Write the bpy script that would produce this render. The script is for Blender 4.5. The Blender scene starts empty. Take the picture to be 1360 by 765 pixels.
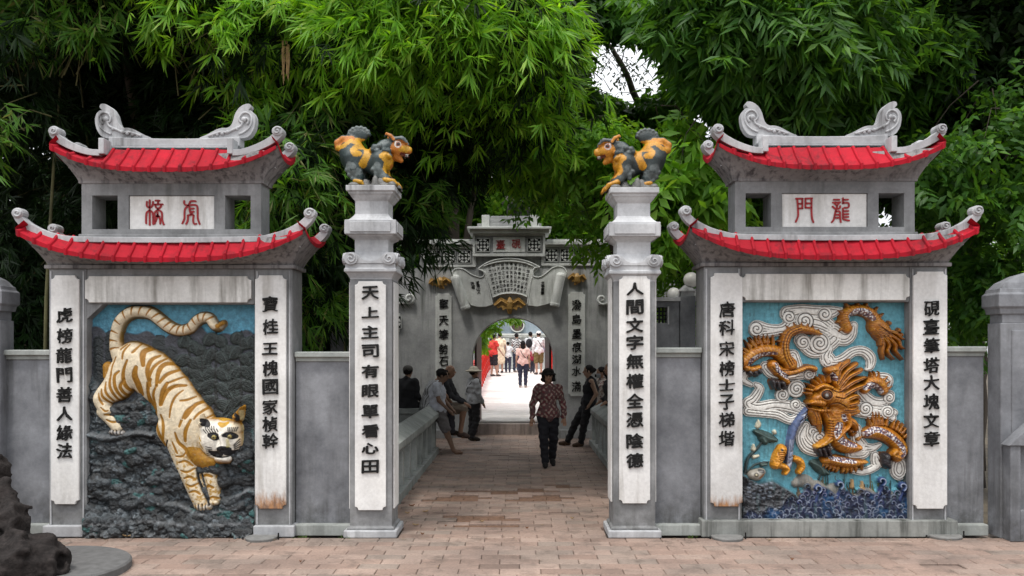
import bpy, math, random
import numpy as np
from mathutils import Vector, Matrix
random.seed(7); RNG = np.random.default_rng(7)
S = bpy.context.scene; COL = S.collection
F, U0, V0, H = 1150., 689., 465., 1.85          # focal length in photo pixels, vanishing point, eye height
# ---------------------------------------------------------------- camera
cd = bpy.data.cameras.new('camera'); cam = bpy.data.objects.new('camera', cd); COL.objects.link(cam)
cam.location = (0, 0, H); cam.rotation_euler = (math.radians(90), 0, 0)
cd.sensor_width = 36; cd.lens = F/1360*36
cd.shift_x = -(U0-680)/1360; cd.shift_y = (V0-382.5)/1360
cd.clip_start = .1; cd.clip_end = 3000
S.camera = cam
# ---------------------------------------------------------------- light: bright overcast day
SUN_EL, SUN_AZ = math.radians(68), math.radians(208)   # azimuth from +Y towards +X: behind and left of the camera
w = bpy.data.worlds.new('World'); S.world = w; w.use_nodes = True
nt = w.node_tree; nt.nodes.clear()
sky = nt.nodes.new('ShaderNodeTexSky'); sky.sky_type = 'NISHITA'; sky.sun_disc = False
sky.sun_elevation = SUN_EL; sky.sun_rotation = SUN_AZ; sky.air_density = 1.0; sky.dust_density = 4.0; sky.ozone_density = 1
mx = nt.nodes.new('ShaderNodeMixRGB'); mx.inputs[0].default_value = .85
# the cloud layer of an overcast day: three times brighter overhead than at the horizon
tc_ = nt.nodes.new('ShaderNodeTexCoord'); sp_ = nt.nodes.new('ShaderNodeSeparateXYZ'); nt.links.new(tc_.outputs['Generated'], sp_.inputs[0])
cr = nt.nodes.new('ShaderNodeValToRGB'); nt.links.new(sp_.outputs[2], cr.inputs[0])
cr.color_ramp.elements[0].color = (.31, .315, .32, 1); cr.color_ramp.elements[1].color = (1, 1, 1, 1)
sc_ = nt.nodes.new('ShaderNodeMixRGB'); sc_.blend_type = 'MULTIPLY'; sc_.inputs[0].default_value = 1; sc_.inputs[2].default_value = (17.5, 17.6, 17.8, 1)
nt.links.new(cr.outputs[0], sc_.inputs[1]); nt.links.new(sc_.outputs[0], mx.inputs[2])
bg = nt.nodes.new('ShaderNodeBackground'); bg.inputs[1].default_value = .12
wo = nt.nodes.new('ShaderNodeOutputWorld')
nt.links.new(sky.outputs[0], mx.inputs[1]); nt.links.new(mx.outputs[0], bg.inputs[0]); nt.links.new(bg.outputs[0], wo.inputs[0])
sl = bpy.data.lights.new('sun', 'SUN'); sl.energy = 1.5; sl.angle = math.radians(10); sl.color = (1, .95, .88)
so = bpy.data.objects.new('sun', sl); COL.objects.link(so)
sd = Vector((math.sin(SUN_AZ)*math.cos(SUN_EL), math.cos(SUN_AZ)*math.cos(SUN_EL), math.sin(SUN_EL)))
so.rotation_euler = sd.to_track_quat('Z', 'Y').to_euler(); so.location = sd*60
S.view_settings.view_transform = 'Standard'; S.view_settings.look = 'None'
S.view_settings.exposure = 0.45; S.view_settings.gamma = 1
S.cycles.max_bounces = 6; S.cycles.diffuse_bounces = 3; S.cycles.glossy_bounces = 2; S.cycles.transmission_bounces = 3
S.cycles.use_denoising = True; S.cycles.caustics_reflective = False; S.cycles.caustics_refractive = False
# ---------------------------------------------------------------- helpers
def X_(u, Y): return (u-U0)/F*Y
def Z_(v, Y): return H+(V0-v)/F*Y
def P(u, v, Y): return (X_(u, Y), Y, Z_(v, Y))
ORG = {}
def link(o, parent, org):
    COL.objects.link(o); ORG[o.name] = Vector(org)
    if parent is not None:
        o.parent = parent; o.location = Vector(org)-ORG[parent.name]
    else: o.location = org
    return o
def tag(o, label=None, cat=None, group=None, kind=None):
    if label: o['label'] = label
    if cat: o['category'] = cat
    if group: o['group'] = group
    if kind: o['kind'] = kind
    return o
def empty(name, loc, label, cat, group=None):
    o = bpy.data.objects.new(name, None); o.empty_display_size = .2; link(o, None, loc)
    return tag(o, label, cat, group)
def meshdata(name, v, f, mats, smooth=False, col=None, midx=None):
    me = bpy.data.meshes.new(name); me.from_pydata([tuple(a) for a in v], [], [tuple(int(i) for i in a) for a in f])
    for m in (mats if isinstance(mats, (list, tuple)) else [mats]): me.materials.append(m)
    if smooth: me.polygons.foreach_set('use_smooth', [True]*len(me.polygons))
    if midx is not None: me.polygons.foreach_set('material_index', midx)
    if col is not None: setcol(me, col)
    me.update(); return me
def setcol(me, col):
    a = me.color_attributes.new('Col', 'FLOAT_COLOR', 'POINT')
    c = np.ones((len(me.vertices), 4), np.float32); c[:, :3] = col; a.data.foreach_set('color', c.ravel())
def mk(name, v, f, m, parent=None, smooth=False, col=None, bevel=0, midx=None):
    v = np.array(v, float); c = (v.min(0)+v.max(0))/2
    if parent is None: c[2] = v[:, 2].min()
    me = meshdata(name, v-c, f, m, smooth, col, midx)
    o = bpy.data.objects.new(name, me); link(o, parent, c)
    if bevel:
        b = o.modifiers.new('bevel', 'BEVEL'); b.width = bevel; b.segments = 2; b.limit_method = 'ANGLE'; b.angle_limit = math.radians(40)
    return o
def fastmesh(name, V, Fq, m, parent=None, smooth=True, col=None, org=None, uni=3):
    """V (n,3), Fq (m,3|4) numpy"""
    V = np.asarray(V, np.float32); c = (V.min(0)+V.max(0))/2 if org is None else np.array(org)
    if parent is None and org is None: c[2] = V[:, 2].min()
    me = bpy.data.meshes.new(name); n = len(V); k = Fq.shape[1]
    me.vertices.add(n); me.vertices.foreach_set('co', (V-c).astype(np.float32).ravel())
    me.loops.add(len(Fq)*k); me.loops.foreach_set('vertex_index', Fq.astype(np.int32).ravel())
    me.polygons.add(len(Fq)); me.polygons.foreach_set('loop_start', np.arange(0, len(Fq)*k, k, dtype=np.int32))
    try: me.polygons.foreach_set('loop_total', np.full(len(Fq), k, np.int32))
    except Exception: pass
    if smooth: me.polygons.foreach_set('use_smooth', np.ones(len(Fq), bool))
    for a in (m if isinstance(m, (list, tuple)) else [m]): me.materials.append(a)
    me.update(calc_edges=True)
    if col is not None: setcol(me, col)
    o = bpy.data.objects.new(name, me); link(o, parent, c); return o
class MB:
    def __init__(s): s.v = []; s.f = []
    def add(s, v, f):
        n = len(s.v); s.v += [tuple(a) for a in v]; s.f += [tuple(i+n for i in a) for a in f]; return s
    def box(s, x0, x1, y0, y1, z0, z1):
        x0, x1 = sorted((x0, x1)); y0, y1 = sorted((y0, y1)); z0, z1 = sorted((z0, z1))
        return s.add([(x0,y0,z0),(x1,y0,z0),(x1,y1,z0),(x0,y1,z0),(x0,y0,z1),(x1,y0,z1),(x1,y1,z1),(x0,y1,z1)],
              [(0,3,2,1),(4,5,6,7),(0,1,5,4),(1,2,6,5),(2,3,7,6),(3,0,4,7)])
    def prism(s, poly, y0, y1):      # poly in (x,z), extruded along y
        a = sum(poly[i][0]*poly[(i+1) % len(poly)][1]-poly[(i+1) % len(poly)][0]*poly[i][1] for i in range(len(poly)))
        if a < 0: poly = poly[::-1]
        n = len(poly)
        return s.add([(x, y0, z) for x, z in poly]+[(x, y1, z) for x, z in poly],
              [tuple(range(n)), tuple(range(2*n-1, n-1, -1))]+[((i+1) % n, i, i+n, (i+1) % n+n) for i in range(n)])
    def loft(s, rings, cap=True):
        n = len(rings[0]); v = [p for r in rings for p in r]; f = []
        for k in range(len(rings)-1):
            for i in range(n): f.append((k*n+i, k*n+(i+1) % n, (k+1)*n+(i+1) % n, (k+1)*n+i))
        if cap: f.append(tuple(range(n-1, -1, -1))); f.append(tuple((len(rings)-1)*n+i for i in range(n)))
        return s.add(v, f)
    def sqlathe(s, cx, cy, prof):    # prof (z, half) bottom to top
        return s.loft([[(cx-h, cy-h, z), (cx+h, cy-h, z), (cx+h, cy+h, z), (cx-h, cy+h, z)] for z, h in prof])
    def lathe(s, cx, cy, prof, n=20):
        return s.loft([[(cx+r*math.cos(2*math.pi*i/n), cy+r*math.sin(2*math.pi*i/n), z) for i in range(n)] for z, r in prof])
    def tube(s, pts, r, n=6):
        pts = [Vector(p) for p in pts]; rings = []
        rr = r if isinstance(r, (list, tuple)) else [r]*len(pts)
        ref = Vector((0, 1, .01))
        for i, p in enumerate(pts):
            t = (pts[min(i+1, len(pts)-1)]-pts[max(i-1, 0)]).normalized()
            a = t.cross(ref)
            if a.length < .05: a = t.cross(Vector((1, 0, 0)))
            a.normalize(); b = a.cross(t)
            rings.append([p+(a*math.cos(2*math.pi*j/n)+b*math.sin(2*math.pi*j/n))*rr[i] for j in range(n)])
        return s.loft(rings)
    def mk(s, name, m, parent=None, **k): return mk(name, s.v, s.f, m, parent, **k)
def smoothline(pts, n=6, closed=False):
    """Catmull-Rom through tuples of any dimension"""
    p = np.array(pts, float); m = len(p); out = []
    for i in range(m if closed else m-1):
        a, b, c, d = (p[(i-1) % m], p[i], p[(i+1) % m], p[(i+2) % m]) if closed else (p[max(i-1, 0)], p[i], p[i+1], p[min(i+2, m-1)])
        for t in np.arange(n)/n:
            out.append(.5*((2*b)+(c-a)*t+(2*a-5*b+4*c-d)*t*t+(3*b-a-3*c+d)*t**3))
    if not closed: out.append(p[-1])
    return np.array(out)
# ---------------------------------------------------------------- materials
def newmat(name):
    m = bpy.data.materials.new(name); m.use_nodes = True; nt = m.node_tree
    return m, nt, nt.nodes['Principled BSDF']
def N(nt, t, **k):
    n = nt.nodes.new(t)
    for a, b in k.items():
        if a.startswith('i_'): n.inputs[a[2:].replace('_', ' ')].default_value = b
        else: setattr(n, a, b)
    return n
def ramp(nt, src, stops):
    r = nt.nodes.new('ShaderNodeValToRGB'); e = r.color_ramp.elements
    while len(e) < len(stops): e.new(.5)
    for k, (p, c) in enumerate(stops): e[k].position = p; e[k].color = (*c, 1) if len(c) == 3 else c
    nt.links.new(src, r.inputs[0]); return r.outputs[0]
def noise(nt, scale, detail=6, rough=.6, stretch=(1, 1, 1), obj=False):
    g = nt.nodes.new('ShaderNodeNewGeometry'); mp = nt.nodes.new('ShaderNodeMapping'); mp.inputs['Scale'].default_value = stretch
    nt.links.new(g.outputs['Position'], mp.inputs[0])
    n = N(nt, 'ShaderNodeTexNoise', i_Scale=scale, i_Detail=detail, i_Roughness=rough); nt.links.new(mp.outputs[0], n.inputs['Vector'])
    return n.outputs['Fac']
def mixc(nt, fac, a, b, mode='MIX'):
    m = nt.nodes.new('ShaderNodeMixRGB'); m.blend_type = mode
    for i, x in ((0, fac), (1, a), (2, b)):
        if hasattr(x, 'is_linked') or isinstance(x, bpy.types.NodeSocket): nt.links.new(x, m.inputs[i])
        else: m.inputs[i].default_value = x if i == 0 else (*x, 1)
    return m.outputs[0]
def bump(nt, bs, h, strength=.3, dist=.01):
    b = N(nt, 'ShaderNodeBump', i_Strength=strength, i_Distance=dist); nt.links.new(h, b.inputs['Height']); nt.links.new(b.outputs[0], bs.inputs['Normal'])
def plaster(name, dark, light, dirt=(.05, .05, .045), dirtamt=.6, streak=9, rough=.85, fine=.35, low=None, rust=None, pm=.42):
    """weathered lime or cement: mottled base, stain streaks running down, fine pits"""
    m, nt, bs = newmat(name)
    base = ramp(nt, noise(nt, 2.2, 8, .65), [(.3, dark), (.7, light)])
    g = ramp(nt, noise(nt, 30, 4, .6), [(.3, (.89,)*3), (.7, (1.05,)*3)])
    big = ramp(nt, noise(nt, .7, 5, .6), [(.32, (.74, .74, .75)), (.66, (1.1, 1.1, 1.1))])
    c = mixc(nt, 1, mixc(nt, 1, base, g, 'MULTIPLY'), big, 'MULTIPLY')
    st = noise(nt, streak, 5, .6, (1, 1, .09)); patch = noise(nt, 1.3, 4, .5)
    a = ramp(nt, st, [(.47, (0,)*3), (.68, (1,)*3)]); b = ramp(nt, patch, [(pm, (0,)*3), (pm+.2, (1,)*3)])
    k = mixc(nt, 1, a, b, 'MULTIPLY')
    k2 = mixc(nt, 1, k, (dirtamt,)*3, 'MULTIPLY')
    c = mixc(nt, k2, c, dirt)
    if low:   # splash dirt and algae close to the ground
        gg = nt.nodes.new('ShaderNodeNewGeometry'); sx = nt.nodes.new('ShaderNodeSeparateXYZ'); nt.links.new(gg.outputs['Position'], sx.inputs[0])
        mr = N(nt, 'ShaderNodeMapRange', i_From_Min=low, i_From_Max=0.0); nt.links.new(sx.outputs[2], mr.inputs[0])
        nn = ramp(nt, noise(nt, 6, 6, .7), [(.4, (0,)*3), (.66, (.75,)*3)])
        c = mixc(nt, mixc(nt, 1, mr.outputs[0], nn, 'MULTIPLY'), c, (.035, .035, .028))
    if rust:  # iron water has run down the foot of this panel
        gg = nt.nodes.new('ShaderNodeNewGeometry'); sx = nt.nodes.new('ShaderNodeSeparateXYZ'); nt.links.new(gg.outputs['Position'], sx.inputs[0])
        mr = N(nt, 'ShaderNodeMapRange', i_From_Min=rust[1], i_From_Max=rust[0]); nt.links.new(sx.outputs[2], mr.inputs[0])
        nn = noise(nt, 22, 6, .7, (1, 1, .25)); ad = nt.nodes.new('ShaderNodeMath'); ad.operation = 'MULTIPLY_ADD'; nt.links.new(mr.outputs[0], ad.inputs[0]); ad.inputs[1].default_value = .62; nt.links.new(nn, ad.inputs[2])
        k3 = ramp(nt, ad.outputs[0], [(.66, (0,)*3), (.84, (.45,)*3), (1, (.9,)*3)])
        c = mixc(nt, k3, c, ramp(nt, noise(nt, 30, 5, .7, (1, 1, .4)), [(.35, (.10, .045, .02)), (.6, (.36, .16, .045))]))
    nt.links.new(c, bs.inputs['Base Color']); bs.inputs['Roughness'].default_value = rough; bs.inputs['Specular IOR Level'].default_value = .25
    bump(nt, bs, noise(nt, 55, 6, .7), fine, .006)
    return m
def simple(name, c, rough=.6, var=.25, sc=20, bmp=.15, metal=0, spec=.5):
    m, nt, bs = newmat(name)
    d = tuple(x*(1-var) for x in c); l = tuple(min(1, x*(1+var)) for x in c)
    nt.links.new(ramp(nt, noise(nt, sc, 6, .6), [(.3, d), (.7, l)]), bs.inputs['Base Color'])
    bs.inputs['Roughness'].default_value = rough; bs.inputs['Metallic'].default_value = metal
    bs.inputs['Specular IOR Level'].default_value = spec
    bump(nt, bs, noise(nt, sc*3, 4, .6), bmp, .004); return m
def vcol(name, rough=.5, var=.22, sc=40, bmp=.35, spec=.4, dist=.006):
    m, nt, bs = newmat(name); a = N(nt, 'ShaderNodeVertexColor', layer_name='Col')
    g = ramp(nt, noise(nt, sc, 6, .65), [(.3, (1-var,)*3), (.7, (1+var*.5,)*3)])
    nt.links.new(mixc(nt, 1, a.outputs[0], g, 'MULTIPLY'), bs.inputs['Base Color']); bs.inputs['Roughness'].default_value = rough
    bs.inputs['Specular IOR Level'].default_value = spec
    bump(nt, bs, noise(nt, sc*1.7, 5, .65), bmp, dist); return m
def leafmat(name, cols, trans=.45, rough=.45, spec=.35):
    m, nt, bs = newmat(name)
    g = nt.nodes.new('ShaderNodeNewGeometry')
    c = ramp(nt, g.outputs['Random Per Island'], [(i/(len(cols)-1), k) for i, k in enumerate(cols)])
    nt.links.new(c, bs.inputs['Base Color']); bs.inputs['Roughness'].default_value = rough; bs.inputs['Specular IOR Level'].default_value = spec
    tr = nt.nodes.new('ShaderNodeBsdfTranslucent'); nt.links.new(mixc(nt, 1, c, (1.5, 1.35, .5), 'MULTIPLY'), tr.inputs[0])
    ms = nt.nodes.new('ShaderNodeMixShader'); ms.inputs[0].default_value = trans
    nt.links.new(bs.outputs[0], ms.inputs[1]); nt.links.new(tr.outputs[0], ms.inputs[2])
    nt.links.new(ms.outputs[0], nt.nodes['Material Output'].inputs['Surface']); return m
M = dict(
 grey=plaster('grey_cement', (.155,.16,.165), (.32,.325,.33), (.07,.072,.07), .6, low=.45),
 wall=plaster('wall_cement', (.115,.12,.132), (.275,.285,.305), (.06,.06,.06), .7, low=.6),
 trim=plaster('trim_lime', (.33,.34,.355), (.56,.57,.585), (.07,.07,.07), .85),
 white=plaster('white_lime', (.66,.65,.63), (.80,.80,.79), (.20,.18,.15), .6),
 rustL=plaster('rusty_white_lime', (.62,.61,.59), (.78,.78,.77), (.20,.18,.15), .55, rust=(.27, .52)),
 rustR=plaster('rusty_white_lime_right', (.62,.61,.59), (.78,.78,.77), (.20,.18,.15), .55, rust=(.27, .46)),
 plinth=plaster('stained_plinth', (.20,.21,.20), (.34,.35,.33), (.02,.022,.018), .95, 7, pm=.3),
 cove=plaster('cove_cement', (.17,.165,.165), (.31,.30,.30), (.05,.045,.05), .9, 20, pm=.2),
 fargrey=plaster('far_gate_cement', (.27,.28,.28), (.46,.47,.465), (.10,.11,.10), .8),
 fartrim=plaster('far_gate_trim', (.50,.52,.50), (.70,.72,.69), (.14,.15,.13), .6),
 rail=plaster('rail_cement', (.22,.24,.23), (.40,.42,.40), (.1,.1,.09), .6),
 red=plaster('red_painted_tile', (.29,.003,.012), (.46,.006,.022), (.05,.008,.012), .7, 16, .8, .3, pm=.38),
 ink=simple('black_paint', (.012,.012,.012), .75, .3, 30, .3, 0, .2),
 redink=simple('red_paint', (.27,.008,.012), .6, .2),
 lintel=plaster('streaked_white_lime', (.60,.59,.56), (.78,.78,.76), (.13,.12,.10), .85, 7, pm=.25),
 dark=simple('flat_dark', (.015,.017,.016), .9, .3),
 gold=simple('gold_ochre', (.33,.19,.045), .5, .45, 30, .4),
)
# ================================================================ lettering
def glyph(name, ch, cx, y, cz, w, h, m, parent, depth=.008, bold=.012, seed=0, rough=.02):
    """one raised character facing the viewer, brush-heavy; cx, cz its centre, w x h its box"""
    cu = bpy.data.curves.new('t', 'FONT'); cu.body = ch; cu.size = 1; cu.extrude = .02; cu.resolution_u = 2
    o = bpy.data.objects.new('t', cu); COL.objects.link(o)
    me = bpy.data.meshes.new_from_object(o.evaluated_get(bpy.context.evaluated_depsgraph_get()))
    bpy.data.objects.remove(o); bpy.data.curves.remove(cu)
    n = len(me.vertices); c = np.zeros(n*3, np.float32); me.vertices.foreach_get('co', c); c = c.reshape(-1, 3)
    lo, hi = c.min(0), c.max(0); q = (c-(lo+hi)/2)/np.maximum(hi-lo, .3)
    r = np.random.default_rng(seed+ord(ch)); a = r.uniform(0, 6.28, 6)
    dx = rough*(np.sin(q[:, 1]*9+a[0])+.6*np.sin(q[:, 0]*14+a[1])); dz = rough*(np.sin(q[:, 0]*8+a[2])+.6*np.sin(q[:, 1]*15+a[3]))
    # a loaded brush: the strokes are laid down three or four times, a little apart and a little proud of each other
    offs = [(-bold, 0), (bold, 0), (0, bold), (0, -bold)] if bold > .008 else [(0, 0)]
    fs = [tuple(p.vertices) for p in me.polygons]; V, Fs = [], []
    for k, (ox, oz) in enumerate(offs):
        V.append(np.stack([(q[:, 0]*(1-bold)+dx+ox)*w, np.where(c[:, 2] > 0, -depth*.5-k*.0011, depth*.5), (q[:, 1]*(1-bold)+dz+oz+.06*q[:, 0])*h], 1))
        Fs += [tuple(i+k*n for i in f) for f in fs]
    bpy.data.meshes.remove(me); me = meshdata(name, np.concatenate(V), Fs, m)
    g = bpy.data.objects.new(name, me); link(g, parent, (cx, y-depth*.5, cz)); return g
def strokes(name, lines, wid, y, m, parent, depth=.01):
    """hand drawn character from (u,v) polylines already in metres; rounded ribbons joined"""
    mb = MB()
    for ln in lines:
        p = smoothline([(a[0], a[1]) for a in ln], 4) if len(ln) > 2 else np.array(ln, float)
        L, R = [], []
        for i in range(len(p)):
            t = p[min(i+1, len(p)-1)]-p[max(i-1, 0)]; t = t/(np.hypot(*t)+1e-9); nn = np.array([-t[1], t[0]])*wid/2
            L.append(p[i]+nn); R.append(p[i]-nn)
        for i in range(len(p)-1):
            mb.prism([tuple(L[i]), tuple(L[i+1]), tuple(R[i+1]), tuple(R[i])], y-depth, y)
        for e in (0, -1):
            mb.prism([(p[e][0]+wid/2*math.cos(k*math.pi/4), p[e][1]+wid/2*math.sin(k*math.pi/4)) for k in range(8)], y-depth*.98, y)
    return mb.mk(name, m, parent)
def notched(x0, x1, z0, z1, c):
    """panel outline with its corners cut in a small hollow curve"""
    o = []
    for (x, z, sx, sz, flip) in ((x0, z0, 1, 1, 0), (x1, z0, -1, 1, 1), (x1, z1, -1, -1, 0), (x0, z1, 1, -1, 1)):
        a = [(x+sx*c*math.cos(t)*1, z+sz*c*math.sin(t)) for t in (0, math.pi/6, math.pi/3, math.pi/2)]
        a = [(x+sx*c*.15*1+sx*c*.85*math.cos(t)-0, z+sz*c*.15+sz*c*.85*math.sin(t)) for t in (0, math.pi/6, math.pi/3, math.pi/2)]
        a = [(x+sx*c, z)]+a+[(x, z+sz*c)]
        o += a[::-1] if not flip else a
    return o
YG = 8.61; SC = YG/F
def spiral_pts(cx, cz, r, turns, a0, sgn=1, n=22, k=1.0):
    return [(cx+r*(1-.85*(i/n))*math.cos(a0+sgn*turns*2*math.pi*i/n), cz+r*(1-.85*(i/n))*math.sin(a0+sgn*turns*2*math.pi*i/n)) for i in range(n+1)]
# ================================================================ gate towers
LCH = {'L': ('虎榜龍門善人緣法', '寶桂王槐國家楨幹'), 'R': ('唐科宋榜士子梯堦', '硯臺筆塔大塊文章')}
def tower(side):
    L = side == 'L'; cu = 226.5 if L else 1096.5; CX = X_(cu, YG); dv = 0 if L else -3; mir = 1 if L else -1
    T = empty('gate_tower', (CX, YG+.2, 0), 'grey and white gate tower with two red roofs and a tiger relief' if L else
              'grey and white gate tower with two red roofs and a dragon relief', 'gate tower', 'painted gate towers either side of the bridge')
    def R(u): return u*SC                       # px in the tower's front plane -> metres from its axis
    def z(v, Y=YG): return Z_(v+(dv if v < 700 else 0), Y)
    def q(u, v, Y):                              # a pixel of the left tower at depth Y -> local x, z (mirrored for the right tower)
        return ((u-U0)/F*Y-X_(226.5, YG))*mir, z(v, Y)
    class W(MB):
        def mk(s, name, m, parent=T, **k):
            s.v = [(a+CX, b, c) for a, b, c in s.v]; return MB.mk(s, name, m, parent, **k)
    y0, y1 = YG, YG+.40
    # piers, lintel, back slab
    for s in (-1, 1):
        W().box(s*R(161.5), s*R(111.5), y0, y1, 0, z(357)).mk('pier', M['grey'], bevel=.008)
    W().box(-R(111.3), R(111.3), y0+.004, y1-.01, z(404), z(357)).mk('lintel', M['grey'], bevel=.006)
    W().box(-R(111.3), R(111.3), y0+.13, y1-.02, 0, z(404)-.002).mk('back_slab', M['grey'])
    c = R(16)
    for s in ((-1,) if L else ()):
        W().prism([(s*R(111.3), z(404)), (s*(R(111.3)-c*1.3), z(404)), (s*R(111.3), z(404)-c*1.2)], y0+.008, y0+.128).mk('corner_bracket', M['grey'])
    for s in (-1, 1):   # thin raised fillets beside the plaques
        for uu in (115.2, 158.5):
            W().box(s*R(uu)-.008, s*R(uu)+.008, y0-.012, y0-.001, z(697), z(360)).mk('fillet', M['trim'], bevel=.004)
    # plinth
    if L:
        W().box(-R(166), -R(111.8), y0-.06, y1+.03, 0, z(697)).mk('plinth', M['trim'], bevel=.01)
        W().box(R(111.8), R(166), y0-.06, y1+.03, 0, z(697)).mk('plinth', M['trim'], bevel=.01)
    else:
        W().box(-R(166), R(172), y0-.06, y1+.03, 0, z(693)).mk('plinth', M['plinth'], bevel=.01)
    # inscription plaques
    pl = ((-156.5, -119.5, 366, 669), (113.5, 154.5, 366, 675)) if L else ((-153.5, -111.5, 366, 675), (114.5, 159.5, 364, 678))
    chv = ((419, 446, 472, 498, 524, 549, 574, 598) if L else (411, 435, 463, 489, 511, 534, 557, 582)), \
          ((404, 434, 463, 489, 513, 540, 563, 585) if L else (410, 434, 459, 485, 508, 533, 558, 582))
    for k, (a, b, va, vb) in enumerate(pl):
        m = W().prism(notched(R(a), R(b), z(vb), z(va), R(5)), y0-.035, y0-.002); p = m.mk('inscription_plaque', M['rustL'] if (L and k == 1) else M['rustR'] if (not L and k == 0) else M['white'], bevel=.005)
        text = LCH[side][k]; vs = chv[k]
        if not (L and k == 0): vs = [x if L else x+3+ (0) for x in vs]
        vs = [x for x in vs]
        cxs = {('L', 0): 88.5, ('L', 1): 360.5, ('R', 0): 964, ('R', 1): 1234.5}[(side, k)]
        for ch, v in zip(text, vs):
            gw = .175; gh = .155 if ch not in '士王' else .12
            if ch in '人': gh = .14
            glyph('character', ch, X_(cxs, YG), y0-.035, Z_(v-(0 if L else 3), YG), gw*.86, gh*.96, M['ink'], p, .014, .017, v, .028)
    W().prism(notched(R(-112), R(108) if L else R(110), z(402), z(367), R(5)), y0-.03, y0+.002).mk('lintel_panel', M['lintel'], bevel=.005)
    # cornice under the cove
    W().box(-R(166), R(166), y0-.03, y1+.03, z(357), z(352)).mk('cornice', M['cove'], bevel=.006)
    # ---- roofs
    def roof(hwb, vb, yb0, yb1, hwe, ov, vc, vt, topv, pw, band, name2, ntile, splitx=None):
        """cove + tiles. hwb body half width, vb its top; eave half width hwe overhang ov, centre v vc, tip v vt"""
        yf, yk = yb0-ov, yb1+ov; ym = (yb0+yb1)/2
        def ze(x, Y=None):
            t = min(1, abs(x)/hwe); zc, zt = z(vc, yf), z(vt, yf); return zc+(zt-zc)*t**pw
        zt = ze(hwe)
        def ring(k, sink=0):                    # k = 0 body, 1 eave; hollow curve between
            g = k**1.2
            out = []; nx, ny = 28, 6
            def pt(x, y, ex, ey, ez): return (x+(ex-x)*g, y+(ey-y)*g, z(vb)+(ez-z(vb))*k)
            for i in range(nx): t = -1+2*i/nx; out.append(pt(hwb*t, yb0, hwe*t, yf, ze(hwe*t)-sink))
            for i in range(ny): t = i/ny; out.append(pt(hwb, yb0+(yb1-yb0)*t, hwe, yf+(yk-yf)*t, zt-.10*(1-abs(2*t-1)**2)-sink))
            for i in range(nx): t = 1-2*i/nx; out.append(pt(hwb*t, yb1, hwe*t, yk, ze(hwe*t)-sink))
            for i in range(ny): t = 1-i/ny; out.append(pt(-hwb, yb0+(yb1-yb0)*t, -hwe, yf+(yk-yf)*t, zt-.10*(1-abs(2*t-1)**2)-sink))
            return out
        m = W(); m.loft([ring(k) for k in (0, .15, .35, .55, .75, .9, 1)], True); o = m.mk(name2+'cove', M['cove'], smooth=False)
        # white eave lip
        # tiles: front and back
        def ztop(x):
            t = abs(x)/hwe
            if splitx and abs(x) < splitx: return z(topv[0], YG)
            s0 = (splitx or 0)/hwe; k = (t-s0)/(1-s0) if t > s0 else 0
            a = z(topv[1], YG); return a+(ze(hwe)+.055-a)*k**(pw*.9)
        xs = np.linspace(-hwe*.985, hwe*.985, ntile+1)
        if splitx: e = hwe*.985; xs = np.concatenate([np.linspace(-e, -splitx, 4), np.linspace(-splitx, splitx, ntile-5)[1:], np.linspace(splitx, e, 4)[1:]])
        for back in (0, 1):
            for i in range(len(xs)-1):
                xa, xb = xs[i], xs[i+1]; V = []; fr = [(0, -.004), (.03, .022), (.12, .031), (.20, .024), (.235, .004), (.6, .0), (1, -.004)]
                if mir < 0: fr = [(1-a, b) for a, b in fr][::-1]
                rows = [(0, 0), (.5, 0), (1, 0)]
                for (r, _) in rows:
                    for (a, b) in fr:
                        x = xa+(xb-xa)*a; split = splitx and abs((xa+xb)/2) < splitx
                        zt_ = z(topv[0], YG) if split else min(ztop(x), z(topv[1], YG)+1) if not splitx else (z(topv[0], YG) if split else ztop(max(abs(x), splitx+1e-3)))
                        yt = yf+(.20 if split else .13)
                        if not splitx: yt = yf+.13
                        x2 = x*(1-.012*r); zz = ze(x)+.012+(zt_-ze(x)-.012)*r+.010*math.sin(r*math.pi)*-1
                        V.append((x2, yf-.018+(yt-yf+.018)*r-b*.9, zz+b*.45))
                nf = len(fr); Fc = []
                for r in range(2):
                    for a in range(nf-1): Fc.append((r*nf+a, r*nf+a+1, (r+1)*nf+a+1, (r+1)*nf+a))
                base = len(V)                     # the lip hangs below the eave, with a scalloped edge
                for (a, b) in fr:
                    x = xa+(xb-xa)*a; V.append((x, yf-.016-b*.9, ze(x)-.024-.008*math.sin(a*math.pi)-b*.35))
                for a in range(nf-1): Fc.append((base+a, base+a+1, a+1, a))
                base2 = len(V)
                for (a, b) in fr:
                    x = xa+(xb-xa)*a; V.append((x, yf+.02, ze(x)-.02))
                for a in range(nf-1): Fc.append((base2+a, base2+a+1, base+a+1, base+a))
                if back: V = [(x, yb0+yb1-y, zz) for x, y, zz in V]
                mm = W(); mm.add(V, Fc)
                mm.mk('roof_tile', M['red'])
        # red end slopes
        for s in (-1, 1):
            ys = np.linspace(yf, yk, 9); ro, ri = [], []
            for y in ys:
                t = (y-yf)/(yk-yf); e = zt-.10*(1-abs(2*t-1)**2)
                ro += [(s*hwe*1.0, y, e-.01), (s*hwe*1.0, y, e+.03)]; ri.append((s*hwe*.94, y, e+.10))
            V = ro+ri; Fc = []
            for i in range(8): Fc += [(2*i, 2*i+2, 2*i+3, 2*i+1), (2*i+1, 2*i+3, 18+i+1, 18+i)]
            mm = W(); mm.add(V, Fc); mm.mk('end_slope', M['red'])
        return ze, zt, yf, yk, ztop
    # lower roof
    hw1 = R(187)
    ze, zt, yf, yk, ztop = roof(R(163), 352, y0, y1, hw1, .25, 344, 306, (322, 322), 3, None, 'lower_', 18)
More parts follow.
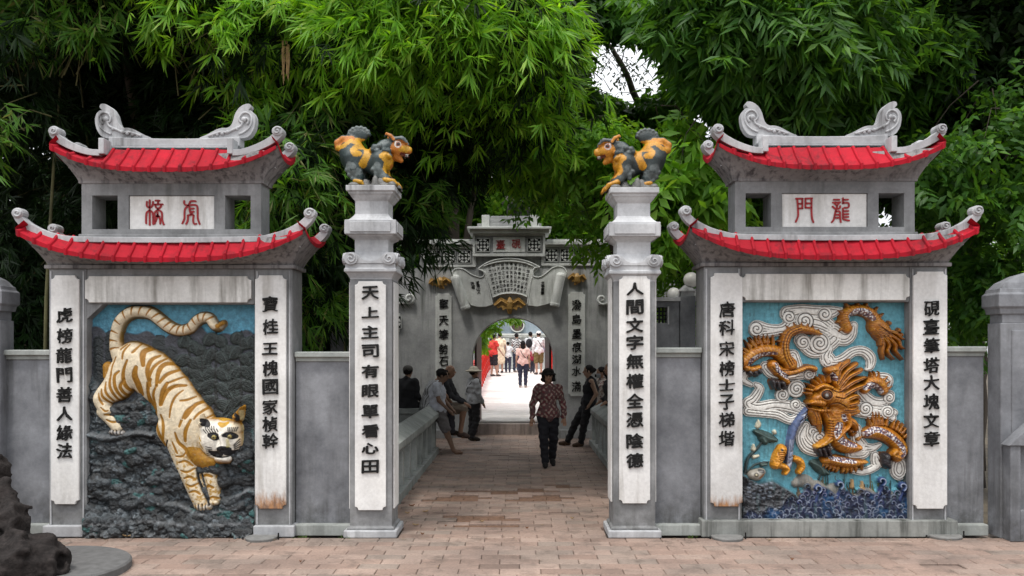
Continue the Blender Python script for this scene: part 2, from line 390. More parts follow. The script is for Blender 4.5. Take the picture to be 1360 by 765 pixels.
    # white band that rides on top of the tiles and ends in curled horns
    def band(pts_c, half, ya, yb, nm, curl):
        """pts_c: centre line in local x,z from one horn to the other"""
        p = smoothline(pts_c, 6); top, bot = [], []
        for i in range(len(p)):
            t = p[min(i+1, len(p)-1)]-p[max(i-1, 0)]; t = t/np.hypot(*t[:2]); h = p[i][2]
            top.append((p[i][0]-t[1]*h, p[i][1]+t[0]*h)); bot.append((p[i][0]+t[1]*h, p[i][1]-t[0]*h))
        mm = W(); mm.prism(bot+top[::-1], ya, yb); o = mm.mk(nm, M['trim'], bevel=.006)
        for s in (-1, 1):
            e = p[0] if s < 0 else p[-1]; cx, cz = e[0]-s*curl*.25, e[1]+curl*.15
            mm = W(); n = 14; rr = curl
            mm.prism([(cx+rr*math.cos(k*2*math.pi/n), cz+rr*.9*math.sin(k*2*math.pi/n)) for k in range(n)], ya-.012, yb+.012)
            mm.mk('horn_scroll', M['trim'], bevel=.012)
            for yy in (ya-.014,):
                mm = W(); mm.tube([(x, yy, zz) for x, zz in spiral_pts(cx, cz, rr*.72, 1.25, .5, s)], .011, 5); mm.mk('scroll_line', M['trim'], smooth=True)
    hwf = (200*8.45/8.61)/ (8.45/8.61)
    def bandpts(pairs, Yb):
        """pairs (rel px, v, half px) for x>0, mirrored"""
        r = [(R(u), z(v, Yb), R(h)) for u, v, h in pairs]
        return [(-a, b, c) for a, b, c in r[::-1] if a > 0]+[(a, b, c) for a, b, c in r]
    lowp = [(0, 319.5, 3.6), (60, 319, 3.6), (119, 318, 3.8), (140, 315.5, 4.5), (160, 310, 5.2), (178, 301, 5.6), (188, 292, 5.4), (192, 285, 5)]
    Yb1 = yf+.12
    band(bandpts(lowp, Yb1), .04, yf+.08, yf+.17, 'roof_band', R(7.8))
    band(bandpts([(u, v+8 if u > 100 else v, h) for u, v, h in lowp], Yb1), .04, yk-.18, yk-.06, 'roof_band', R(7.4))
    W().box(-R(121), R(121), yf+.16, yk-.16, z(323), z(316.5)).mk('roof_deck', M['trim'])
    W().box(-R(176), R(176), yf+.14, yk-.14, z(330), z(323.2)).mk('roof_deck', M['trim'])
    # ---- upper storey
    u0, u1 = YG+.02, YG+.31
    W().box(-R(122), R(122), u0-.03, u1+.03, z(316.3), z(311)).mk('storey_base', M['grey'], bevel=.006)
    W().box(-R(119.5), R(119.5), u0, u1, z(311), z(304)).mk('storey_wall', M['grey'])
    W().box(-R(119.5), R(119.5), u0, u1, z(259), z(243)).mk('storey_wall', M['grey'])
    for s in (-1, 1):
        W().box(s*R(119.5), s*R(105.5), u0+.001, u1-.001, z(304), z(259)).mk('storey_wall', M['grey'])
        W().box(s*R(71.5), s*R(57), u0+.001, u1-.001, z(304), z(259)).mk('storey_wall', M['grey'])
    W().box(-R(57), R(57), u0+.03, u1-.03, z(304), z(259)).mk('storey_wall', M['grey'])
    p = W().box(-R(56.2), R(56.2), u0+.016, u0+.028, z(303.6), z(259.6)).mk('name_plaque', M['white'])
    # seal script, drawn by hand
    if L:
        sc, ox, oy = 9.564, 160, 240
        ch = [[[(330, 265), (328, 310), (345, 335), (385, 330), (405, 300), (408, 265)], [(365, 245), (366, 560)], [(366, 375), (330, 400), (320, 450), (320, 540)], [(366, 375), (400, 400), (408, 450), (410, 550)],
               [(440, 250), (490, 250)], [(415, 300), (530, 298)], [(472, 250), (472, 300)], [(435, 300), (445, 335), (475, 350), (505, 330), (512, 300)], [(470, 350), (470, 375)], [(430, 545), (428, 420), (445, 385), (470, 372), (505, 385), (522, 420), (525, 500), (545, 555)],
               [(465, 420), (455, 470), (440, 520)], [(465, 400), (470, 440), (495, 480), (500, 545)], [(440, 450), (490, 450)]],
              [[(805, 255), (806, 290), (840, 310), (925, 305), (968, 320), (975, 400), (978, 480), (1002, 550)], [(950, 258), (890, 258), (872, 285), (868, 300)], [(868, 310), (822, 345), (808, 400), (806, 480), (780, 540)],
               [(870, 330), (875, 380), (895, 430)], [(925, 350), (880, 352)], [(925, 390), (885, 392)], [(905, 400), (905, 430)], [(850, 440), (900, 430), (925, 440)], [(852, 440), (850, 500), (830, 548)], [(925, 440), (918, 500), (930, 545), (958, 545)]]]
    else:
        sc, ox, oy = 9.564, 1030, 240-3*1
        oy = 240
        ch = [[[(265, 225), (350, 225)], [(280, 230), (290, 360), (290, 450), (262, 520)], [(345, 225), (345, 350)], [(290, 290), (345, 288)], [(290, 350), (345, 348)],
               [(380, 225), (470, 222)], [(385, 225), (385, 340)], [(462, 225), (462, 400), (470, 480), (485, 525)], [(385, 285), (460, 285)], [(385, 340), (460, 340)]],
              [[(745, 238), (815, 238)], [(735, 275), (825, 272)], [(755, 285), (785, 310), (810, 285)], [(730, 325), (760, 350), (815, 350), (828, 320)], [(785, 310), (785, 350)], [(775, 360), (760, 420), (745, 490), (720, 525)], [(765, 390), (820, 390), (825, 460), (835, 525)], [(765, 430), (815, 430)], [(755, 470), (815, 468)],
               [(862, 220), (862, 285)], [(865, 240), (925, 238)], [(862, 280), (925, 280), (938, 310), (925, 338), (880, 340)], [(862, 350), (862, 460), (875, 490), (940, 505)], [(865, 385), (930, 382)], [(865, 425), (930, 422)], [(865, 460), (930, 458)]]]
    for g in ch:
        lines = [[(X_(ox+a/sc, u0), Z_(oy+b/sc, u0)) for a, b in ln] for ln in g]
        strokes('character', lines, .0175, u0+.016, M['redink'], p, .010)
    # upper roof
    hw2 = R(149)
    ze, zt, yf, yk, ztop = roof(R(122), 243, u0, u1, hw2, .19, 224.5, 193, (198, 208), 3, None, 'upper_', 14, splitx=R(80))
    W().box(-R(123), R(123), u0-.012, u1+.012, z(243.2), z(240)).mk('cornice', M['cove'], bevel=.004)
    upp = [(87, 204, 4), (101, 203, 4.2), (120, 197, 4.6), (136, 189, 5), (145, 182, 5.2), (149, 177, 5)]
    for (ya, yb, dd) in ((yf+.05, yf+.17, 0), (yk-.17, yk-.05, 7)):
        for s in (-1, 1):
            pr = [(R(u)*s, z(v+dd, yf+.1), R(h)) for u, v, h in upp]; pq = smoothline(pr, 6); top, bot = [], []
            for i in range(len(pq)):
                t = pq[min(i+1, len(pq)-1)]-pq[max(i-1, 0)]; t = t/np.hypot(*t[:2]); h = pq[i][2]
                top.append((pq[i][0]-t[1]*h, pq[i][1]+t[0]*h)); bot.append((pq[i][0]+t[1]*h, pq[i][1]-t[0]*h))
            W().prism(bot+top[::-1], ya, yb).mk('roof_band', M['trim'], bevel=.006)
            cx, cz, rr = pq[-1][0]-s*.02, pq[-1][1]+.01, R(7.4)
            mm = W(); mm.prism([(cx+rr*math.cos(k*2*math.pi/14), cz+rr*.9*math.sin(k*2*math.pi/14)) for k in range(14)], ya-.012, yb+.012); mm.mk('horn_scroll', M['trim'], bevel=.012)
            mm = W(); mm.tube([(x, ya-.014, zz) for x, zz in spiral_pts(cx, cz, rr*.72, 1.25, .5, s)], .010, 5); mm.mk('scroll_line', M['trim'], smooth=True)
            W().box(s*R(80.5), s*R(88), ya-.008, yb+.04, z(208+dd, YG), z(187, YG)).mk('band_block', M['trim'], bevel=.008)
    W().box(-R(84), R(84), yf+.205, yk-.205, z(212), z(198.5)).mk('roof_deck', M['trim'])
    W().box(-R(138), R(138), yf+.205, yk-.205, z(222), z(208.5)).mk('roof_deck', M['trim'])
    # ridge
    ym = (u0+u1)/2; rp = [(x*SC, z(186.5-2.5*(abs(x)/88)**2, ym)) for x in range(-88, 89, 8)]
    W().prism(rp+[(R(88), z(196.5, ym)), (-R(88), z(196.5, ym))], ym-.08, ym+.08).mk('ridge', M['trim'], bevel=.008)
    W().box(-R(84), R(84), ym-.10, ym+.10, z(199, ym), z(196.6, ym)).mk('ridge', M['trim'])
    # crest ornaments
    oc = [(428, 226), (405, 200), (397, 175), (395, 150), (402, 130), (414, 118), (424, 117), (414, 105), (418, 92), (433, 91), (450, 98), (466, 112), (478, 132), (484, 152), (492, 174), (508, 187), (530, 188), (552, 194), (575, 206), (598, 218), (622, 230), (560, 233), (480, 232)]
    def cp(a, b): return q(a/3.059, 110+b/3.059, ym)
    base = [cp(a, b) for a, b in oc]; base = [(x, zz) for x, zz in smoothline(base, 3, True)]
    sp = [cp(*a) for a in [(585, 222), (555, 212), (530, 205), (510, 208), (492, 200), (470, 190), (452, 180), (445, 162), (432, 150), (422, 160), (428, 174)]]
    sp2 = [cp(*a) for a in [(462, 214), (440, 205), (420, 188), (410, 165), (412, 142), (428, 128), (447, 130), (460, 148), (456, 164), (440, 168)]]
    for s in (1, -1):
        W().prism([(x*s, zz) for x, zz in base], ym-.05, ym+.05).mk('crest_ornament', M['trim'], bevel=.012)
        for yy in (ym-.055, ym+.055):
            for ss, rr in ((sp, .013), (sp2, .011)):
                W().tube([(x*s, yy, zz) for x, zz in smoothline(ss, 4)], rr, 6).mk('crest_scroll', M['trim'], smooth=True)
            for (a, b, rr) in ((440, 155, .030), (528, 212, .022), (548, 216, .018), (508, 206, .02), (470, 193, .018), (568, 221, .014)):
                x, zz = cp(a, b); mm = W(); mm.lathe(x*s, 0, [(-rr, .003), (-rr*.7, rr*.7), (0, rr), (rr*.7, rr*.7), (rr, .003)], 8)
                mm.v = [(vx, yy+vy*.8, zz+vz) for vx, vy, vz in mm.v]; mm.mk('crest_bead', M['trim'], smooth=True)
    return T, CX, q
TL, CXL, qL = tower('L'); TR, CXR, qR = tower('R')
# ================================================================ pillars
def pillar(side):
    L = side == 'L'; cu = 492.5 if L else 842.5; Y0 = 8.56; dv = 0 if L else 3; hf = 28*Y0/F; cx = X_(cu, Y0); cy = Y0+hf
    T = empty('gate_pillar', (cx, cy, 0), 'tall square white gate pillar on the left of the bridge, under a lion looking right' if L else
              'tall square white gate pillar on the right of the bridge, under a lion looking left', 'pillar', 'square pillars at the bridge entrance')
    k = Y0/F
    def z(v): return Z_(v+(dv if v < 400 else 0), Y0)
    MB().box(cx-.262, cx+.262, cy-.262, cy+.262, 0, .075).mk('base_slab', M['trim'], T, bevel=.012)
    MB().sqlathe(cx, cy, [(.075, .232), (.10, .215), (z(371), hf)][0:0] or [(.075, .232), (.095, .232), (.11, hf), (z(371), hf)]).mk('shaft', M['grey'], T, bevel=.006)
    MB().sqlathe(cx, cy, [(z(371), hf), (z(369.5), 28*k), (z(366), 30*k), (z(363), 32*k), (z(361), 34.5*k), (z(357.5), 34.5*k), (z(356), 33*k), (z(350), 33*k)]).mk('capital', M['trim'], T, bevel=.004)
    # scroll block: each face dips between two volutes
    def face(rot):
        n = 12; f = []
        prof = [(-33*k, z(350)), (33*k, z(350)), (34*k, z(340)), (31*k, z(336)), (22*k, z(335.5)), (17*k, z(338)), (12*k, z(344)), (4*k, z(347)), (-4*k, z(347)), (-12*k, z(344)), (-17*k, z(338)), (-22*k, z(335.5)), (-31*k, z(336)), (-34*k, z(340))]
        mb = MB(); mb.prism(prof, -34*k, -25*k)
        for s in (-1, 1):
            sx = s*25*k; zz = z(344)
            mb.prism([(sx+9*k*math.cos(a*math.pi/8), zz+9*k*math.sin(a*math.pi/8)*.9) for a in range(16)], -36.5*k, -33.9*k)
            mb.tube([(x, -37*k, q) for x, q in spiral_pts(sx, zz, 6.6*k, 1.3, 2, s, 16)], 1.25*k, 5)
        c, s_ = math.cos(rot), math.sin(rot)
        mb.v = [(cx+x*c-y*s_, cy+x*s_+y*c, zz) for x, y, zz in mb.v]
        mb.mk('capital_scroll', M['trim'], T)
    for i in range(4): face(i*math.pi/2)
    prof = [(350, 27), (340, 24), (334, 22.5), (318, 22.5), (316, 25), (313.5, 29), (311.3, 30), (311.2, 34), (292.5, 34), (292, 30), (289, 26.5), (286, 24), (283, 22), (266, 22), (264, 24), (261.5, 26), (259, 27.5), (257, 29.5), (254.5, 30), (253.5, 32.5), (246.5, 32.5)]
    MB().sqlathe(cx, cy, [(z(v), h*k) for v, h in prof]).mk('pedestal', M['trim'], T, bevel=.005)
    for i in range(4):   # raised field on each side of the box
        mb = MB().box(-27*k, 27*k, -35.6*k, -34.02*k, z(308.5), z(295)); r = i*math.pi/2; c, s_ = math.cos(r), math.sin(r)
        mb.v = [(cx+x*c-y*s_, cy+x*s_+y*c, zz) for x, y, zz in mb.v]; mb.mk('raised_field', M['trim'], T, bevel=.004)
    va, vb = (374, 677) if L else (367, 668)
    p = MB().prism(notched(cx-20.5*k, cx+20.5*k, Z_(vb, Y0), Z_(va, Y0), 4.5*k), Y0-.03, Y0-.002).mk('inscription_plaque', M['white'], T, bevel=.005)
    for s in (-1, 1):   # side faces carry a plain white panel
        MB().box(cx+s*(hf+.002), cx+s*(hf+.018), cy-20*k, cy+20*k, Z_(vb, Y0), Z_(va, Y0)).mk('side_panel', M['white'], T, bevel=.004)
    text = '天上主司有眼單看心田' if L else '人間文字無權全憑陰德'
    vs = (389, 415, 441, 466, 493, 519, 546, 572, 595, 619) if L else (384, 408, 432, 455, 480, 506, 532, 557, 585, 611)
    for ch, v in zip(text, vs):
        gh = .15 if ch not in '人上心' else .125
        glyph('character', ch, cx, Y0-.03, Z_(v, Y0), .165, gh*(.85 if L else .95), M['ink'], p, .014, .03, v, .012)
    return T, cx, cy, z(246.5)
PL, plx, ply, plz = pillar('L'); PR, prx, pry, prz = pillar('R')
# ================================================================ walls in the gate line
def wall(x0, x1, ztop, label, zsk=None, panel=None):
    T = empty('boundary_wall', ((x0+x1)/2, 8.82, 0), label, 'wall', 'grey walls between the gates')
    MB().box(x0, x1, 8.72, 8.93, 0, ztop-.10).mk('wall_face', M['wall'], T)
    MB().loft([[(a, b, c) for a in (0,) for b, c in ()]], False) if 0 else None
    pr = [(8.72, ztop-.10), (8.70, ztop-.095), (8.70, ztop-.065), (8.66, ztop-.05), (8.66, ztop-.012), (8.68, ztop), (8.97, ztop), (8.99, ztop-.012), (8.99, ztop-.05), (8.95, ztop-.065), (8.95, ztop-.1)]
    MB().loft([[(x, a, b) for a, b in pr] for x in (x0, x1)]).mk('coping', M['rail'], T)
    MB().box(x0, x1, 8.62, 8.719, 0, Z_(697, 8.62)).mk('skirting', M['rail'], T, bevel=.008)
    return T
kx = lambda u, Y=8.75: X_(u, Y)
wall(kx(-70), CXL-163*SC, Z_(464.5, 8.66), 'grey wall left of the tiger tower, behind the dark rock')
wall(CXL+163*SC, plx-28*SC-.002, Z_(467, 8.66), 'grey wall between the tiger tower and the left gate pillar')
wall(prx+28*SC+.002, CXR-163*SC, Z_(461.5, 8.66), 'short grey wall between the right gate pillar and the dragon tower')
wall(CXR+163*SC, X_(1322, 8.5), Z_(460, 8.66), 'dark grey wall right of the dragon tower')
def endpost(u0, u1, vtop, label, Yf, down):
    x0, x1 = X_(u0, Yf), X_(u1, Yf); cx = (x0+x1)/2; h = (x1-x0)/2; cy = Yf+.12; k = Yf/F
    T = empty('wall_post', (cx, cy, 0), label, 'post', 'square posts at the wall ends')
    z = lambda v: Z_(vtop+v, Yf)
    MB().box(cx-h, cx+h, cy-.12, cy+.12, 0, z(62)).mk('post_body', M['wall'], T, bevel=.008)
    def sq(pr):
        mb = MB().sqlathe(0, 0, pr); mb.v = [(cx+a, cy+b*.12/h if abs(b) <= h+1e-6 else cy+math.copysign(.12+abs(b)-h, b), c) for a, b, c in mb.v]; return mb
    sq([(z(62), h-.02), (z(50), h-.02), (z(50)+.001, h+.01), (z(43), h+.02), (z(40), h+.04), (z(24), h+.04), (z(21), h+.02), (z(16), h+.01)]).mk('post_cap', M['wall'], T, bevel=.005)
    sq([(z(16), h), (z(8), h*.85), (z(-1), h*.5), (z(-7), .03)]).mk('cap_peak', M['wall'], T)
    MB().box(cx-h*.7, cx+h*.7, Yf-.012, Yf+.005, .35, z(72)).mk('raised_field', M['wall'], T, bevel=.006)
endpost(-91, 0, 363, 'squat grey post with peaked cap at the left edge, left of the tiger tower', 8.6, 0)
endpost(1329, 1425, 367, 'tall grey post with peaked cap at the right edge of the picture', 8.5, 0)
# little niche box at the right edge
def niche():
    Y = 8.36; x0, x1 = X_(1342, Y), X_(1440, Y)
    T = empty('wall_niche', ((x0+x1)/2, Y+.2, 0), 'low grey niche with a gabled top against the post at the right edge', 'niche')
    zt, zb = Z_(592, Y), 0; m = (x0+x1)/2
    MB().box(x0, x0+.10, Y, Y+.13, 0, zt).mk('niche_side', M['wall'], T, bevel=.006)
    MB().box(x1-.10, x1, Y, Y+.13, 0, zt).mk('niche_side', M['wall'], T, bevel=.006)
    MB().box(x0+.10, x1-.10, Y+.09, Y+.13, .30, zt).mk('niche_back', M['wall'], T)
    MB().box(x0+.10, x1-.10, Y+.002, Y+.13, 0, .30).mk('niche_sill', M['wall'], T, bevel=.006)
    MB().prism([(x0-.03, zt), (x1+.03, zt), (m, zt+.36)], Y-.02, Y+.13).mk('niche_gable', M['wall'], T, bevel=.008)
niche()
# ================================================================ far gate
YF_ = 18.2; KF = YF_/F
def fx(u, Y=YF_): return X_(u, Y)
def fz(v, Y=YF_): return Z_(v, Y)
def fargate():
    T = empty('ink_slab_gate', (fx(681), YF_+.3, 0), 'weathered grey gate wall with round arch, scroll panel and stepped top beyond the bridge', 'gate')
    cx = fx(681); R = 54*KF; zc = fz(475.6); x0, x1 = fx(395), fx(962)
    arch = [(cx+R*math.cos(a), zc+R*math.sin(a)) for a in np.linspace(math.pi, 0, 25)]
    # left and right halves meet the arch; one slab with a notch
    poly = [(x0, 0), (cx-R, 0)]+arch+[(cx+R, 0), (x1, 0), (x1, fz(356)), (x0, fz(356))]
    MB().prism(poly, YF_, YF_+.55).mk('gate_wall', M['fargrey'], T)
    rim = [(cx+(R+.001)*math.cos(a), zc+(R+.001)*math.sin(a)) for a in np.linspace(math.pi, 0, 25)]
    rim2 = [(cx+(R+.045)*math.cos(a), zc+(R+.045)*math.sin(a)) for a in np.linspace(0, math.pi, 25)]
    MB().prism([(cx-R-.001, .0)]+rim+[(cx+R+.001, 0), (cx+R+.045, 0)]+rim2+[(cx-R-.045, 0)], YF_-.02, YF_-.001).mk('arch_trim', M['fargrey'], T)
    # upper storey: wings with lattices, raised centre
    MB().box(fx(556), fx(803), YF_+.02, YF_+.45, fz(356), fz(318)).mk('gate_wall', M['fargrey'], T)
    for (a, b, vt, vb) in ((562, 632, 325, 352), (719, 790, 323, 350)):
        fr = MB()
        fr.box(fx(a), fx(b), YF_-.03, YF_+.02, fz(vb+3), fz(vb)).box(fx(a), fx(a+4), YF_-.03, YF_+.02, fz(vb), fz(vt+5)).box(fx(b-4), fx(b), YF_-.03, YF_+.02, fz(vb), fz(vt+5)).box(fx(a), fx(b), YF_-.03, YF_+.02, fz(vt+5), fz(vt+1))
        fr.mk('wing_frame', M['fartrim'], T, bevel=.006)
    for (a, b) in ((548, 634), (724, 812)):
        MB().box(fx(a), fx(b), YF_-.08, YF_+.50, fz(325), fz(321)).box(fx(a)+.04, fx(b)-.04, YF_-.05, YF_+.47, fz(321), fz(318)).mk('wing_cornice', M['fartrim'], T)
    MB().box(fx(628), fx(724), YF_-.05, YF_+.5, fz(341), fz(311)).mk('centre_block', M['fargrey'], T)
    f = MB(); y = YF_-.085
    f.box(fx(628), fx(724), y, YF_-.05, fz(341), fz(337.5)).box(fx(628), fx(631), y, YF_-.05, fz(337.5), fz(311)).box(fx(721), fx(724), y, YF_-.05, fz(337.5), fz(311)).box(fx(631), fx(721), y, YF_-.05, fz(313.5), fz(311))
    f.mk('centre_frame', M['fartrim'], T, bevel=.005)
    MB().box(fx(624), fx(729), YF_-.14, YF_+.6, fz(310.8), fz(306)).mk('centre_cornice', M['fartrim'], T)
    MB().box(fx(621), fx(732), YF_-.2, YF_+.65, fz(305.8), fz(302.5)).mk('centre_cornice', M['fartrim'], T, bevel=.01)
    for k, (a, b, va, vb) in enumerate(((634, 719, 302.5, 297), (641, 713, 297, 291.5), (648, 706, 291.5, 286))):
        MB().box(fx(a), fx(b), YF_-.02+.05*k, YF_+.5-.05*k, fz(va), fz(vb)).mk('stepped_top', M['fargrey'], T, bevel=.006)
    for (a, b) in ((640, 650), (704, 716)):
        MB().box(fx(a), fx(b), YF_-.06, YF_+.1, fz(302.4), fz(286)).mk('top_block', M['fartrim'], T, bevel=.006)
    # lattice tiles: openwork over a flat dark sheet, painted shade instead of openings
    def lattice(u, v, w, yy):
        x, zz = fx(u), fz(v); r = w/2*KF
        MB().box(x-r, x+r, yy-.004, yy-.001, zz-r, zz+r).mk('lattice_recess', M['dark'], T)
        mb = MB(); b = .016
        mb.box(x-r, x+r, yy-.03, yy-.005, zz-r, zz-r+b*.6).box(x-r, x+r, yy-.03, yy-.005, zz+r-b*.6, zz+r).box(x-r, x-r+b*.6, yy-.03, yy-.005, zz-r, zz+r).box(x+r-b*.6, x+r, yy-.03, yy-.005, zz-r, zz+r)
        for k in range(8):       # broken ring
            a0 = k*math.pi/4+.12; a1 = (k+1)*math.pi/4-.12; ro, ri = r*.92, r*.66
            mb.prism([(x+ro*math.cos(a0), zz+ro*math.sin(a0)), (x+ro*math.cos(a1), zz+ro*math.sin(a1)), (x+ri*math.cos(a1), zz+ri*math.sin(a1)), (x+ri*math.cos(a0), zz+ri*math.sin(a0))], yy-.032, yy-.006)
        for k in range(4):       # four beads
            a = k*math.pi/2+math.pi/4; px, pz = x+r*.36*math.cos(a), zz+r*.36*math.sin(a)
            mb.prism([(px+r*.19*math.cos(t*math.pi/3), pz+r*.19*math.sin(t*math.pi/3)) for t in range(6)], yy-.034, yy-.006)
        mb.mk('lattice_tile', M['fartrim'], T)
    for u in (576, 596, 616.5): lattice(u, 341, 17.5, YF_+.02)
    for u in (732.5, 753, 774): lattice(u, 339, 17.5, YF_+.02)
    lattice(641.5, 326, 18, YF_-.05); lattice(709.5, 325.5, 18, YF_-.05)
    p = MB().box(fx(655), fx(697), YF_-.062, YF_-.051, fz(335), fz(315)).mk('name_plaque', M['fartrim'], T)
    glyph('character', '臺', fx(665), YF_-.062, fz(325), .19, .19, M['redink'], p, .012, .006)
    glyph('character', '硯', fx(685.5), YF_-.062, fz(324.5), .19, .18, M['redink'], p, .012, .006)
    # stone peach inkstand on top
    # ---- scroll
    s = 7.556; ox, oy = 590, 330
    def sp(a, b): return (fx(ox+a/s), fz(oy+b/s))
    fan = [(340, 210), (400, 165), (470, 130), (560, 110), (650, 104), (740, 110), (830, 132), (900, 160), (960, 190), (930, 215), (900, 250), (880, 310), (855, 400), (835, 495), (760, 470), (660, 458), (570, 468), (485, 500), (470, 440), (445, 350), (420, 270), (395, 225)]
    sc = MB().prism([sp(*a) for a in fan], YF_-.05, YF_-.001).mk('scroll_sheet', M['fartrim'], T, bevel=.01)
    for ln in ([(340, 208), (400, 165), (470, 130), (560, 110), (650, 104), (740, 110), (830, 132), (900, 160), (960, 190)], [(485, 495), (570, 462), (660, 452), (760, 462), (832, 490)],
               [(390, 185), (470, 155), (560, 136), (650, 130), (740, 136), (830, 155), (905, 190)]):
        MB().tube([(x, YF_-.056, zz) for x, zz in smoothline([sp(*a) for a in ln], 4)], .016, 6).mk('scroll_rim', M['fartrim'], T, smooth=True)
    lw = [(75, 260), (100, 220), (150, 205), (210, 222), (260, 258), (320, 285), (375, 295), (400, 270), (395, 235), (340, 212), (380, 212), (412, 235), (425, 300), (450, 400), (470, 490), (488, 570), (420, 590), (340, 592), (270, 575), (220, 500), (150, 350)]
    sl = MB().prism([sp(*a) for a in lw], YF_-.075, YF_-.001).mk('scroll_wing', M['fartrim'], T, bevel=.012)
    rw = [(960, 190), (905, 200), (886, 250), (900, 285), (960, 290), (1020, 255), (1080, 205), (1140, 185), (1200, 200), (1228, 250), (1215, 300), (1170, 420), (1150, 500), (1080, 545), (1000, 570), (930, 585), (832, 572), (850, 460), (865, 360), (880, 290), (880, 230), (915, 195)]
    sr = MB().prism([sp(*a) for a in rw], YF_-.075, YF_-.001).mk('scroll_wing', M['fartrim'], T, bevel=.012)
    for (a, b) in (((105, 275), (222, 615)), ((1172, 250), (1105, 585))):
        A, B = sp(*a), sp(*b); pts = [(A[0]+(B[0]-A[0])*t, YF_-.09, A[1]+(B[1]-A[1])*t) for t in (0, .02, .08, .5, .90, .91, .94, .98, 1)]
        MB().tube(pts, [.05, .085, .1, .1, .098, .105, .105, .1, .09], 14).mk('scroll_roll', M['fartrim'], T, smooth=False)
    for ln in ([(75, 262), (100, 218), (150, 203), (210, 220), (260, 256), (320, 283), (375, 293), (402, 268), (395, 235), (345, 212)], [(412, 235), (425, 300), (450, 400), (470, 490), (488, 570)],
               [(958, 192), (905, 200), (886, 250), (900, 285), (960, 290), (1020, 253), (1080, 203), (1140, 183), (1200, 198), (1228, 250)], [(832, 572), (850, 460), (865, 360), (880, 290)]):
        MB().tube([(x, YF_-.078, zz) for x, zz in smoothline([sp(*a) for a in ln], 4)], .013, 6).mk('scroll_rim', M['fartrim'], T, smooth=True)
    txt = '古方池硯而志之高山流水文章在中天地玄黃日月星辰正心修身道德為本書以載道筆以言志墨而不磨硯為石田子孫永年春秋大義光明千古德山筆塔大塊文明'
    k = 0; r = random.Random(3)
    for ci in range(10):        # columns fan out with the sheet
        t = (ci+.5)/10; top = (425+t*450, 178-38*math.sin(t*math.pi)+8*(t-.5)); bot = (500+t*320, 470-28*math.sin(t*math.pi))
        for ri in range(7):
            q = (ri+.35)/7; a = top[0]+(bot[0]-top[0])*q; b = top[1]+(bot[1]-top[1])*q; x, zz = sp(a, b)
            glyph('character', txt[k % len(txt)], x, YF_-.05, zz, .068*(1-.2*q), .068, M['ink'], sc, .003, .005, k, .05); k += 1
    for (a, b, cc) in ((335, 345, '道'), (342, 378, '德'), (346, 410, '山'), (350, 442, '人'), (285, 355, '阮'), (292, 390, '題')):
        x, zz = sp(a, b); glyph('character', cc, x, YF_-.075, zz, .07, .07, M['ink'], sl, .003, .02, k, .05)
    for (a, b, cc) in ((988, 350, '方'), (988, 382, '亭'), (986, 415, '書'), (984, 448, '筆')):
        x, zz = sp(a, b); glyph('character', cc, x, YF_-.075, zz, .07, .07, M['ink'], sr, .003, .02, k, .05)
    # couplet boards
    for (a, b, va, vb, tx, vs) in ((578.5, 600, 390, 540, '擎天筆勢石峰高', (404, 425, 444, 464, 480, 501, 521)), (754.5, 777, 388, 526, '潑島墨痕湖水滿', (405, 424, 443, 461, 477, 493, 513))):
        p = MB().prism(notched(fx(a), fx(b), fz(vb), fz(va), .05), YF_-.035, YF_-.001).mk('couplet_board', M['fartrim'], T, bevel=.006)
        for ch, v in zip(tx, vs): glyph('character', ch, fx((a+b)/2), YF_-.035, fz(v), .19, .205, M['ink'], p, .01, .014, v, .04)
    # gilt bats
    def bat(u, v, w, h, tilt=0):
        o = [(0, 1), (.12, .6), (.3, .75), (.55, 1), (.8, .55), (1, .1), (.85, .0), (.72, -.35), (.5, -.15), (.42, -.6), (.2, -.35), (.1, -1), (-.1, -1), (-.2, -.35), (-.42, -.6), (-.5, -.15), (-.72, -.35), (-.85, 0), (-1, .1), (-.8, .55), (-.55, 1), (-.3, .75), (-.12, .6)]
        c, s_ = math.cos(tilt), math.sin(tilt)
        pts = [(fx(u)+(a*c-b*s_)*w/2*KF, fz(v)+(a*s_+b*c)*h/2*KF) for a, b in o]
        mb = MB().prism(pts, YF_-.06, YF_-.001)
        for s2 in (-1, 1):
            mb.tube([(fx(u), YF_-.07, fz(v)), (fx(u)+s2*w*.25*KF, YF_-.075, fz(v)+h*.3*KF), (fx(u)+s2*w*.45*KF, YF_-.065, fz(v))], .02, 5)
        mb.lathe(fx(u), YF_-.06, [(fz(v)-h*.45*KF, .01), (fz(v)-h*.2*KF, .06), (fz(v)+h*.2*KF, .07), (fz(v)+h*.5*KF, .02)], 8)
        mb.mk('gilt_bat', M['gold'], T)
    bat(677, 406, 44, 22); bat(585, 376, 32, 16, .25); bat(766, 371, 26, 16, -.2)
    # side wings: scroll bracket and small lattice
    for s2, (uu, vv) in ((1, (531, 401)), (-1, (812, 402))):
        MB().box(fx(uu)-.28, fx(uu)+.28, YF_-.07, YF_-.001, fz(vv+3), fz(vv)).mk('side_ledge', M['fartrim'], T, bevel=.01)
        mb = MB(); mb.tube([(x, YF_-.07, zz) for x, zz in spiral_pts(fx(uu+s2*13), fz(vv-4), .11, 1.2, -1, s2, 14)], .03, 6); mb.mk('side_scroll', M['fartrim'], T, smooth=True)
        MB().box(fx(uu)-.22-.1, fx(uu)+.02-.02, YF_-.02, YF_-.001, fz(441), fz(416)).mk('side_frame', M['fartrim'], T) if s2 > 0 else None
        lattice(uu-6 if s2 > 0 else uu+8, 428, 17, YF_-.021 if s2 > 0 else YF_)
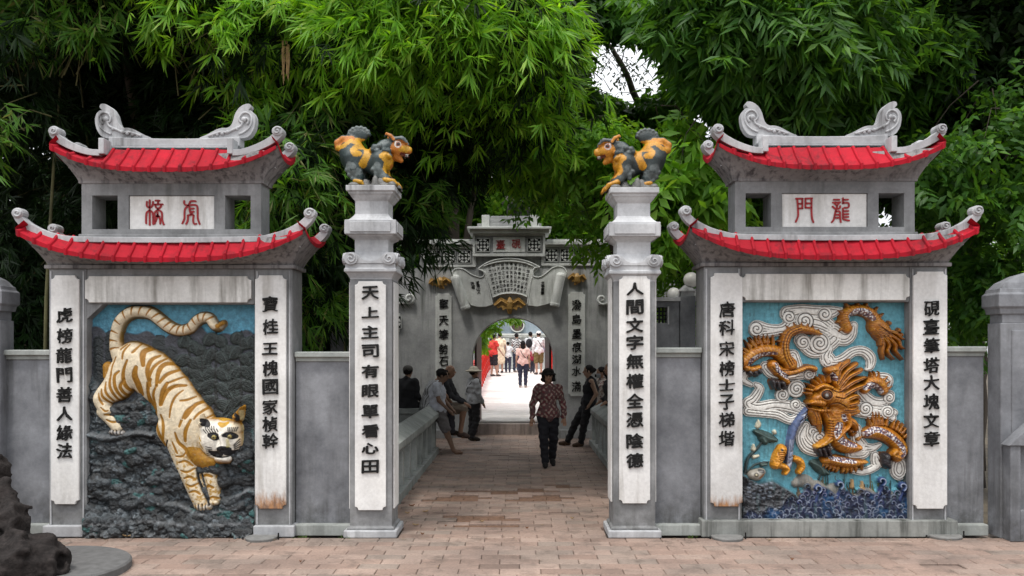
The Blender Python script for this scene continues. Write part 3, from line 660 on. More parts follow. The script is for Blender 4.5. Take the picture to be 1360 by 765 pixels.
    # skirting and the leaves of the door
    MB().box(fx(440), fx(600), YF_-.09, YF_-.001, 0, .18).mk('skirting', M['fargrey'], T, bevel=.01); MB().box(cx+R+.05, fx(830), YF_-.09, YF_-.001, 0, .18).mk('skirting', M['fargrey'], T, bevel=.01)
    for s2 in (-1, 1):
        xh = cx+s2*(R-.02); mb = MB(); ang = .07
        n = 5
        for i in range(n):
            a, b = .95*i/n, .95*(i+1)/n-.008
            xs = [xh-s2*math.sin(ang)*t for t in (a, b)]; ys = [YF_+.56+math.cos(ang)*t for t in (a, b)]
            o = -s2*.05
            mb.add([(xs[0], ys[0], .06), (xs[1], ys[1], .06), (xs[1]+o, ys[1], .06), (xs[0]+o, ys[0], .06), (xs[0], ys[0], 2.15), (xs[1], ys[1], 2.15), (xs[1]+o, ys[1], 2.15), (xs[0]+o, ys[0], 2.15)], [(0,3,2,1),(4,5,6,7),(0,1,5,4),(1,2,6,5),(2,3,7,6),(3,0,4,7)])
        mb.mk('door_leaf', M['door'], T)
M['door'] = simple('dark_red_door', (.05, .012, .01), .5, .3)
fargate()
# ================================================================ ground, paving, water
def slab(name, x0, x1, y0, y1, z, m, kind='structure', nx=1):
    o = mk(name, [(x0,y0,z),(x1,y0,z),(x1,y1,z),(x0,y1,z)], [(0,1,2,3)], m); tag(o, kind=kind); return o
def brickmat(name, a, b, c2, dirt):
    m, nt, bs = newmat(name); g = nt.nodes.new('ShaderNodeNewGeometry'); oi = nt.nodes.new('ShaderNodeObjectInfo')
    ad = nt.nodes.new('ShaderNodeMath'); ad.operation = 'ADD'; nt.links.new(g.outputs['Random Per Island'], ad.inputs[0]); nt.links.new(oi.outputs['Random'], ad.inputs[1])
    fr = nt.nodes.new('ShaderNodeMath'); fr.operation = 'FRACT'; nt.links.new(ad.outputs[0], fr.inputs[0])
    c = ramp(nt, fr.outputs[0], [(0, a), (.5, b), (.85, c2), (.95, a), (1, tuple(x*.72 for x in a))])
    big = ramp(nt, noise(nt, 1.1, 6, .6), [(.3, (.66, .65, .65)), (.62, (1.12, 1.08, 1.05))])
    c = mixc(nt, 1, c, big, 'MULTIPLY')
    fine = ramp(nt, noise(nt, 45, 6, .7), [(.3, (.7,)*3), (.7, (1.12,)*3)]); c = mixc(nt, 1, c, fine, 'MULTIPLY')
    dk = ramp(nt, noise(nt, 3.2, 8, .75), [(.50, (0,)*3), (.68, (.75,)*3)]); c = mixc(nt, dk, c, dirt)
    nt.links.new(c, bs.inputs['Base Color']); bs.inputs['Roughness'].default_value = .82
    bump(nt, bs, noise(nt, 60, 6, .7), .5, .006); return m
M['brick'] = brickmat('paving_brick', (.27, .195, .16), (.33, .25, .21), (.25, .205, .175), (.08, .06, .048))
M['mortar'] = plaster('joint_mortar', (.15, .12, .10), (.26, .21, .18), rough=.95)
M['earth'] = simple('bank_earth', (.07, .055, .035), .95, .5, 3, .8)
M['pale'] = plaster('pale_stone_paving', (.62, .58, .55), (.78, .74, .71), (.4, .37, .34), .35)
water, nt_, bs_ = newmat('lake_water'); bs_.inputs['Base Color'].default_value = (.012, .03, .018, 1); bs_.inputs['Roughness'].default_value = .06
bump(nt_, bs_, noise(nt_, 5, 3, .5), .25, .03)
g = slab('ground', -300, 300, -300, 8.9, -.035, M['mortar'])
slab('water', -900, 900, 8.9, 1500, -1.5, water)
mk('left_bank', *(lambda b: (b.v, b.f))(MB().box(-60, -2.6, 9.0, 70, -1.9, -.12)), M['earth'])['kind'] = 'structure'
mk('right_bank', *(lambda b: (b.v, b.f))(MB().box(2.6, 60, 9.0, 70, -1.9, -.12)), M['earth'])['kind'] = 'structure'
mk('bridge_deck', *(lambda b: (b.v, b.f))(MB().box(-1.72, 1.66, 8.9, 19.0, -.5, -.035)), M['mortar'])['kind'] = 'structure'
mk('terrace', *(lambda b: (b.v, b.f))(MB().box(-6, 6, 16.0, 18.9, -.52, -.037)), M['mortar'])['kind'] = 'structure'
# paving bricks in running bond, rows across the path
PG = empty('paved_path', (0, 9, 0), None, None); tag(PG, kind='structure')
LB, WB, GJ = .345, .172, .0045; rr = random.Random(11); bricks = []
row = 0; y = 6.3
while y < 18.9:
    off = (row % 2)*.5*LB+rr.uniform(-.02, .02)
    if y < 8.45: lo, hi = -(y+.3)*.62, (y+.3)*.62
    elif y < 9.0: lo, hi = plx+.27, prx-.27
    elif y < 16.2: lo, hi = -1.44, 1.38
    else: lo, hi = -4.5, 4.2
    i0 = int(math.floor((lo-off)/LB)); x = off+i0*LB
    while x < hi:
        a, b = max(x, lo), min(x+LB-GJ, hi)
        if b-a > .05: bricks.append((a, b, y, y+WB-.009, rr.random()))
        x += LB
    row += 1; y += WB
def brick_vf(a, b, c, d, s):
    r = random.Random(int(s*1e6)); t = [r.uniform(-.0025, .0025)+(-.012 if s > .985 else 0) for _ in range(4)]; e = .006
    v = [(a, c, -.04), (b, c, -.04), (b, d, -.04), (a, d, -.04), (a, c, t[0]-e), (b, c, t[1]-e), (b, d, t[2]-e), (a, d, t[3]-e), (a+e, c+e, t[0]), (b-e, c+e, t[1]), (b-e, d-e, t[2]), (a+e, d-e, t[3])]
    f = [(0,1,5,4),(1,2,6,5),(2,3,7,6),(3,0,4,7),(4,5,9,8),(5,6,10,9),(6,7,11,10),(7,4,8,11),(8,9,10,11)]
    return v, f
worn = [(400+a/2.957, 400-400+600+c/2.957, 400+b/2.957) for a, b, c in ((610,725,254),(670,790,266),(660,775,288),(545,640,183),(600,695,187),(660,800,153),(720,855,162),(860,950,148),(970,1060,134),(870,1010,183),(880,960,170),(560,660,170),(640,700,176))]
M['worn'] = simple('worn_bare_brick', (.15, .085, .055), .9, .4, 25, .6)
def isworn(bk):
    Y = (bk[2]+bk[3])/2; v = V0+F*H/Y; u0_, u1_ = U0+F*bk[0]/Y, U0+F*bk[1]/Y; m = (u0_+u1_)/2
    return any(a-6 < m < b+6 and abs(v-c) < 2.4 for a, c, b in worn)
def shows(bk):
    u = U0+F*(bk[0]+bk[1])/2/bk[2]; v = V0+F*H/bk[3]
    return 0 <= u <= 1360 and v < 766
vis = sorted([b for b in bricks if shows(b)], key=lambda b: b[2]); near = set(vis[:270])
rest = MB()
for bk in bricks:
    v, f = brick_vf(*bk)
    if isworn(bk): v = [(a, b, c-.014) for a, b, c in v]; mk('brick', v, f, M['worn'], PG); continue
    if bk in near: mk('brick', v, f, M['brick'], PG)
    else: rest.add(v, f)
o = rest.mk('brick_field', M['brick'], PG); o['kind'] = 'stuff'
# more of the plaza behind the viewer and to the sides: joined bricks would never be seen singly
# ---- threshold steps and pale ramp beyond the far gate
def zr(y): return float(np.interp(y, [19.2, 19.21, 24, 30, 33, 35, 37.5, 41, 60], [.27, .27, .36, .585, .79, .92, 1.0, .92, .6]))
for k, (ya, zz) in enumerate(((18.95, .235),)):
    o = MB().box(-1.6, 1.5, ya, 19.19, -.02, zz).mk('step', plaster('pink_stone', (.36, .30, .27), (.50, .43, .40)), bevel=.012); tag(o, kind='structure')
mb = MB(); ys = list(np.arange(19.2, 60, 1.1))
for i in range(len(ys)-1):
    a, b = ys[i], ys[i+1]-.012
    mb.add([(-2.4, a, zr(a)), (2.4, a, zr(a)), (2.4, b, zr(b)), (-2.4, b, zr(b)), (-2.4, a, zr(a)-.5), (2.4, a, zr(a)-.5), (2.4, b, zr(b)-.5), (-2.4, b, zr(b)-.5)], [(0,1,2,3),(4,7,6,5),(0,4,5,1),(1,5,6,2),(2,6,7,3),(3,7,4,0)])
tag(mb.mk('ramp', M['pale']), kind='structure')
# ================================================================ balustrades
def balustrade(pts, label, inner, y0, y1, xin, sgn, step=.7):
    """runs along Y at x = xin (inner foot); sgn -1: body lies towards -x"""
    T = empty('balustrade', (xin, (y0+y1)/2, 0), label, 'balustrade', 'low cement balustrades along the bridge')
    bx = lambda a, b: sorted((xin+sgn*a, xin+sgn*b))
    a, b = bx(0, .34); MB().box(a, b, y0, y1, -.3, .10).mk('kerb', M['rail'], T, bevel=.01)
    a, b = bx(.04, .30); MB().box(a, b, y0+.01, y1-.01, .585, .66).mk('top_rail', M['rail'], T)
    o = [(-.02, .66), (-.02, .735), (.0, .75), (.16, .86), (.18, .86), (.34, .75), (.36, .735), (.36, .66)]
    MB().loft([[(xin+sgn*p, yy, q) for p, q in o] for yy in (y0, y1)]).mk('coping', M['rail'], T)
    n = max(1, int(round((y1-y0)/step)))
    for i in range(n+1):
        yy = y0+.07+(y1-y0-.14)*i/n; a, b = bx(.05, .15)
        MB().box(a, b, yy-.07, yy+.07, .10, .585).mk('baluster', M['rail'], T, bevel=.008)
        if i < n:
            pass
balustrade(None, 'cement balustrade on the left side of the bridge, a man leaning at its far end', 0, 8.99, 15.6, -1.44, -1)
balustrade(None, 'cement balustrade on the right of the bridge, woman in black at its far end', 0, 8.99, 17.0, 1.38, 1)
# rail across the left of the terrace
T = empty('terrace_rail', (-3.2, 15.9, 0), 'solid low rail of the terrace running left, people sitting on it', 'rail')
MB().box(-5.2, -1.80, 15.62, 15.9, -.3, .70).mk('rail_wall', M['rail'], T)
MB().box(-5.2, -1.80, 15.56, 15.96, .70, .80).mk('rail_coping', M['rail'], T, bevel=.012)
# wall and posts behind the short walls
T = empty('lake_wall', (X_(885, 16), 16, 0), 'grey garden wall with a square lattice opening, left of the globe lamp post', 'wall')
Y = 13.0
MB().box(X_(845, Y), X_(872, Y), Y, Y+.25, -.1, Z_(400, Y)).mk('wall_face', M['wall'], T)
MB().box(X_(886.5, Y), X_(902, Y), Y, Y+.25, -.1, Z_(400, Y)).mk('wall_face', M['wall'], T)
MB().box(X_(872, Y), X_(886.5, Y), Y, Y+.25, Z_(408, Y), Z_(400, Y)).mk('wall_face', M['wall'], T)
MB().box(X_(872, Y), X_(886.5, Y), Y, Y+.25, -.1, Z_(429, Y)).mk('wall_face', M['wall'], T)
MB().box(X_(845, Y), X_(903, Y), Y-.05, Y+.3, Z_(400, Y), Z_(395, Y)).mk('coping', M['trim'], T)
mb = MB(); x0, x1, za, zb = X_(872, Y), X_(886.5, Y), Z_(429, Y), Z_(408, Y)
for i in range(1, 3): mb.box(x0+(x1-x0)*i/3-.012, x0+(x1-x0)*i/3+.012, Y+.08, Y+.12, za, zb)
for i in range(1, 4): mb.box(x0, x1, Y+.085, Y+.115, za+(zb-za)*i/4-.012, za+(zb-za)*i/4+.012)
mb.mk('lattice', M['dark'], T)
MB().box(X_(886.6, Y), X_(888.5, Y), Y-.02, Y+.0, Z_(431, Y), Z_(407, Y)).mk('window_trim', M['trim'], T)
M['globe'] = simple('lamp_globe_glass', (.82, .82, .80), .25, .03, 4, .02)
def lamppost(u0, u1, vt, Y, label, globes):
    x0, x1 = X_(u0, Y), X_(u1, Y); cx = (x0+x1)/2; h = (x1-x0)/2; cy = Y+h
    T = empty('lamp_post', (cx, cy, -.1), label, 'lamp post')
    MB().box(cx-h, cx+h, cy-h, cy+h, -.1, Z_(vt+8, Y)).mk('post_body', M['wall'], T, bevel=.01)
    MB().sqlathe(cx, cy, [(Z_(vt+8, Y), h*.8), (Z_(vt+2, Y), h*.8), (Z_(vt+1.9, Y), h*1.05), (Z_(vt+.5, Y), h*1.02), (Z_(vt-7, Y), .03)]).mk('post_cap', M['trim'], T)
    for (u, v, r) in globes:
        mb = MB(); R = r*Y/F; x, z = X_(u, Y), Z_(v, Y)
        mb.lathe(x, cy, [(z+R*math.sin(a), max(.004, R*math.cos(a))) for a in np.linspace(-math.pi/2, math.pi/2, 12)], 20); mb.mk('globe', M['globe'], T, smooth=True)
        if u != globes[0][0]: mb = MB(); mb.tube([(cx, cy, Z_(vt+14, Y)), (x, cy, Z_(v+r*1.8, Y)), (x, cy, Z_(v+r*.9, Y))], .018, 6); mb.mk('bracket', M['ink'], T)
lamppost(903, 924, 385, 13.0, 'short grey post carrying white globe lamps, seen between the right pillar and the dragon tower', [(920, 371, 10.5), (896.5, 390, 9), (928.5, 391, 9)])
T = empty('garden_post', (X_(451, 13), 13, -.1), 'plain grey wall end seen under the bamboo, left of the left pillar', 'wall')
MB().box(X_(439, 13), X_(470, 13), 13, 13.4, -.1, Z_(404, 13)).mk('wall_face', M['wall'], T)
MB().box(X_(437, 13), X_(470, 13), 12.95, 13.45, Z_(404, 13), Z_(400, 13)).mk('coping', M['wall'], T)
# ================================================================ beyond the far gate
M['redwood'] = simple('red_lacquer', (.62, .02, .012), .4, .2)
for s, lab in ((-1, 'red wooden bridge railing on the left beyond the far gate'), (1, 'red wooden bridge railing on the right beyond the far gate')):
    T = empty('red_railing', (s*1.3, 29, zr(29)), lab, 'railing', 'red bridge railings beyond the gate')
    ys = list(np.arange(22, 39, 1.0))
    for y in ys:
        mb = MB().box(s*1.3-.06, s*1.3+.06, y-.06, y+.06, zr(y)-.05, zr(y)+1.02); mb.sqlathe(s*1.3, y, [(zr(y)+1.02, .08), (zr(y)+1.08, .08), (zr(y)+1.14, .02)]); mb.mk('post', M['redwood'], T)
    for (a, b) in ((.12, .2), (.48, .54), (.86, .95)):
        MB().loft([[(s*1.3-.04, y, zr(y)+a), (s*1.3+.04, y, zr(y)+a), (s*1.3+.04, y, zr(y)+b), (s*1.3-.04, y, zr(y)+b)] for y in ys]).mk('rail', M['redwood'], T)
    for i in range(len(ys)-1):
        y = ys[i]; mb = MB()
        for (c0, c1) in (((.2, .48), (.48, .2)), ((.54, .86), (.86, .54))):
            for c in ((c0[0], c1[0]), (c0[1], c1[1])):
                mb.tube([(s*1.3, y+.06, zr(y)+c[0]), (s*1.3, y+.94, zr(y+1)+c[1])], .02, 4)
        mb.mk('brace', M['redwood'], T)
M['pblue'] = plaster('pale_blue_plaster', (.22, .28, .33), (.34, .40, .45), (.15, .17, .18), .5)
T = empty('island_gate', (0, 46, .9), 'grey blue gate pavilion with a round opening far beyond the bridge', 'gate')
Y = 46.; cx, cz = X_(687, Y), Z_(432, Y); R = 9.5*Y/F
MB().box(X_(628, Y), X_(752, Y), Y, Y+.4, .5, Z_(448, Y)).mk('gate_wall', M['fargrey'], T)
MB().box(X_(622, Y), X_(758, Y), Y-.15, Y+.5, Z_(448, Y), Z_(445.5, Y)).box(X_(620, Y), X_(760, Y), Y-.22, Y+.5, Z_(445.4, Y), Z_(443, Y)).mk('cornice', M['fartrim'], T)
MB().box(X_(632, Y), X_(748, Y), Y+.05, Y+.3, Z_(443, Y), Z_(420, Y)).mk('parapet', M['pblue'], T)
mb = MB(); n = 28
for i in range(n):
    a0, a1 = 2*math.pi*i/n, 2*math.pi*(i+1)/n
    mb.prism([(cx+R*math.cos(a0), cz+R*math.sin(a0)), (cx+R*math.cos(a1), cz+R*math.sin(a1)), (cx+R*.84*math.cos(a1), cz+R*.84*math.sin(a1)), (cx+R*.84*math.cos(a0), cz+R*.84*math.sin(a0))], Y-.2, Y+.04)
mb.mk('round_frame', M['fartrim'], T)
MB().prism([(cx+R*.85*math.cos(i*.25), cz+R*.85*math.sin(i*.25)) for i in range(25)], Y-.02, Y+.03).mk('round_recess', simple('brown_panel', (.12, .08, .07), .7), T)
for u in (645, 672, 703, 730): MB().box(X_(u, Y)-.18, X_(u, Y)+.18, Y-.1, Y-.001, .9, Z_(448.5, Y)).mk('pilaster', M['fartrim'], T)
for u in (655, 719): 
    mb = MB(); mb.tube([(x, Y-.03, z) for x, z in spiral_pts(X_(u-2, Y), Z_(452, Y), .1, 1, 0)], .025, 5); mb.tube([(x, Y-.03, z) for x, z in spiral_pts(X_(u+3, Y), Z_(452, Y), .1, 1, 0, -1)], .025, 5); mb.mk('wall_ornament', M['ink'], T)
# ================================================================ small things on the ground
M['stone'] = simple('worn_stone', (.17, .17, .165), .8, .25, 15, .4)
for (u, v, w_, lab) in ((347, 716, 42, 'flat grey round stone cap at the foot of the tiger tower'), (966, 715.5, 42, 'flat grey round stone cap at the left foot of the dragon tower'), (1254, 713.5, 44, 'flat grey round stone cap at the right foot of the dragon tower')):
    Y = F*H/(v-V0); k = Y/F; x = X_(u, Y)
    T = empty('drain_cap', (x, Y, 0), lab, 'stone cap', 'flat round caps along the wall foot')
    mb = MB(); R = w_/2*k; mb.lathe(x, Y, [(-.01, R*.96), (.018, R), (.026, R*.98), (.03, R*.9)], 26); mb.mk('disc', M['stone'], T)
    for s in (-1, 1):
        mb = MB(); mb.tube([(x+s*R*1.12, Y-.02, -.02), (x+s*R*1.12, Y-.02, .045+.02*s)], .008, 6); mb.mk('peg', M['ink'], T)
T = empty('round_plinth', (X_(40, 7.4), 7.4, 0), 'dark grey round stone kerb in front of the wall at the lower left', 'plinth')
mb = MB(); cxp, cyp, Rp = X_(35, 7.0), 7.2, .70
mb.lathe(cxp, cyp, [(-.02, Rp), (.055, Rp), (.07, Rp-.015), (.07, .02)], 56); mb.mk('kerb_ring', simple('dark_cement', (.10, .10, .10), .85, .25, 12, .4), T)
M['dryleaf'] = simple('dry_leaf', (.20, .08, .03), .7, .5, 30); M['dryleaf2'] = simple('dry_leaf_pale', (.35, .24, .12), .7, .4, 30)
lf = [(547, 673, 8, 0), (541, 683, 7, 1), (565, 681, 8, 1), (552, 699, 9, 1), (561, 711, 5, 0), (141, 712.5, 17, 0), (308, 713, 8, 0), (168, 714, 12, 1), (592, 700, 3, 0), (399, 748, 3, 0), (640, 694, 6, 1), (1024, 712, 5, 1), (700, 703, 4, 0), (1052, 745, 4, 0), (760, 690, 5, 1)]
descs = ['curled brown leaf by the foot of the left balustrade', 'thin pale leaf stalk just below the curled leaf by the left balustrade', 'pale dry leaf flat on the path left of its middle', 'long pale dry leaf near the left pillar base', 'small brown leaf at the left pillar base, nearest it', 'long red brown leaf at the foot of the tiger relief', 'small red leaf below the right corner of the tiger relief', 'pale dry leaf beside the long red brown leaf under the tiger', 'tiny brown leaf in the middle of the pink path', 'tiny dark leaf on the plaza in front of the left wall', 'pale leaf on the path right of the worn bricks', 'pale leaf at the foot of the dragon tower', 'tiny brown leaf on the path before the walking woman', 'small dark leaf on the plaza in front of the dragon tower', 'pale leaf on the path near the right pillar']
for k, (u, v, w_, c) in enumerate(lf):
    Y = F*H/(v-V0); r = w_/2*Y/F; x = X_(u, Y); a = random.Random(k).uniform(-.5, .5); V = []
    for t, wd in ((-1, .03), (-.5, .3), (0, .42), (.5, .3), (1, .02)):
        for s in (-1, 0, 1): px, py = t*r, s*wd*r; V.append((x+px*math.cos(a)-py*math.sin(a), Y+px*math.sin(a)+py*math.cos(a), .008+abs(s)*.012+.012*t*t))
    Fc = [(i*3+j, i*3+j+1, i*3+j+4, i*3+j+3) for i in range(4) for j in range(2)]
    tag(mk('fallen_leaf', V, Fc, M['dryleaf'] if c == 0 else M['dryleaf2']), descs[k], 'leaf', 'dry leaves on the paving')
# ================================================================ relief and solid sculpting
def lattice_noise(shape, cell, seed):
    """smooth value noise on a 2-D grid"""
    r = np.random.default_rng(seed); h, w_ = shape; gh, gw = int(h/cell)+3, int(w_/cell)+3; g = r.random((gh, gw))
    y = np.arange(h)/cell; x = np.arange(w_)/cell; yi, xi = y.astype(int), x.astype(int); fy, fx_ = y-yi, x-xi
    fy = (fy*fy*(3-2*fy))[:, None]; fx_ = (fx_*fx_*(3-2*fx_))[None]
    a = g[np.ix_(yi, xi)]; b = g[np.ix_(yi, xi+1)]; c = g[np.ix_(yi+1, xi)]; d = g[np.ix_(yi+1, xi+1)]
    return (a*(1-fx_)+b*fx_)*(1-fy)+(c*(1-fx_)+d*fx_)*fy
def fbm(shape, cell, seed, octs=4, gain=.55, ridged=False):
    t = 0; a = 1; s = 0
    for k in range(octs):
        n = lattice_noise(shape, max(cell/2**k, 1.01), seed+k)
        if ridged: n = 1-abs(2*n-1)
        t = t+n*a; s += a; a *= gain
    return t/s
class Relief:
    """a height field over a rectangle of the wall, drawn with brush strokes; u, v photo pixels, height in metres"""
    def __init__(s, u0, v0, u1, v1, step, base=-.02, col=(.5, .5, .5)):
        s.u = np.arange(u0, u1+step*.5, step); s.v = np.arange(v0, v1+step*.5, step); s.step = step
        s.U, s.V = np.meshgrid(s.u, s.v); s.H = np.full(s.U.shape, base, float); s.C = np.zeros(s.U.shape+(3,))+np.array(col); s.base = base
    def _box(s, p, r):
        u0, u1 = p[:, 0].min()-r, p[:, 0].max()+r; v0, v1 = p[:, 1].min()-r, p[:, 1].max()+r
        i0, i1 = np.searchsorted(s.u, [u0, u1]); j0, j1 = np.searchsorted(s.v, [v0, v1])
        return slice(j0, j1), slice(i0, i1)
    def dist(s, pts, rad, smooth=True):
        """pts list of (u,v), rad scalar or list -> (window, d, r, t)"""
        p = np.array([(a[0], a[1]) for a in pts], float); rad = np.array(rad if hasattr(rad, '__len__') else [rad]*len(p), float)
        if len(rad) != len(p): rad = np.interp(np.linspace(0, 1, len(p)), np.linspace(0, 1, len(rad)), rad)
        if smooth and len(p) > 2:
            q = smoothline(np.column_stack([p, rad]), 5); p, rad = q[:, :2], np.maximum(q[:, 2], .05)
        w_ = s._box(p, rad.max()+3); U, V = s.U[w_], s.V[w_]
        bd = np.full(U.shape, 1e9); br = np.ones(U.shape); bt = np.zeros(U.shape); n = len(p)
        if n == 1: return w_, np.hypot(U-p[0, 0], V-p[0, 1]), np.full(U.shape, rad[0]), bt
        for i in range(n-1):
            ax, ay = p[i]; bx_, by = p[i+1]; dx, dy = bx_-ax, by-ay; L2 = dx*dx+dy*dy+1e-9
            t = np.clip(((U-ax)*dx+(V-ay)*dy)/L2, 0, 1); d = np.hypot(U-ax-t*dx, V-ay-t*dy); r = rad[i]+(rad[i+1]-rad[i])*t
            k = d-r < bd-br; bd = np.where(k, d, bd); br = np.where(k, r, br); bt = np.where(k, (i+t)/(n-1), bt)
        return w_, bd, br, bt
    def raise_(s, pts, rad, h, col=None, k=.012, smooth=True, power=.5, lift=0):
        w_, d, r, t = s.dist(pts, rad, smooth); x = d/r
        hh = h if not hasattr(h, '__len__') else np.interp(t, np.linspace(0, 1, len(h)), h)
        z = np.where(x < 1, lift+hh*np.maximum(1-x*x, 0)**power, lift-(d-r)*.02)
        a = s.H[w_]; m = z > a
        if col is not None: s.C[w_] = np.where((m & (x < 1.02))[..., None], np.array(col), s.C[w_])
        if k > 0:
            hx = np.clip(.5+.5*(z-a)/k, 0, 1); s.H[w_] = a*(1-hx)+z*hx+k*hx*(1-hx)
        else: s.H[w_] = np.maximum(a, z)
    def paint(s, pts, rad, col, smooth=True, soft=.8, groove=0, only=None, amt=1):
        w_, d, r, t = s.dist(pts, rad, smooth); a = np.clip((r-d)/soft+.5, 0, 1)*amt
        if only is not None: a = a*(s.H[w_] > only)
        s.C[w_] = s.C[w_]*(1-a[..., None])+np.array(col)*a[..., None]
        if groove: s.H[w_] -= groove*a
    def poly(s, pts):
        """inside mask of a polygon"""
        p = np.array(pts, float); ins = np.zeros(s.U.shape, bool); n = len(p)
        for i in range(n):
            a, b = p[i], p[(i+1) % n]
            if a[1] == b[1]: continue
            c = ((a[1] > s.V) != (b[1] > s.V)) & (s.U < (b[0]-a[0])*(s.V-a[1])/(b[1]-a[1])+a[0]); ins ^= c
        return ins
    def mesh(s, name, m, parent, y, cut=None, clip=None):
        if clip is not None: s.H[~clip] = s.base-1
        H_ = s.H; ny, nx = H_.shape
        V = np.stack([(s.U-U0)/F*YG, y-H_, H-(s.V-V0)/F*YG], -1).reshape(-1, 3)
        idx = np.arange(ny*nx).reshape(ny, nx); q = np.stack([idx[:-1, :-1], idx[1:, :-1], idx[1:, 1:], idx[:-1, 1:]], -1).reshape(-1, 4)
        if cut is not None:
            k = (H_.ravel()[q] > cut).any(1); q = q[k]
            V[:, 1] = np.minimum(V[:, 1], y-max(cut-.012, -.5) if cut is not None else 9)
        use = np.unique(q); rm = np.full(ny*nx, -1); rm[use] = np.arange(len(use))
        return fastmesh(name, V[use], rm[q], m, parent, True, s.C.reshape(-1, 3)[use])
M['paint'] = vcol('painted_stucco', .55, .3, 26, .55, .35, .008)
M['paint_gloss'] = vcol('glazed_stucco', .38, .25, 30, .4, .5, .006)
M['rockpaint'] = vcol('painted_rockwork', .42, .45, 22, 1, .5, .018)
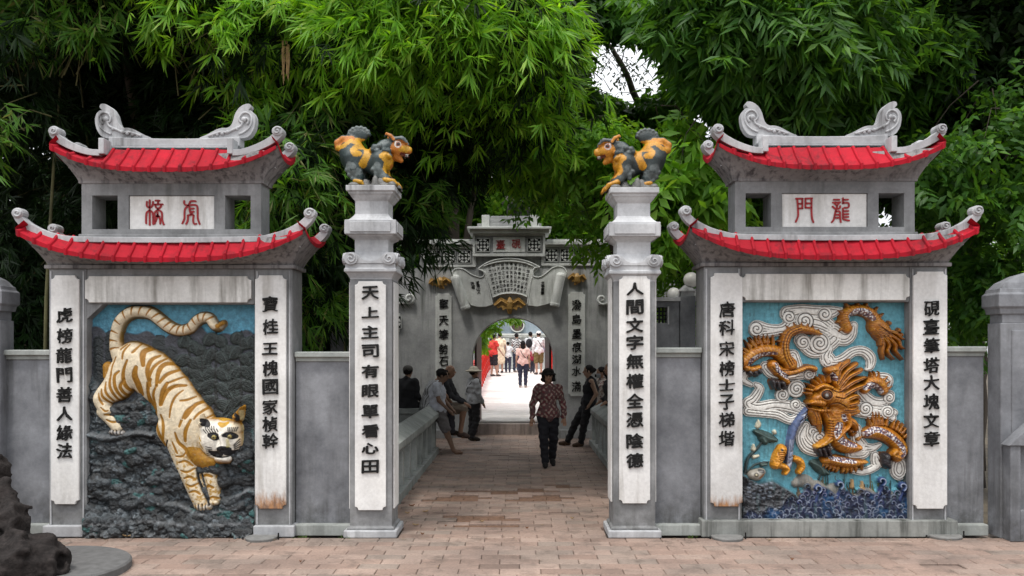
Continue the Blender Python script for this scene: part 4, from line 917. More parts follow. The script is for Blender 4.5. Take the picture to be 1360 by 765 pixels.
# ---------------------------------------------------------------- tiger panel
def t1(*q): return [(110+a/4.783, 395+b/4.783) for a, b in q]
def t2(*q): return [(110+a/4.783, 545+b/4.783) for a, b in q]
YB = YG+.13       # front of the back slab
def tiger_panel():
    bgd = Relief(115, 404, 337.6, 711.5, .85, 0)
    U, V = bgd.U, bgd.V; sh = U.shape
    n1, n2 = fbm(sh, 26, 1), fbm(sh, 7, 2, 3)
    bgd.C[:] = np.array((.085, .28, .40)); bgd.C *= (.8+.5*n1)[..., None]
    # far hills
    ridge = 441+5*np.sin(U/11+1)+4*np.sin(U/23)+3*np.sin(U/5.3)
    k = np.clip((V-ridge)*.5+.5, 0, 1); bgd.H += k*.02; bgd.C = bgd.C*(1-k[..., None])+np.array((.05, .055, .07))*(.6+.8*n2)[..., None]*k[..., None]
    # trees: rounded crowns with drooping feathered layers
    for p_, r_ in (([(124, 452), (124, 520)], 9), ([(141, 448), (141, 520)], 10), ([(222, 468), (228, 520)], 12), ([(205, 456), (210, 520)], 12)):
        bgd.raise_(p_, r_, .03, (.022, .03, .034), .006, smooth=False)
        for q in range(5): bgd.paint([(p_[0][0]-6, p_[0][1]+q*11), (p_[0][0], p_[0][1]-3+q*11), (p_[0][0]+7, p_[0][1]+2+q*11)], .6, (.010, .015, .016), groove=.006)
    rt = random.Random(12)
    for (cu, top, hw, ht, nb) in ((264, 462, 15, 80, 4), (300, 460, 15, 80, 4), (246, 447, 27, 120, 5), (334, 444, 24, 140, 6), (282, 442, 31, 150, 6), (316, 440, 28, 150, 6)):
        bgd.raise_([(cu, top), (cu, top+ht)], [1.6, 5], .022, (.013, .018, .019), .003, lift=.006, smooth=False)
        for j in range(nb-1, -1, -1):
            t = (j+.35)/nb
            for s in (-1, 1):
                vv = top+ht*.8*t+rt.uniform(-5, 5)+4*(s > 0); L_ = hw*(.4+.6*t)*rt.uniform(.75, 1.15); dr = L_*rt.uniform(.5, .95)
                a = (cu, vv); b = (cu+s*L_, vv+dr); m = (cu+s*L_*.55, vv+dr*.4); g = rt.uniform(.7, 1.15)
                bgd.raise_([a, m, b], [3.5, 8.5, 1], .020, (.020*g, .033*g, .031*g), .002, power=.4, lift=.010+.003*(nb-j))
                for q in range(5):       # carved needles running out along the bough
                    o = (q-2)*2.7; bgd.paint([(cu+s*3, vv+o*.5+1), (m[0], m[1]+o*1.15), (cu+s*L_*(.93-.06*abs(q-2)), vv+dr*.9+o*.7)], .42, (.006, .010, .010), soft=.7, groove=.006)
                bgd.paint([(cu+s*2, vv-3), (m[0], m[1]-7), (b[0], b[1]-2)], .55, (.075, .10, .10), soft=.9, amt=.6)
        bgd.paint([(cu, top+6), (cu, top+ht)], [1, 2.6], (.009, .012, .013), soft=1, amt=.75)
    # rockwork below a broken line
    edge = np.interp(U[0], [115, 150, 190, 225, 258, 300, 340], [505, 545, 520, 560, 610, 590, 560])[None]+10*(n1-.5)
    r1 = fbm(sh, 22, 11, 5, .6, True); r2 = fbm(sh, 9, 21, 4, .6, True); r3 = fbm((sh[0], sh[1]), 5, 31, 3)
    ledges = .5+.5*np.sin((V+14*np.sin(U/17)+26*n1)/9.5)
    rock = .01+.05*fbm(sh, 40, 91, 2)+.10*r1**3+.06*r2**2+.022*r3+.03*ledges**2
    k = np.clip((V-edge)/14+.5, 0, 1); low = np.clip((V-672)/38, 0, 1)
    bgd.H = bgd.H*(1-k)+(rock*(.55+.45*low)+low*.09)*k
    rc = np.array((.05, .062, .07))[None, None]*(.45+1.5*(r2**2)[..., None]+.25*ledges[..., None])
    rc = rc+np.array((.10, .115, .13))*(np.clip(r2-.78, 0, 1)*3.2)[..., None]  # highlights on the crests painted into the rock colour
    rc = rc*(1-low[..., None]*.4)+low[..., None]*.4*np.array((.09, .08, .075))
    teal = np.clip(fbm(sh, 30, 51, 3)-.56, 0, 1)*5*np.clip(r3-.35, 0, 1)*2; rc = rc*(1-np.clip(teal, 0, 1)[..., None])+np.array((.05, .16, .17))*np.clip(teal, 0, 1)[..., None]
    bgd.C = bgd.C*(1-k[..., None])+rc*k[..., None]
    rq = random.Random(21)      # knobs of rock, each its own lump
    for _ in range(820):
        u = rq.uniform(117, 336); e = float(np.interp(u, U[0], edge[0] if edge.shape[0] == 1 else edge[int(sh[0]*.5)])); v = rq.uniform(e+4, 709); r = rq.choice((2.2, 3, 4, 5.5, 7.5)); an = rq.gauss(.25, .6); l = r*rq.uniform(.3, 1.3); h0 = float(bgd.H[int((v-404)/.85), int((u-115)/.85)])
        g = rq.uniform(.2, 1.5)*(1.35 if r < 4 else .7); bgd.raise_([(u-l*math.cos(an), v-l*math.sin(an)), (u+l*math.cos(an), v+l*math.sin(an))], [r, r*.8], rq.uniform(.35, .8)*r*.0075, (.05*g, .060*g, .068*g) if rq.random() > .05 else (.03, .10, .10), .002, smooth=False, lift=max(0, h0-.3*r*.0075))
    # rough ledges under the paws
    for pts in (t2((30, 160), (140, 185), (260, 165), (350, 150), (430, 165)), t2((480, 605), (600, 610), (740, 670), (860, 655), (1000, 625)), t2((30, 720), (180, 735), (400, 715), (640, 730), (900, 735), (1080, 735)), t2((980, 560), (1040, 520), (1090, 530))):
        bgd.raise_(pts, [5, 6, 6, 6, 5][:len(pts)], .10, None, .03, power=.7, lift=.03); bgd.paint([(a, b-3) for a, b in pts], 1.6, (.16, .17, .18), amt=.55, soft=2.5)
    bgd.H += .02*(fbm(sh, 3.4, 77, 2)-.5)*k; bgd.C *= (1+k*(fbm(sh, 4, 78, 2)-.5)*1.2)[..., None]
    # slot for the chamfered top left corner stays inside the frame
    bgd.mesh('rock_and_forest_relief', M['rockpaint'], TL, YB-.006)
    # ----- the tiger
    W_, OC, DK = (.67, .575, .415), (.33, .155, .014), (.012, .012, .014)
    T = Relief(116, 405, 334, 690, .62, -.03, W_)
    c = 1/4.783
    def R(*r): return [x*c for x in r]
    T.raise_(t1((135, 440), (140, 470), (135, 500)), R(30, 34, 28), .05, OC, .004)
    T.raise_(t1((210, 385), (190, 320), (190, 230), (215, 150), (275, 98), (340, 88), (410, 100), (460, 135), (510, 175), (560, 203), (610, 210), (660, 195), (700, 150), (740, 127), (785, 132), (812, 172), (840, 188), (872, 165)),
             R(45, 42, 38, 37, 36, 35, 35, 34, 34, 33, 32, 31, 30, 30, 28, 26, 22, 16), .062, W_, .004, power=.55)
    # far front leg first, lower
    T.raise_(t2((785, 300), (800, 400), (820, 500), (832, 570)), R(62, 52, 46, 40), .095, W_, .01)
    # hind leg
    T.raise_(t1((250, 470), (200, 560), (118, 628), (100, 660), (140, 725)), R(105, 92, 62, 50, 46), .10, W_, .03)
    T.raise_(t2((115, 10), (165, 60), (205, 115)), R(46, 44, 38), .085, W_, .015)
    T.raise_(t2((175, 140), (210, 145), (245, 148)), R(20, 24, 18), .09, (.30, .29, .28), .006)
    # trunk
    T.raise_(t1((300, 395), (350, 440), (430, 500), (535, 605), (600, 720), (665, 820), (700, 870)), R(112, 135, 148, 140, 152, 165, 150), [.12, .13, .13, .13, .145, .16, .15], W_, .03, power=.6)
    T.raise_(t2((560, 120), (610, 220), (645, 340), (700, 480), (745, 590)), R(110, 92, 78, 64, 56), [.13, .13, .12, .12, .12], W_, .02)
    T.raise_(t2((700, 250), (770, 310), (830, 320)), R(90, 70, 50), .13, OC, .03)
    T.raise_(t2((735, 608), (765, 618), (795, 612)), R(38, 42, 30), .125, (.42, .38, .32), .008)
    T.raise_(t2((820, 585), (845, 585)), R(28, 22), .10, W_, .006, smooth=False)
    # belly and rim run into ochre where the surface turns away
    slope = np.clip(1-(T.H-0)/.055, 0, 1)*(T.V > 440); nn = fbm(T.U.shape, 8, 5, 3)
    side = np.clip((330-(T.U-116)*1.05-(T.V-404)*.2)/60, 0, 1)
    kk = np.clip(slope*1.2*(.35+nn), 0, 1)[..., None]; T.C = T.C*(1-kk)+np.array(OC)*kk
    blot = np.clip((fbm(T.U.shape, 5, 66, 3)-.5)*6, 0, 1)*np.clip((T.V-560)/60, 0, 1); blot = (blot*.9)[..., None]; T.C = T.C*(1-blot)+np.array((.40, .22, .03))*blot
    chip = np.clip((fbm(T.U.shape, 3, 88, 3)-.66)*9, 0, 1)[..., None]*.35; T.C = T.C*(1-chip)+np.array((.40, .36, .30))*chip
    def stripe(p, r=9, f=t1, col=(.30, .135, .010), g=.005):
        n = len(p); rr = [r*.86*c*(.3+.7*math.sin(math.pi*(i+.6)/(n+.4))) for i in range(n)]; T.paint(f(*p), rr, col, soft=.7, groove=g, only=-.005)
    tail = smoothline(t1((210, 350), (190, 300), (190, 230), (215, 150), (275, 98), (340, 88), (410, 100), (460, 135), (510, 175), (560, 203), (610, 210), (660, 195), (700, 150), (740, 127), (785, 132), (812, 172)), 8)
    for i in range(5, len(tail)-3, 6):
        t = tail[i+1]-tail[i-1]; t /= np.hypot(*t); nrm = np.array([-t[1], t[0]]); a, b = tail[i]-nrm*6.6+t*1.3, tail[i]+nrm*4.2-t*1
        T.paint([tuple(a), tuple((a+b)/2+t*.5), tuple(b)], [1.6, 1.15, .5], (.30, .13, .015), soft=.6, groove=.004, only=-.005)
    w_, d, r, t = T.dist(t1((210, 350), (190, 300), (190, 230), (215, 150), (275, 98), (340, 88), (410, 100), (460, 135), (510, 175), (560, 203), (610, 210), (660, 195), (700, 150), (740, 127), (785, 132), (812, 172)), 7.4)
    a = np.clip((d/r-.82)*6, 0, 1)*(T.V[w_] < 455); T.C[w_] = T.C[w_]*(1-a[..., None]*.8)+np.array((.20, .12, .02))*a[..., None]*.8
    T.paint(t1((850, 178), (880, 158)), 3.4, OC, soft=1)
    for p, r in [([(270, 300), (235, 330)], 9), ([(290, 300), (262, 345), (258, 390)], 10), ([(355, 300), (330, 340), (320, 350)], 10), ([(450, 320), (400, 335), (385, 360), (395, 430)], 22), ([(480, 372), (440, 400), (422, 470), (440, 560)], 16),
                 ([(520, 390), (480, 420), (450, 460), (430, 530)], 12), ([(570, 425), (520, 425), (492, 470), (480, 560)], 17), ([(600, 462), (540, 490), (500, 540)], 14), ([(635, 505), (590, 525), (550, 545)], 9), ([(545, 545), (520, 600), (500, 680)], 18),
                 ([(650, 560), (590, 565), (545, 600), (510, 680)], 15), ([(640, 590), (600, 630), (575, 690), (565, 760)], 9), ([(710, 632), (670, 650), (630, 655)], 9), ([(770, 660), (720, 680), (680, 740), (665, 765)], 15), ([(700, 690), (670, 720), (650, 765)], 9),
                 ([(292, 400), (262, 480), (270, 560), (320, 625)], 14), ([(350, 445), (340, 500), (360, 560), (372, 612)], 26), ([(235, 470), (205, 500), (210, 570), (240, 640)], 13), ([(265, 520), (240, 570), (270, 630)], 12), ([(180, 480), (175, 560), (215, 650)], 11),
                 ([(145, 540), (150, 600), (185, 655)], 10), ([(120, 585), (130, 630), (165, 668)], 10), ([(104, 610), (112, 650), (130, 680)], 8), ([(205, 380), (185, 430), (175, 500)], 8), ([(330, 520), (345, 575), (360, 615)], 9),
                 ([(445, 520), (420, 600), (440, 690), (440, 760)], 15), ([(480, 560), (455, 620), (462, 700), (458, 770)], 12), ([(420, 540), (415, 620), (412, 700)], 10), ([(140, 745), (170, 745), (200, 740)], 9), ([(120, 700), (145, 722), (160, 720)], 7),
                 ([(830, 690), (790, 700), (740, 740), (720, 770)], 10), ([(880, 720), (830, 740), (790, 765)], 8), ([(600, 560), (560, 590)], 7)]: stripe(p, r*1.05)
    for p, r in [([(440, 20), (470, 110), (500, 180), (530, 235)], 17), ([(500, 30), (520, 100), (515, 180)], 14), ([(700, 60), (670, 130), (665, 190)], 15), ([(600, 140), (620, 200), (660, 240), (690, 300)], 13), ([(580, 200), (600, 250), (610, 270)], 9), ([(650, 60), (630, 100), (640, 60)], 8),
                 ([(620, 330), (660, 320), (700, 350)], 9), ([(630, 380), (670, 390), (710, 370)], 9), ([(650, 430), (690, 420), (720, 440)], 9), ([(670, 470), (700, 480), (740, 460)], 9), ([(680, 520), (720, 510), (750, 530)], 9), ([(600, 290), (640, 290), (660, 270)], 8),
                 ([(760, 420), (790, 410), (820, 420)], 12), ([(770, 500), (800, 480), (830, 490)], 11), ([(800, 560), (830, 550), (860, 560)], 9), ([(150, 60), (190, 75), (220, 70)], 9), ([(150, 25), (175, 30), (200, 15)], 8)]: stripe(p, r, t2, (.32, .15, .012))
    # dark seam round the legs and behind the cheek
    T.paint(t2((545, 190), (530, 240), (548, 290)), 1.1, DK, groove=.01, only=0); T.paint(t2((722, 370), (735, 440), (775, 540), (805, 600)), 1.3, DK, groove=.02, only=0)
    for x in (170, 190, 212, 234): T.paint(t2((x, 128), (x+8, 165)), .7, DK, groove=.012, only=0)
    for x in (720, 742, 765, 785): T.paint(t2((x, 595), (x+4, 640)), .7, DK, groove=.012, only=0)
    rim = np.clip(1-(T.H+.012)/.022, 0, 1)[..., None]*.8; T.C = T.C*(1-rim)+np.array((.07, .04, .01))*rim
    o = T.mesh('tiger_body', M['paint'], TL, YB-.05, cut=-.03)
    # ----- head, its own part, standing well proud
    Hd = Relief(250, 530, 332, 622, .5, -.06, W_)
    Hd.raise_(t2((846, 180), (875, 190), (905, 190)), R(120, 136, 114), .13, W_, .01, power=.55, lift=0)
    Hd.raise_(t2((800, 120), (960, 120)), R(70, 52), .11, W_, .02, power=.6, smooth=False)
    Hd.raise_(t2((905, 225), (915, 260)), R(62, 50), .17, W_, .03, power=.7, smooth=False)     # muzzle
    Hd.raise_(t2((905, 150), (925, 225)), R(26, 30), .185, W_, .03, power=.6, smooth=False)    # nose ridge
    Hd.raise_(t2((880, 300), (930, 305)), R(42, 30), .14, OC, .02, power=.6, smooth=False)      # chin
    Hd.paint(t2((860, 120), (880, 190), (930, 240)), R(100, 104, 80), (.74, .70, .62), soft=6)
    Hd.raise_(t2((770, 80), (768, 25)), R(34, 6), .13, W_, .01, smooth=False, power=.6); Hd.raise_(t2((985, 40), (1018, -22)), R(32, 5), .13, OC, .01, smooth=False, power=.6)
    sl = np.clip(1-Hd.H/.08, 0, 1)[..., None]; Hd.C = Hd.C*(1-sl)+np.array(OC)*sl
    Hd.paint(t2((775, 60), (800, 75), (812, 92), (780, 85)), 2.6, DK, groove=.02); Hd.paint(t2((985, 20), (1000, 40), (990, 60)), 2.2, DK, groove=.02)
    Hd.paint(t2((755, 55), (728, 120), (722, 180), (745, 240), (790, 285)), 1.7, DK, groove=.02); Hd.paint(t2((1015, 0), (1012, 80), (1020, 180), (1018, 250)), 1.2, (.5, .4, .2), groove=.01)
    for e, r1, r2 in (((858, 162), 10.5, 5.4), ((960, 158), 8, 4.9)):
        p = t2((e[0]-32, e[1]-8), (e[0], e[1]-2), (e[0]+26, e[1]+6)); Hd.paint(p, [3.0, r2*.95, 2.6], DK, groove=.012)
    Hd.raise_(t2((860, 163)), 2.9, .03, (.30, .24, .08), .002, lift=.14); Hd.raise_(t2((957, 160)), 2.6, .03, (.30, .24, .08), .002, lift=.13)
    Hd.paint(t2((862, 163)), 1.1, DK); Hd.paint(t2((958, 160)), 1.0, DK); Hd.paint(t2((860, 163)), 2.8, (.10, .08, .03), soft=.4, amt=.0)
    for x in range(6):
        Hd.paint(t2((785+x*17, 118-x*1), (805+x*15, 140-x*2)), .75, DK); Hd.paint(t2((790+x*15, 92+x*1), (803+x*13, 112+x)), .55, DK) if x < 5 else None
        Hd.paint(t2((940+x*11, 105), (942+x*9, 128)), .7, DK)
    for k in range(5): Hd.paint(t2((800, 225+k*14), (840, 232+k*11)), .7, DK); Hd.paint(t2((1005, 180+k*16), (975, 215+k*9)), .7, DK)
    Hd.paint(t2((820, 255), (850, 270), (895, 268), (920, 252), (950, 265), (985, 258)), [1.8, 3.8, 4.4, 3.0, 3.9, 1.8], DK, groove=.01)
    Hd.paint(t2((890, 238), (920, 235), (948, 240)), [3, 4.5, 3], DK, groove=-.01)
    Hd.paint(t2((840, 285), (900, 290), (960, 282)), .8, DK, groove=.02); Hd.paint(t2((880, 80), (905, 90), (930, 78)), [2, 3.2, 2], (.5, .28, .03)); Hd.paint(t2((870, 55), (905, 60), (940, 50)), [1, 1.6, 1], (.5, .28, .03))
    Hd.paint(t2((940, 180), (948, 220)), 1.6, (.36, .30, .06), amt=.6)
    for p in ([(800, 30), (850, 45)], [(830, 10), (870, 30)], [(960, 20), (930, 35)], [(745, 150), (765, 190)], [(752, 200), (775, 240)]): Hd.paint(t2(*p), .9, (.45, .26, .03))
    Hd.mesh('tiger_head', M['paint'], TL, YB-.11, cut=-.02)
tiger_panel()
# ---------------------------------------------------------------- dragon panel
def r1(*q): return [(985+a/5.035, 398+b/5.035) for a, b in q]
def r2(*q): return [(985+a/5.035, 545+b/5.035) for a, b in q]
def dragon_panel():
    c = 1/5.035
    def R(*r): return [x*c for x in r]
    B = Relief(988.5, 401, 1208.5, 695, .8, 0); U, V = B.U, B.V; sh = U.shape; n1, n2 = fbm(sh, 30, 101), fbm(sh, 6, 102, 3)
    B.C[:] = np.array((.11, .33, .41)); B.C *= (.72+.45*n1+.15*n2)[..., None]
    B.H += .008*n2
    # reeds, lily stems and grimy rock above the waves
    rr = random.Random(8)
    for i in range(46):
        u = rr.uniform(1063, 1204); b = rr.uniform(655, 668); h = rr.uniform(8, 30); B.raise_([(u, b), (u+rr.uniform(-3, 3), b-h)], [1.8, .5], .02, rr.choice([(.03, .07, .05), (.02, .03, .03), (.07, .09, .03), (.10, .07, .04)]), .003, smooth=False)
    for p, r in ((r2((40, 430), (60, 330), (120, 265), (160, 210)), [2.5, 2.5, 2.2, 2]), (r2((55, 420), (110, 370), (200, 352)), [1.5, 1.6, 1.2]), (r2((540, 470), (560, 400), (530, 360)), [1.5, 2, 2]), (r2((1120, 430), (1115, 500), (1110, 560)), [2, 2.4, 3])):
        B.raise_(p, r, .04, (.022, .035, .035), .003)
    for p, r in ((r2((105, 145), (150, 165), (200, 190), (250, 205)), [3, 6, 7, 3]), (r2((160, 190), (175, 215)), [7, 5]), (r2((490, 355), (540, 380), (570, 420)), [4, 9, 6]), (r2((540, 380), (600, 430)), [7, 3]), (r2((150, 372), (185, 368)), [3, 2])):
        B.raise_(p, r, .06, (.03, .055, .05), .004); B.paint([(a, b) for a, b in p], .6, (.09, .14, .13))
    for p, r in ((r2((130, 70), (132, 100), (125, 115)), [1, 4, 3]), (r2((240, 150), (242, 155)), [3, 3]), (r2((98, 240), (98, 268)), [2, 3.4]), (r2((100, 320), (130, 312)), [3, 2]), (r2((765, 480), (765, 520)), [2.5, 3.4]), (r2((832, 490), (832, 530)), [2, 3.6])):
        B.raise_(p, r, .045, (.55, .52, .40) if p[0][1] < 625 else (.38, .25, .12), .003)
    # dark rocks lower left
    k = np.clip((V-np.interp(U[0], [988, 1010, 1030, 1060, 1080, 1210], [628, 640, 637, 655, 690, 700])[None])/5, 0, 1)*np.clip((1078-U)/12, 0, 1)
    rk = fbm(sh, 11, 120, 4, .6, True); B.H = B.H*(1-k)+(.02+.08*rk)*k; B.C = B.C*(1-k[..., None])+(np.array((.045, .048, .055))*(.3+1.6*rk[..., None]**2))*k[..., None]
    for (a, b) in ((440, 500), (520, 540), (640, 560), (860, 590), (1010, 610)): B.raise_(r2((a-60, b), (a, b-20), (a+60, b+5)), R(28, 45, 26), .05, (.20, .19, .17), .01)
    # scalloped clam folds
    for j in range(4):
        for i in range(5):
            q = r2((70+i*36-j*6, 520+j*30-abs(i-2)*8)); B.raise_(q, 4.6, .07, (.05, .06, .075), .002, smooth=False); B.paint([(q[0][0]-2, q[0][1]-2.5), (q[0][0]+2, q[0][1]-2.5)], .6, (.18, .21, .26), smooth=False)
    # waves: blue sea of curling crests
    top = np.interp(U[0], [988, 1030, 1050, 1075, 1110, 1150, 1175, 1192, 1210], [682, 676, 664, 650, 652, 655, 648, 655, 640])[None]+4*np.sin(U/4.1)
    k = np.clip((V-top)/4, 0, 1); wv = fbm(sh, 12, 131, 4, .6, True)
    B.H = np.maximum(B.H*(1-k), 0)+(.03+.03*wv+.03*np.clip((V-650)/45, 0, 1))*k
    blue = np.array((.007, .013, .042))*(.25+1.5*(wv**2)[..., None])+np.array((.0, .035, .085))*(np.clip((fbm(sh, 25, 140)-.55)*5, 0, 1))[..., None]; B.C = B.C*(1-k[..., None])+blue*k[..., None]
    rr = random.Random(4); spots = []
    for t in range(900):
        u = rr.uniform(992, 1205); v = rr.uniform(640, 692); j = int(np.clip((u-988.5)/.8, 0, sh[1]-1)); i = int(np.clip((v-401)/.8, 0, sh[0]-1))
        if k[i, j] < .3: continue
        if all((u-a)**2+((v-b)*1.2)**2 > rr.choice((34, 52, 80)) for a, b in spots): spots.append((u, v))
    for (u, v) in spots:
        s = rr.choice((-1, 1)); r = rr.uniform(2.4, 5.6)
        for rad, wd, cc in ((r, .9, (.025, .05, .17)),):
            arc = [(u+s*rad*(1-i/14)*math.cos(math.pi*1.0-i*.45), v-rad*(1-i/14)*math.sin(math.pi*1.0-i*.45)*-1*-1) for i in range(11)]
            B.raise_(arc, 1.5, .022, (.006+rr.random()*.010, .012+.014*rr.random(), .035+rr.random()*.06), .004, lift=.045); B.paint(arc[:rr.randint(5, 11)], .42, (.30, .34, .42), soft=.7, amt=rr.uniform(.35, .95))
        B.paint([(u-s*r, v), (u-s*r*1.1, v+r*.9), (u-s*r*2.2, v+r*1.6)], .4, (.25, .29, .38), soft=.7, amt=.6)
    for (u, v) in ((1173.5, 640), (1201, 647), (1117, 645), (1088, 650)):
        arc = [(u+6*math.cos(a)*(1-.1*i), v-6*math.sin(a)*(1-.1*i)) for i, a in enumerate(np.linspace(-1.2, 3.6, 8))]; B.raise_(arc, 2.4, .07, (.025, .05, .15), .004, lift=.03); B.paint(arc, .6, (.3, .35, .45)); B.raise_([(u+3, v+5), (u-2, v+18)], [3, 4], .07, (.025, .045, .14), .004)
    gm = np.clip((fbm((sh[0]//6+2, sh[1]), 3, 400, 3).repeat(6, 0)[:sh[0]]-.55)*5, 0, 1)[..., None]*.45; B.C = B.C*(1-gm)+np.array((.05, .10, .11))*gm
    B.mesh('sea_and_sky_relief', M['paint'], TR, YB-.006)
    # ---- clouds
    Cw = (.70, .69, .65); K = Relief(988.5, 402, 1208, 650, .6, -.02, Cw)
    lines = []
    def cloud(p, r, h=.045, sp=3.5):
        w_, d, rad, t = K.dist(p, r); x = d/rad; z = np.where(x < 1, h*.55+h*.45*np.sqrt(np.maximum(1-x*x, 0)), -.02-(d-rad)*.01)
        up = z > K.H[w_]; ph = (rad-d)/sp; fr = ph-np.floor(ph); ln = np.clip(1.3-abs(fr-.5)*6.5, 0, 1)*(d < rad)*(d > sp*.35)
        z = z-ln*.014; K.H[w_] = np.where(up, z, K.H[w_]); cc = np.array(Cw)*(1-ln[..., None])+np.array((.06, .05, .045))*ln[..., None]
        rim = np.clip((x-.93)*14, 0, 1)[..., None]; cc = cc*(1-rim*.75)+np.array((.05, .05, .05))*rim*.75
        K.C[w_] = np.where(up[..., None], cc, K.C[w_])
    def curl(u, v, r, f=r1, turns=2.0, s=1, a0=0):
        (cu, cv), = f((u, v)); r = r*c; w_ = K._box(np.array([[cu, cv]]), r+1); dx, dy = K.U[w_]-cu, K.V[w_]-cv; d = np.hypot(dx, dy); an = np.arctan2(dy, dx)*s
        z = np.where(d < r, .045+.02*(1-d/r), -.03); up = z > K.H[w_]-.0; sp = r/(turns+.3); ph = (d/sp+(an+a0)/(2*math.pi)); fr = ph-np.floor(ph); ln = np.clip(1.25-abs(fr-.5)*6, 0, 1)*(d < r)
        z = z-ln*.014; cc = np.array(Cw)*(1-ln[..., None])+np.array((.06, .05, .045))*ln[..., None]; rim = np.clip((d/r-.9)*10, 0, 1)[..., None]; cc = cc*(1-rim*.8)+np.array((.05, .05, .05))*rim*.8
        K.H[w_] = np.where(up, z, K.H[w_]); K.C[w_] = np.where(up[..., None], cc, K.C[w_])
    cl = [(r1((125, 195), (200, 205), (300, 195), (400, 150), (520, 150), (600, 190), (660, 240)), R(62, 48, 42, 75, 78, 70, 60)), (r1((330, 90), (420, 70), (520, 80), (620, 80), (690, 60)), R(55, 45, 48, 45, 14)),
          (r1((640, 210), (700, 250), (745, 230), (775, 170)), R(62, 62, 52, 30)), (r1((420, 270), (500, 330), (580, 310), (640, 260)), R(50, 62, 60, 60)), (r1((600, 400), (640, 415), (700, 400), (770, 350), (840, 345), (890, 390), (885, 450), (860, 470)), R(56, 34, 36, 34, 36, 38, 28, 10)),
          (r1((610, 330), (585, 380), (600, 420)), R(30, 40, 40)), (r1((180, 450), (230, 490), (330, 500), (420, 500), (500, 490)), R(40, 46, 46, 40, 28)), (r1((360, 380), (390, 440), (400, 480)), R(50, 40, 30)),
          (r1((110, 570), (140, 600), (100, 670), (60, 700), (120, 730), (240, 710), (340, 720), (420, 740)), R(20, 32, 38, 40, 45, 42, 46, 50)), (r1((40, 500), (30, 540), (80, 570)), R(30, 26, 20)),
          (r1((940, 520), (1000, 540), (985, 600)), R(34, 44, 36)), (r1((820, 620), (900, 690), (980, 690), (1020, 640)), R(40, 46, 40, 34)), (r1((800, 720), (880, 740), (980, 750), (1050, 760)), R(50, 55, 50, 26)),
          (r2((60, 10), (160, 20), (260, 30), (350, 70), (440, 30)), R(36, 34, 36, 32, 36)), (r2((800, 0), (900, 20), (1000, 20), (1040, 60)), R(50, 46, 46, 26)), (r2((450, 110), (430, 180), (460, 240), (520, 270)), R(34, 48, 56, 50)), (r2((500, 150), (540, 190), (600, 230)), R(40, 50, 50)),
          (r2((790, 130), (800, 200), (840, 280), (760, 300)), R(40, 44, 50, 40)), (r2((830, 260), (900, 260), (950, 235)), R(44, 30, 16)), (r2((760, 415), (830, 420), (900, 400), (960, 350)), R(16, 26, 28, 30)), (r2((920, 310), (930, 350), (930, 390)), R(30, 40, 22)), (r2((1080, 370), (1080, 410), (1080, 440)), R(56, 62, 40))]
    for p, r in cl: cloud(p, r)
    for a in ((335, 115, 44, r1, 1.6, 1, 0), (440, 140, 62, r1, 2.2, -1, 1), (575, 95, 50, r1, 1.8, 1, 2), (430, 285, 50, r1, 2, -1, 0), (540, 290, 74, r1, 2.8, 1, 1), (470, 500, 44, r1, 2.2, 1, 0), (385, 600, 62, r1, 2.6, -1, 0), (290, 640, 48, r1, 2.2, 1, 3), (380, 705, 40, r1, 1.8, 1, 0), (985, 560, 44, r1, 2, 1, 1),
              (850, 735, 52, r1, 2.2, -1, 1), (1000, 15, 48, r2, 2.4, 1, 1), (535, 190, 54, r2, 2.4, -1, 0), (1010, 660, 40, r1, 1.8, 1, 0), (115, 195, 48, r1, 1.6, 1, 0)): curl(*a)
    K.mesh('cloud_relief', M['paint'], TR, YB-.005, cut=-.012)
    # ---- dragon
    OR, DK2 = (.36, .125, .007), (.09, .026, .004)
    D = Relief(988.5, 402, 1208.3, 650, .55, -.03, OR)
    def mosaic(p, r, f, bias=0):
        """broken porcelain inlay in a band"""
        w_, d, rad, t = D.dist(f(*p), r); a = (d < rad)
        h_ = np.random.default_rng(3).random((400, 400)); g = h_[(D.V[w_]*.62).astype(int) % 400, (D.U[w_]*.62).astype(int) % 400]; jit = h_[(D.V[w_]*.62+7).astype(int) % 400, (D.U[w_]*.62+31).astype(int) % 400]
        cc = np.where((g > .62)[..., None], np.array((.62, .60, .60)), np.where((jit > .5)[..., None], np.array((.07, .05, .10)), np.array((.20, .10, .08))))
        D.C[w_] = np.where(a[..., None], cc, D.C[w_]); D.H[w_] = np.where(a, D.H[w_]-.012+.008*g, D.H[w_])
    def spines(p, r, side, n, ln, f, col=OR, h=.05):
        rs = np.interp(np.linspace(0, 1, len(p)), np.linspace(0, 1, len(r)), R(*r)); q = smoothline(np.column_stack([np.array(f(*p)), rs]), 8); idx = np.linspace(2, len(q)-3, n).astype(int)
        for i in idx:
            t = q[i+1][:2]-q[i-1][:2]; t /= np.hypot(*t)+1e-9; nr = np.array([-t[1], t[0]])*side; a = q[i][:2]+nr*q[i][2]*.6; b = q[i][:2]+nr*(q[i][2]+ln)-t*1.5
            D.raise_([tuple(a), tuple(b)], [3.2, .3], h, col, .004, smooth=False); D.paint([tuple(a), tuple(b)], .4, DK2, smooth=False, groove=.006)
    def body(p, r, h, f, k=.004, power=.55): D.raise_(f(*p), R(*[x*.9 for x in r]), h, OR, k, power=power); bands(p, r, f)
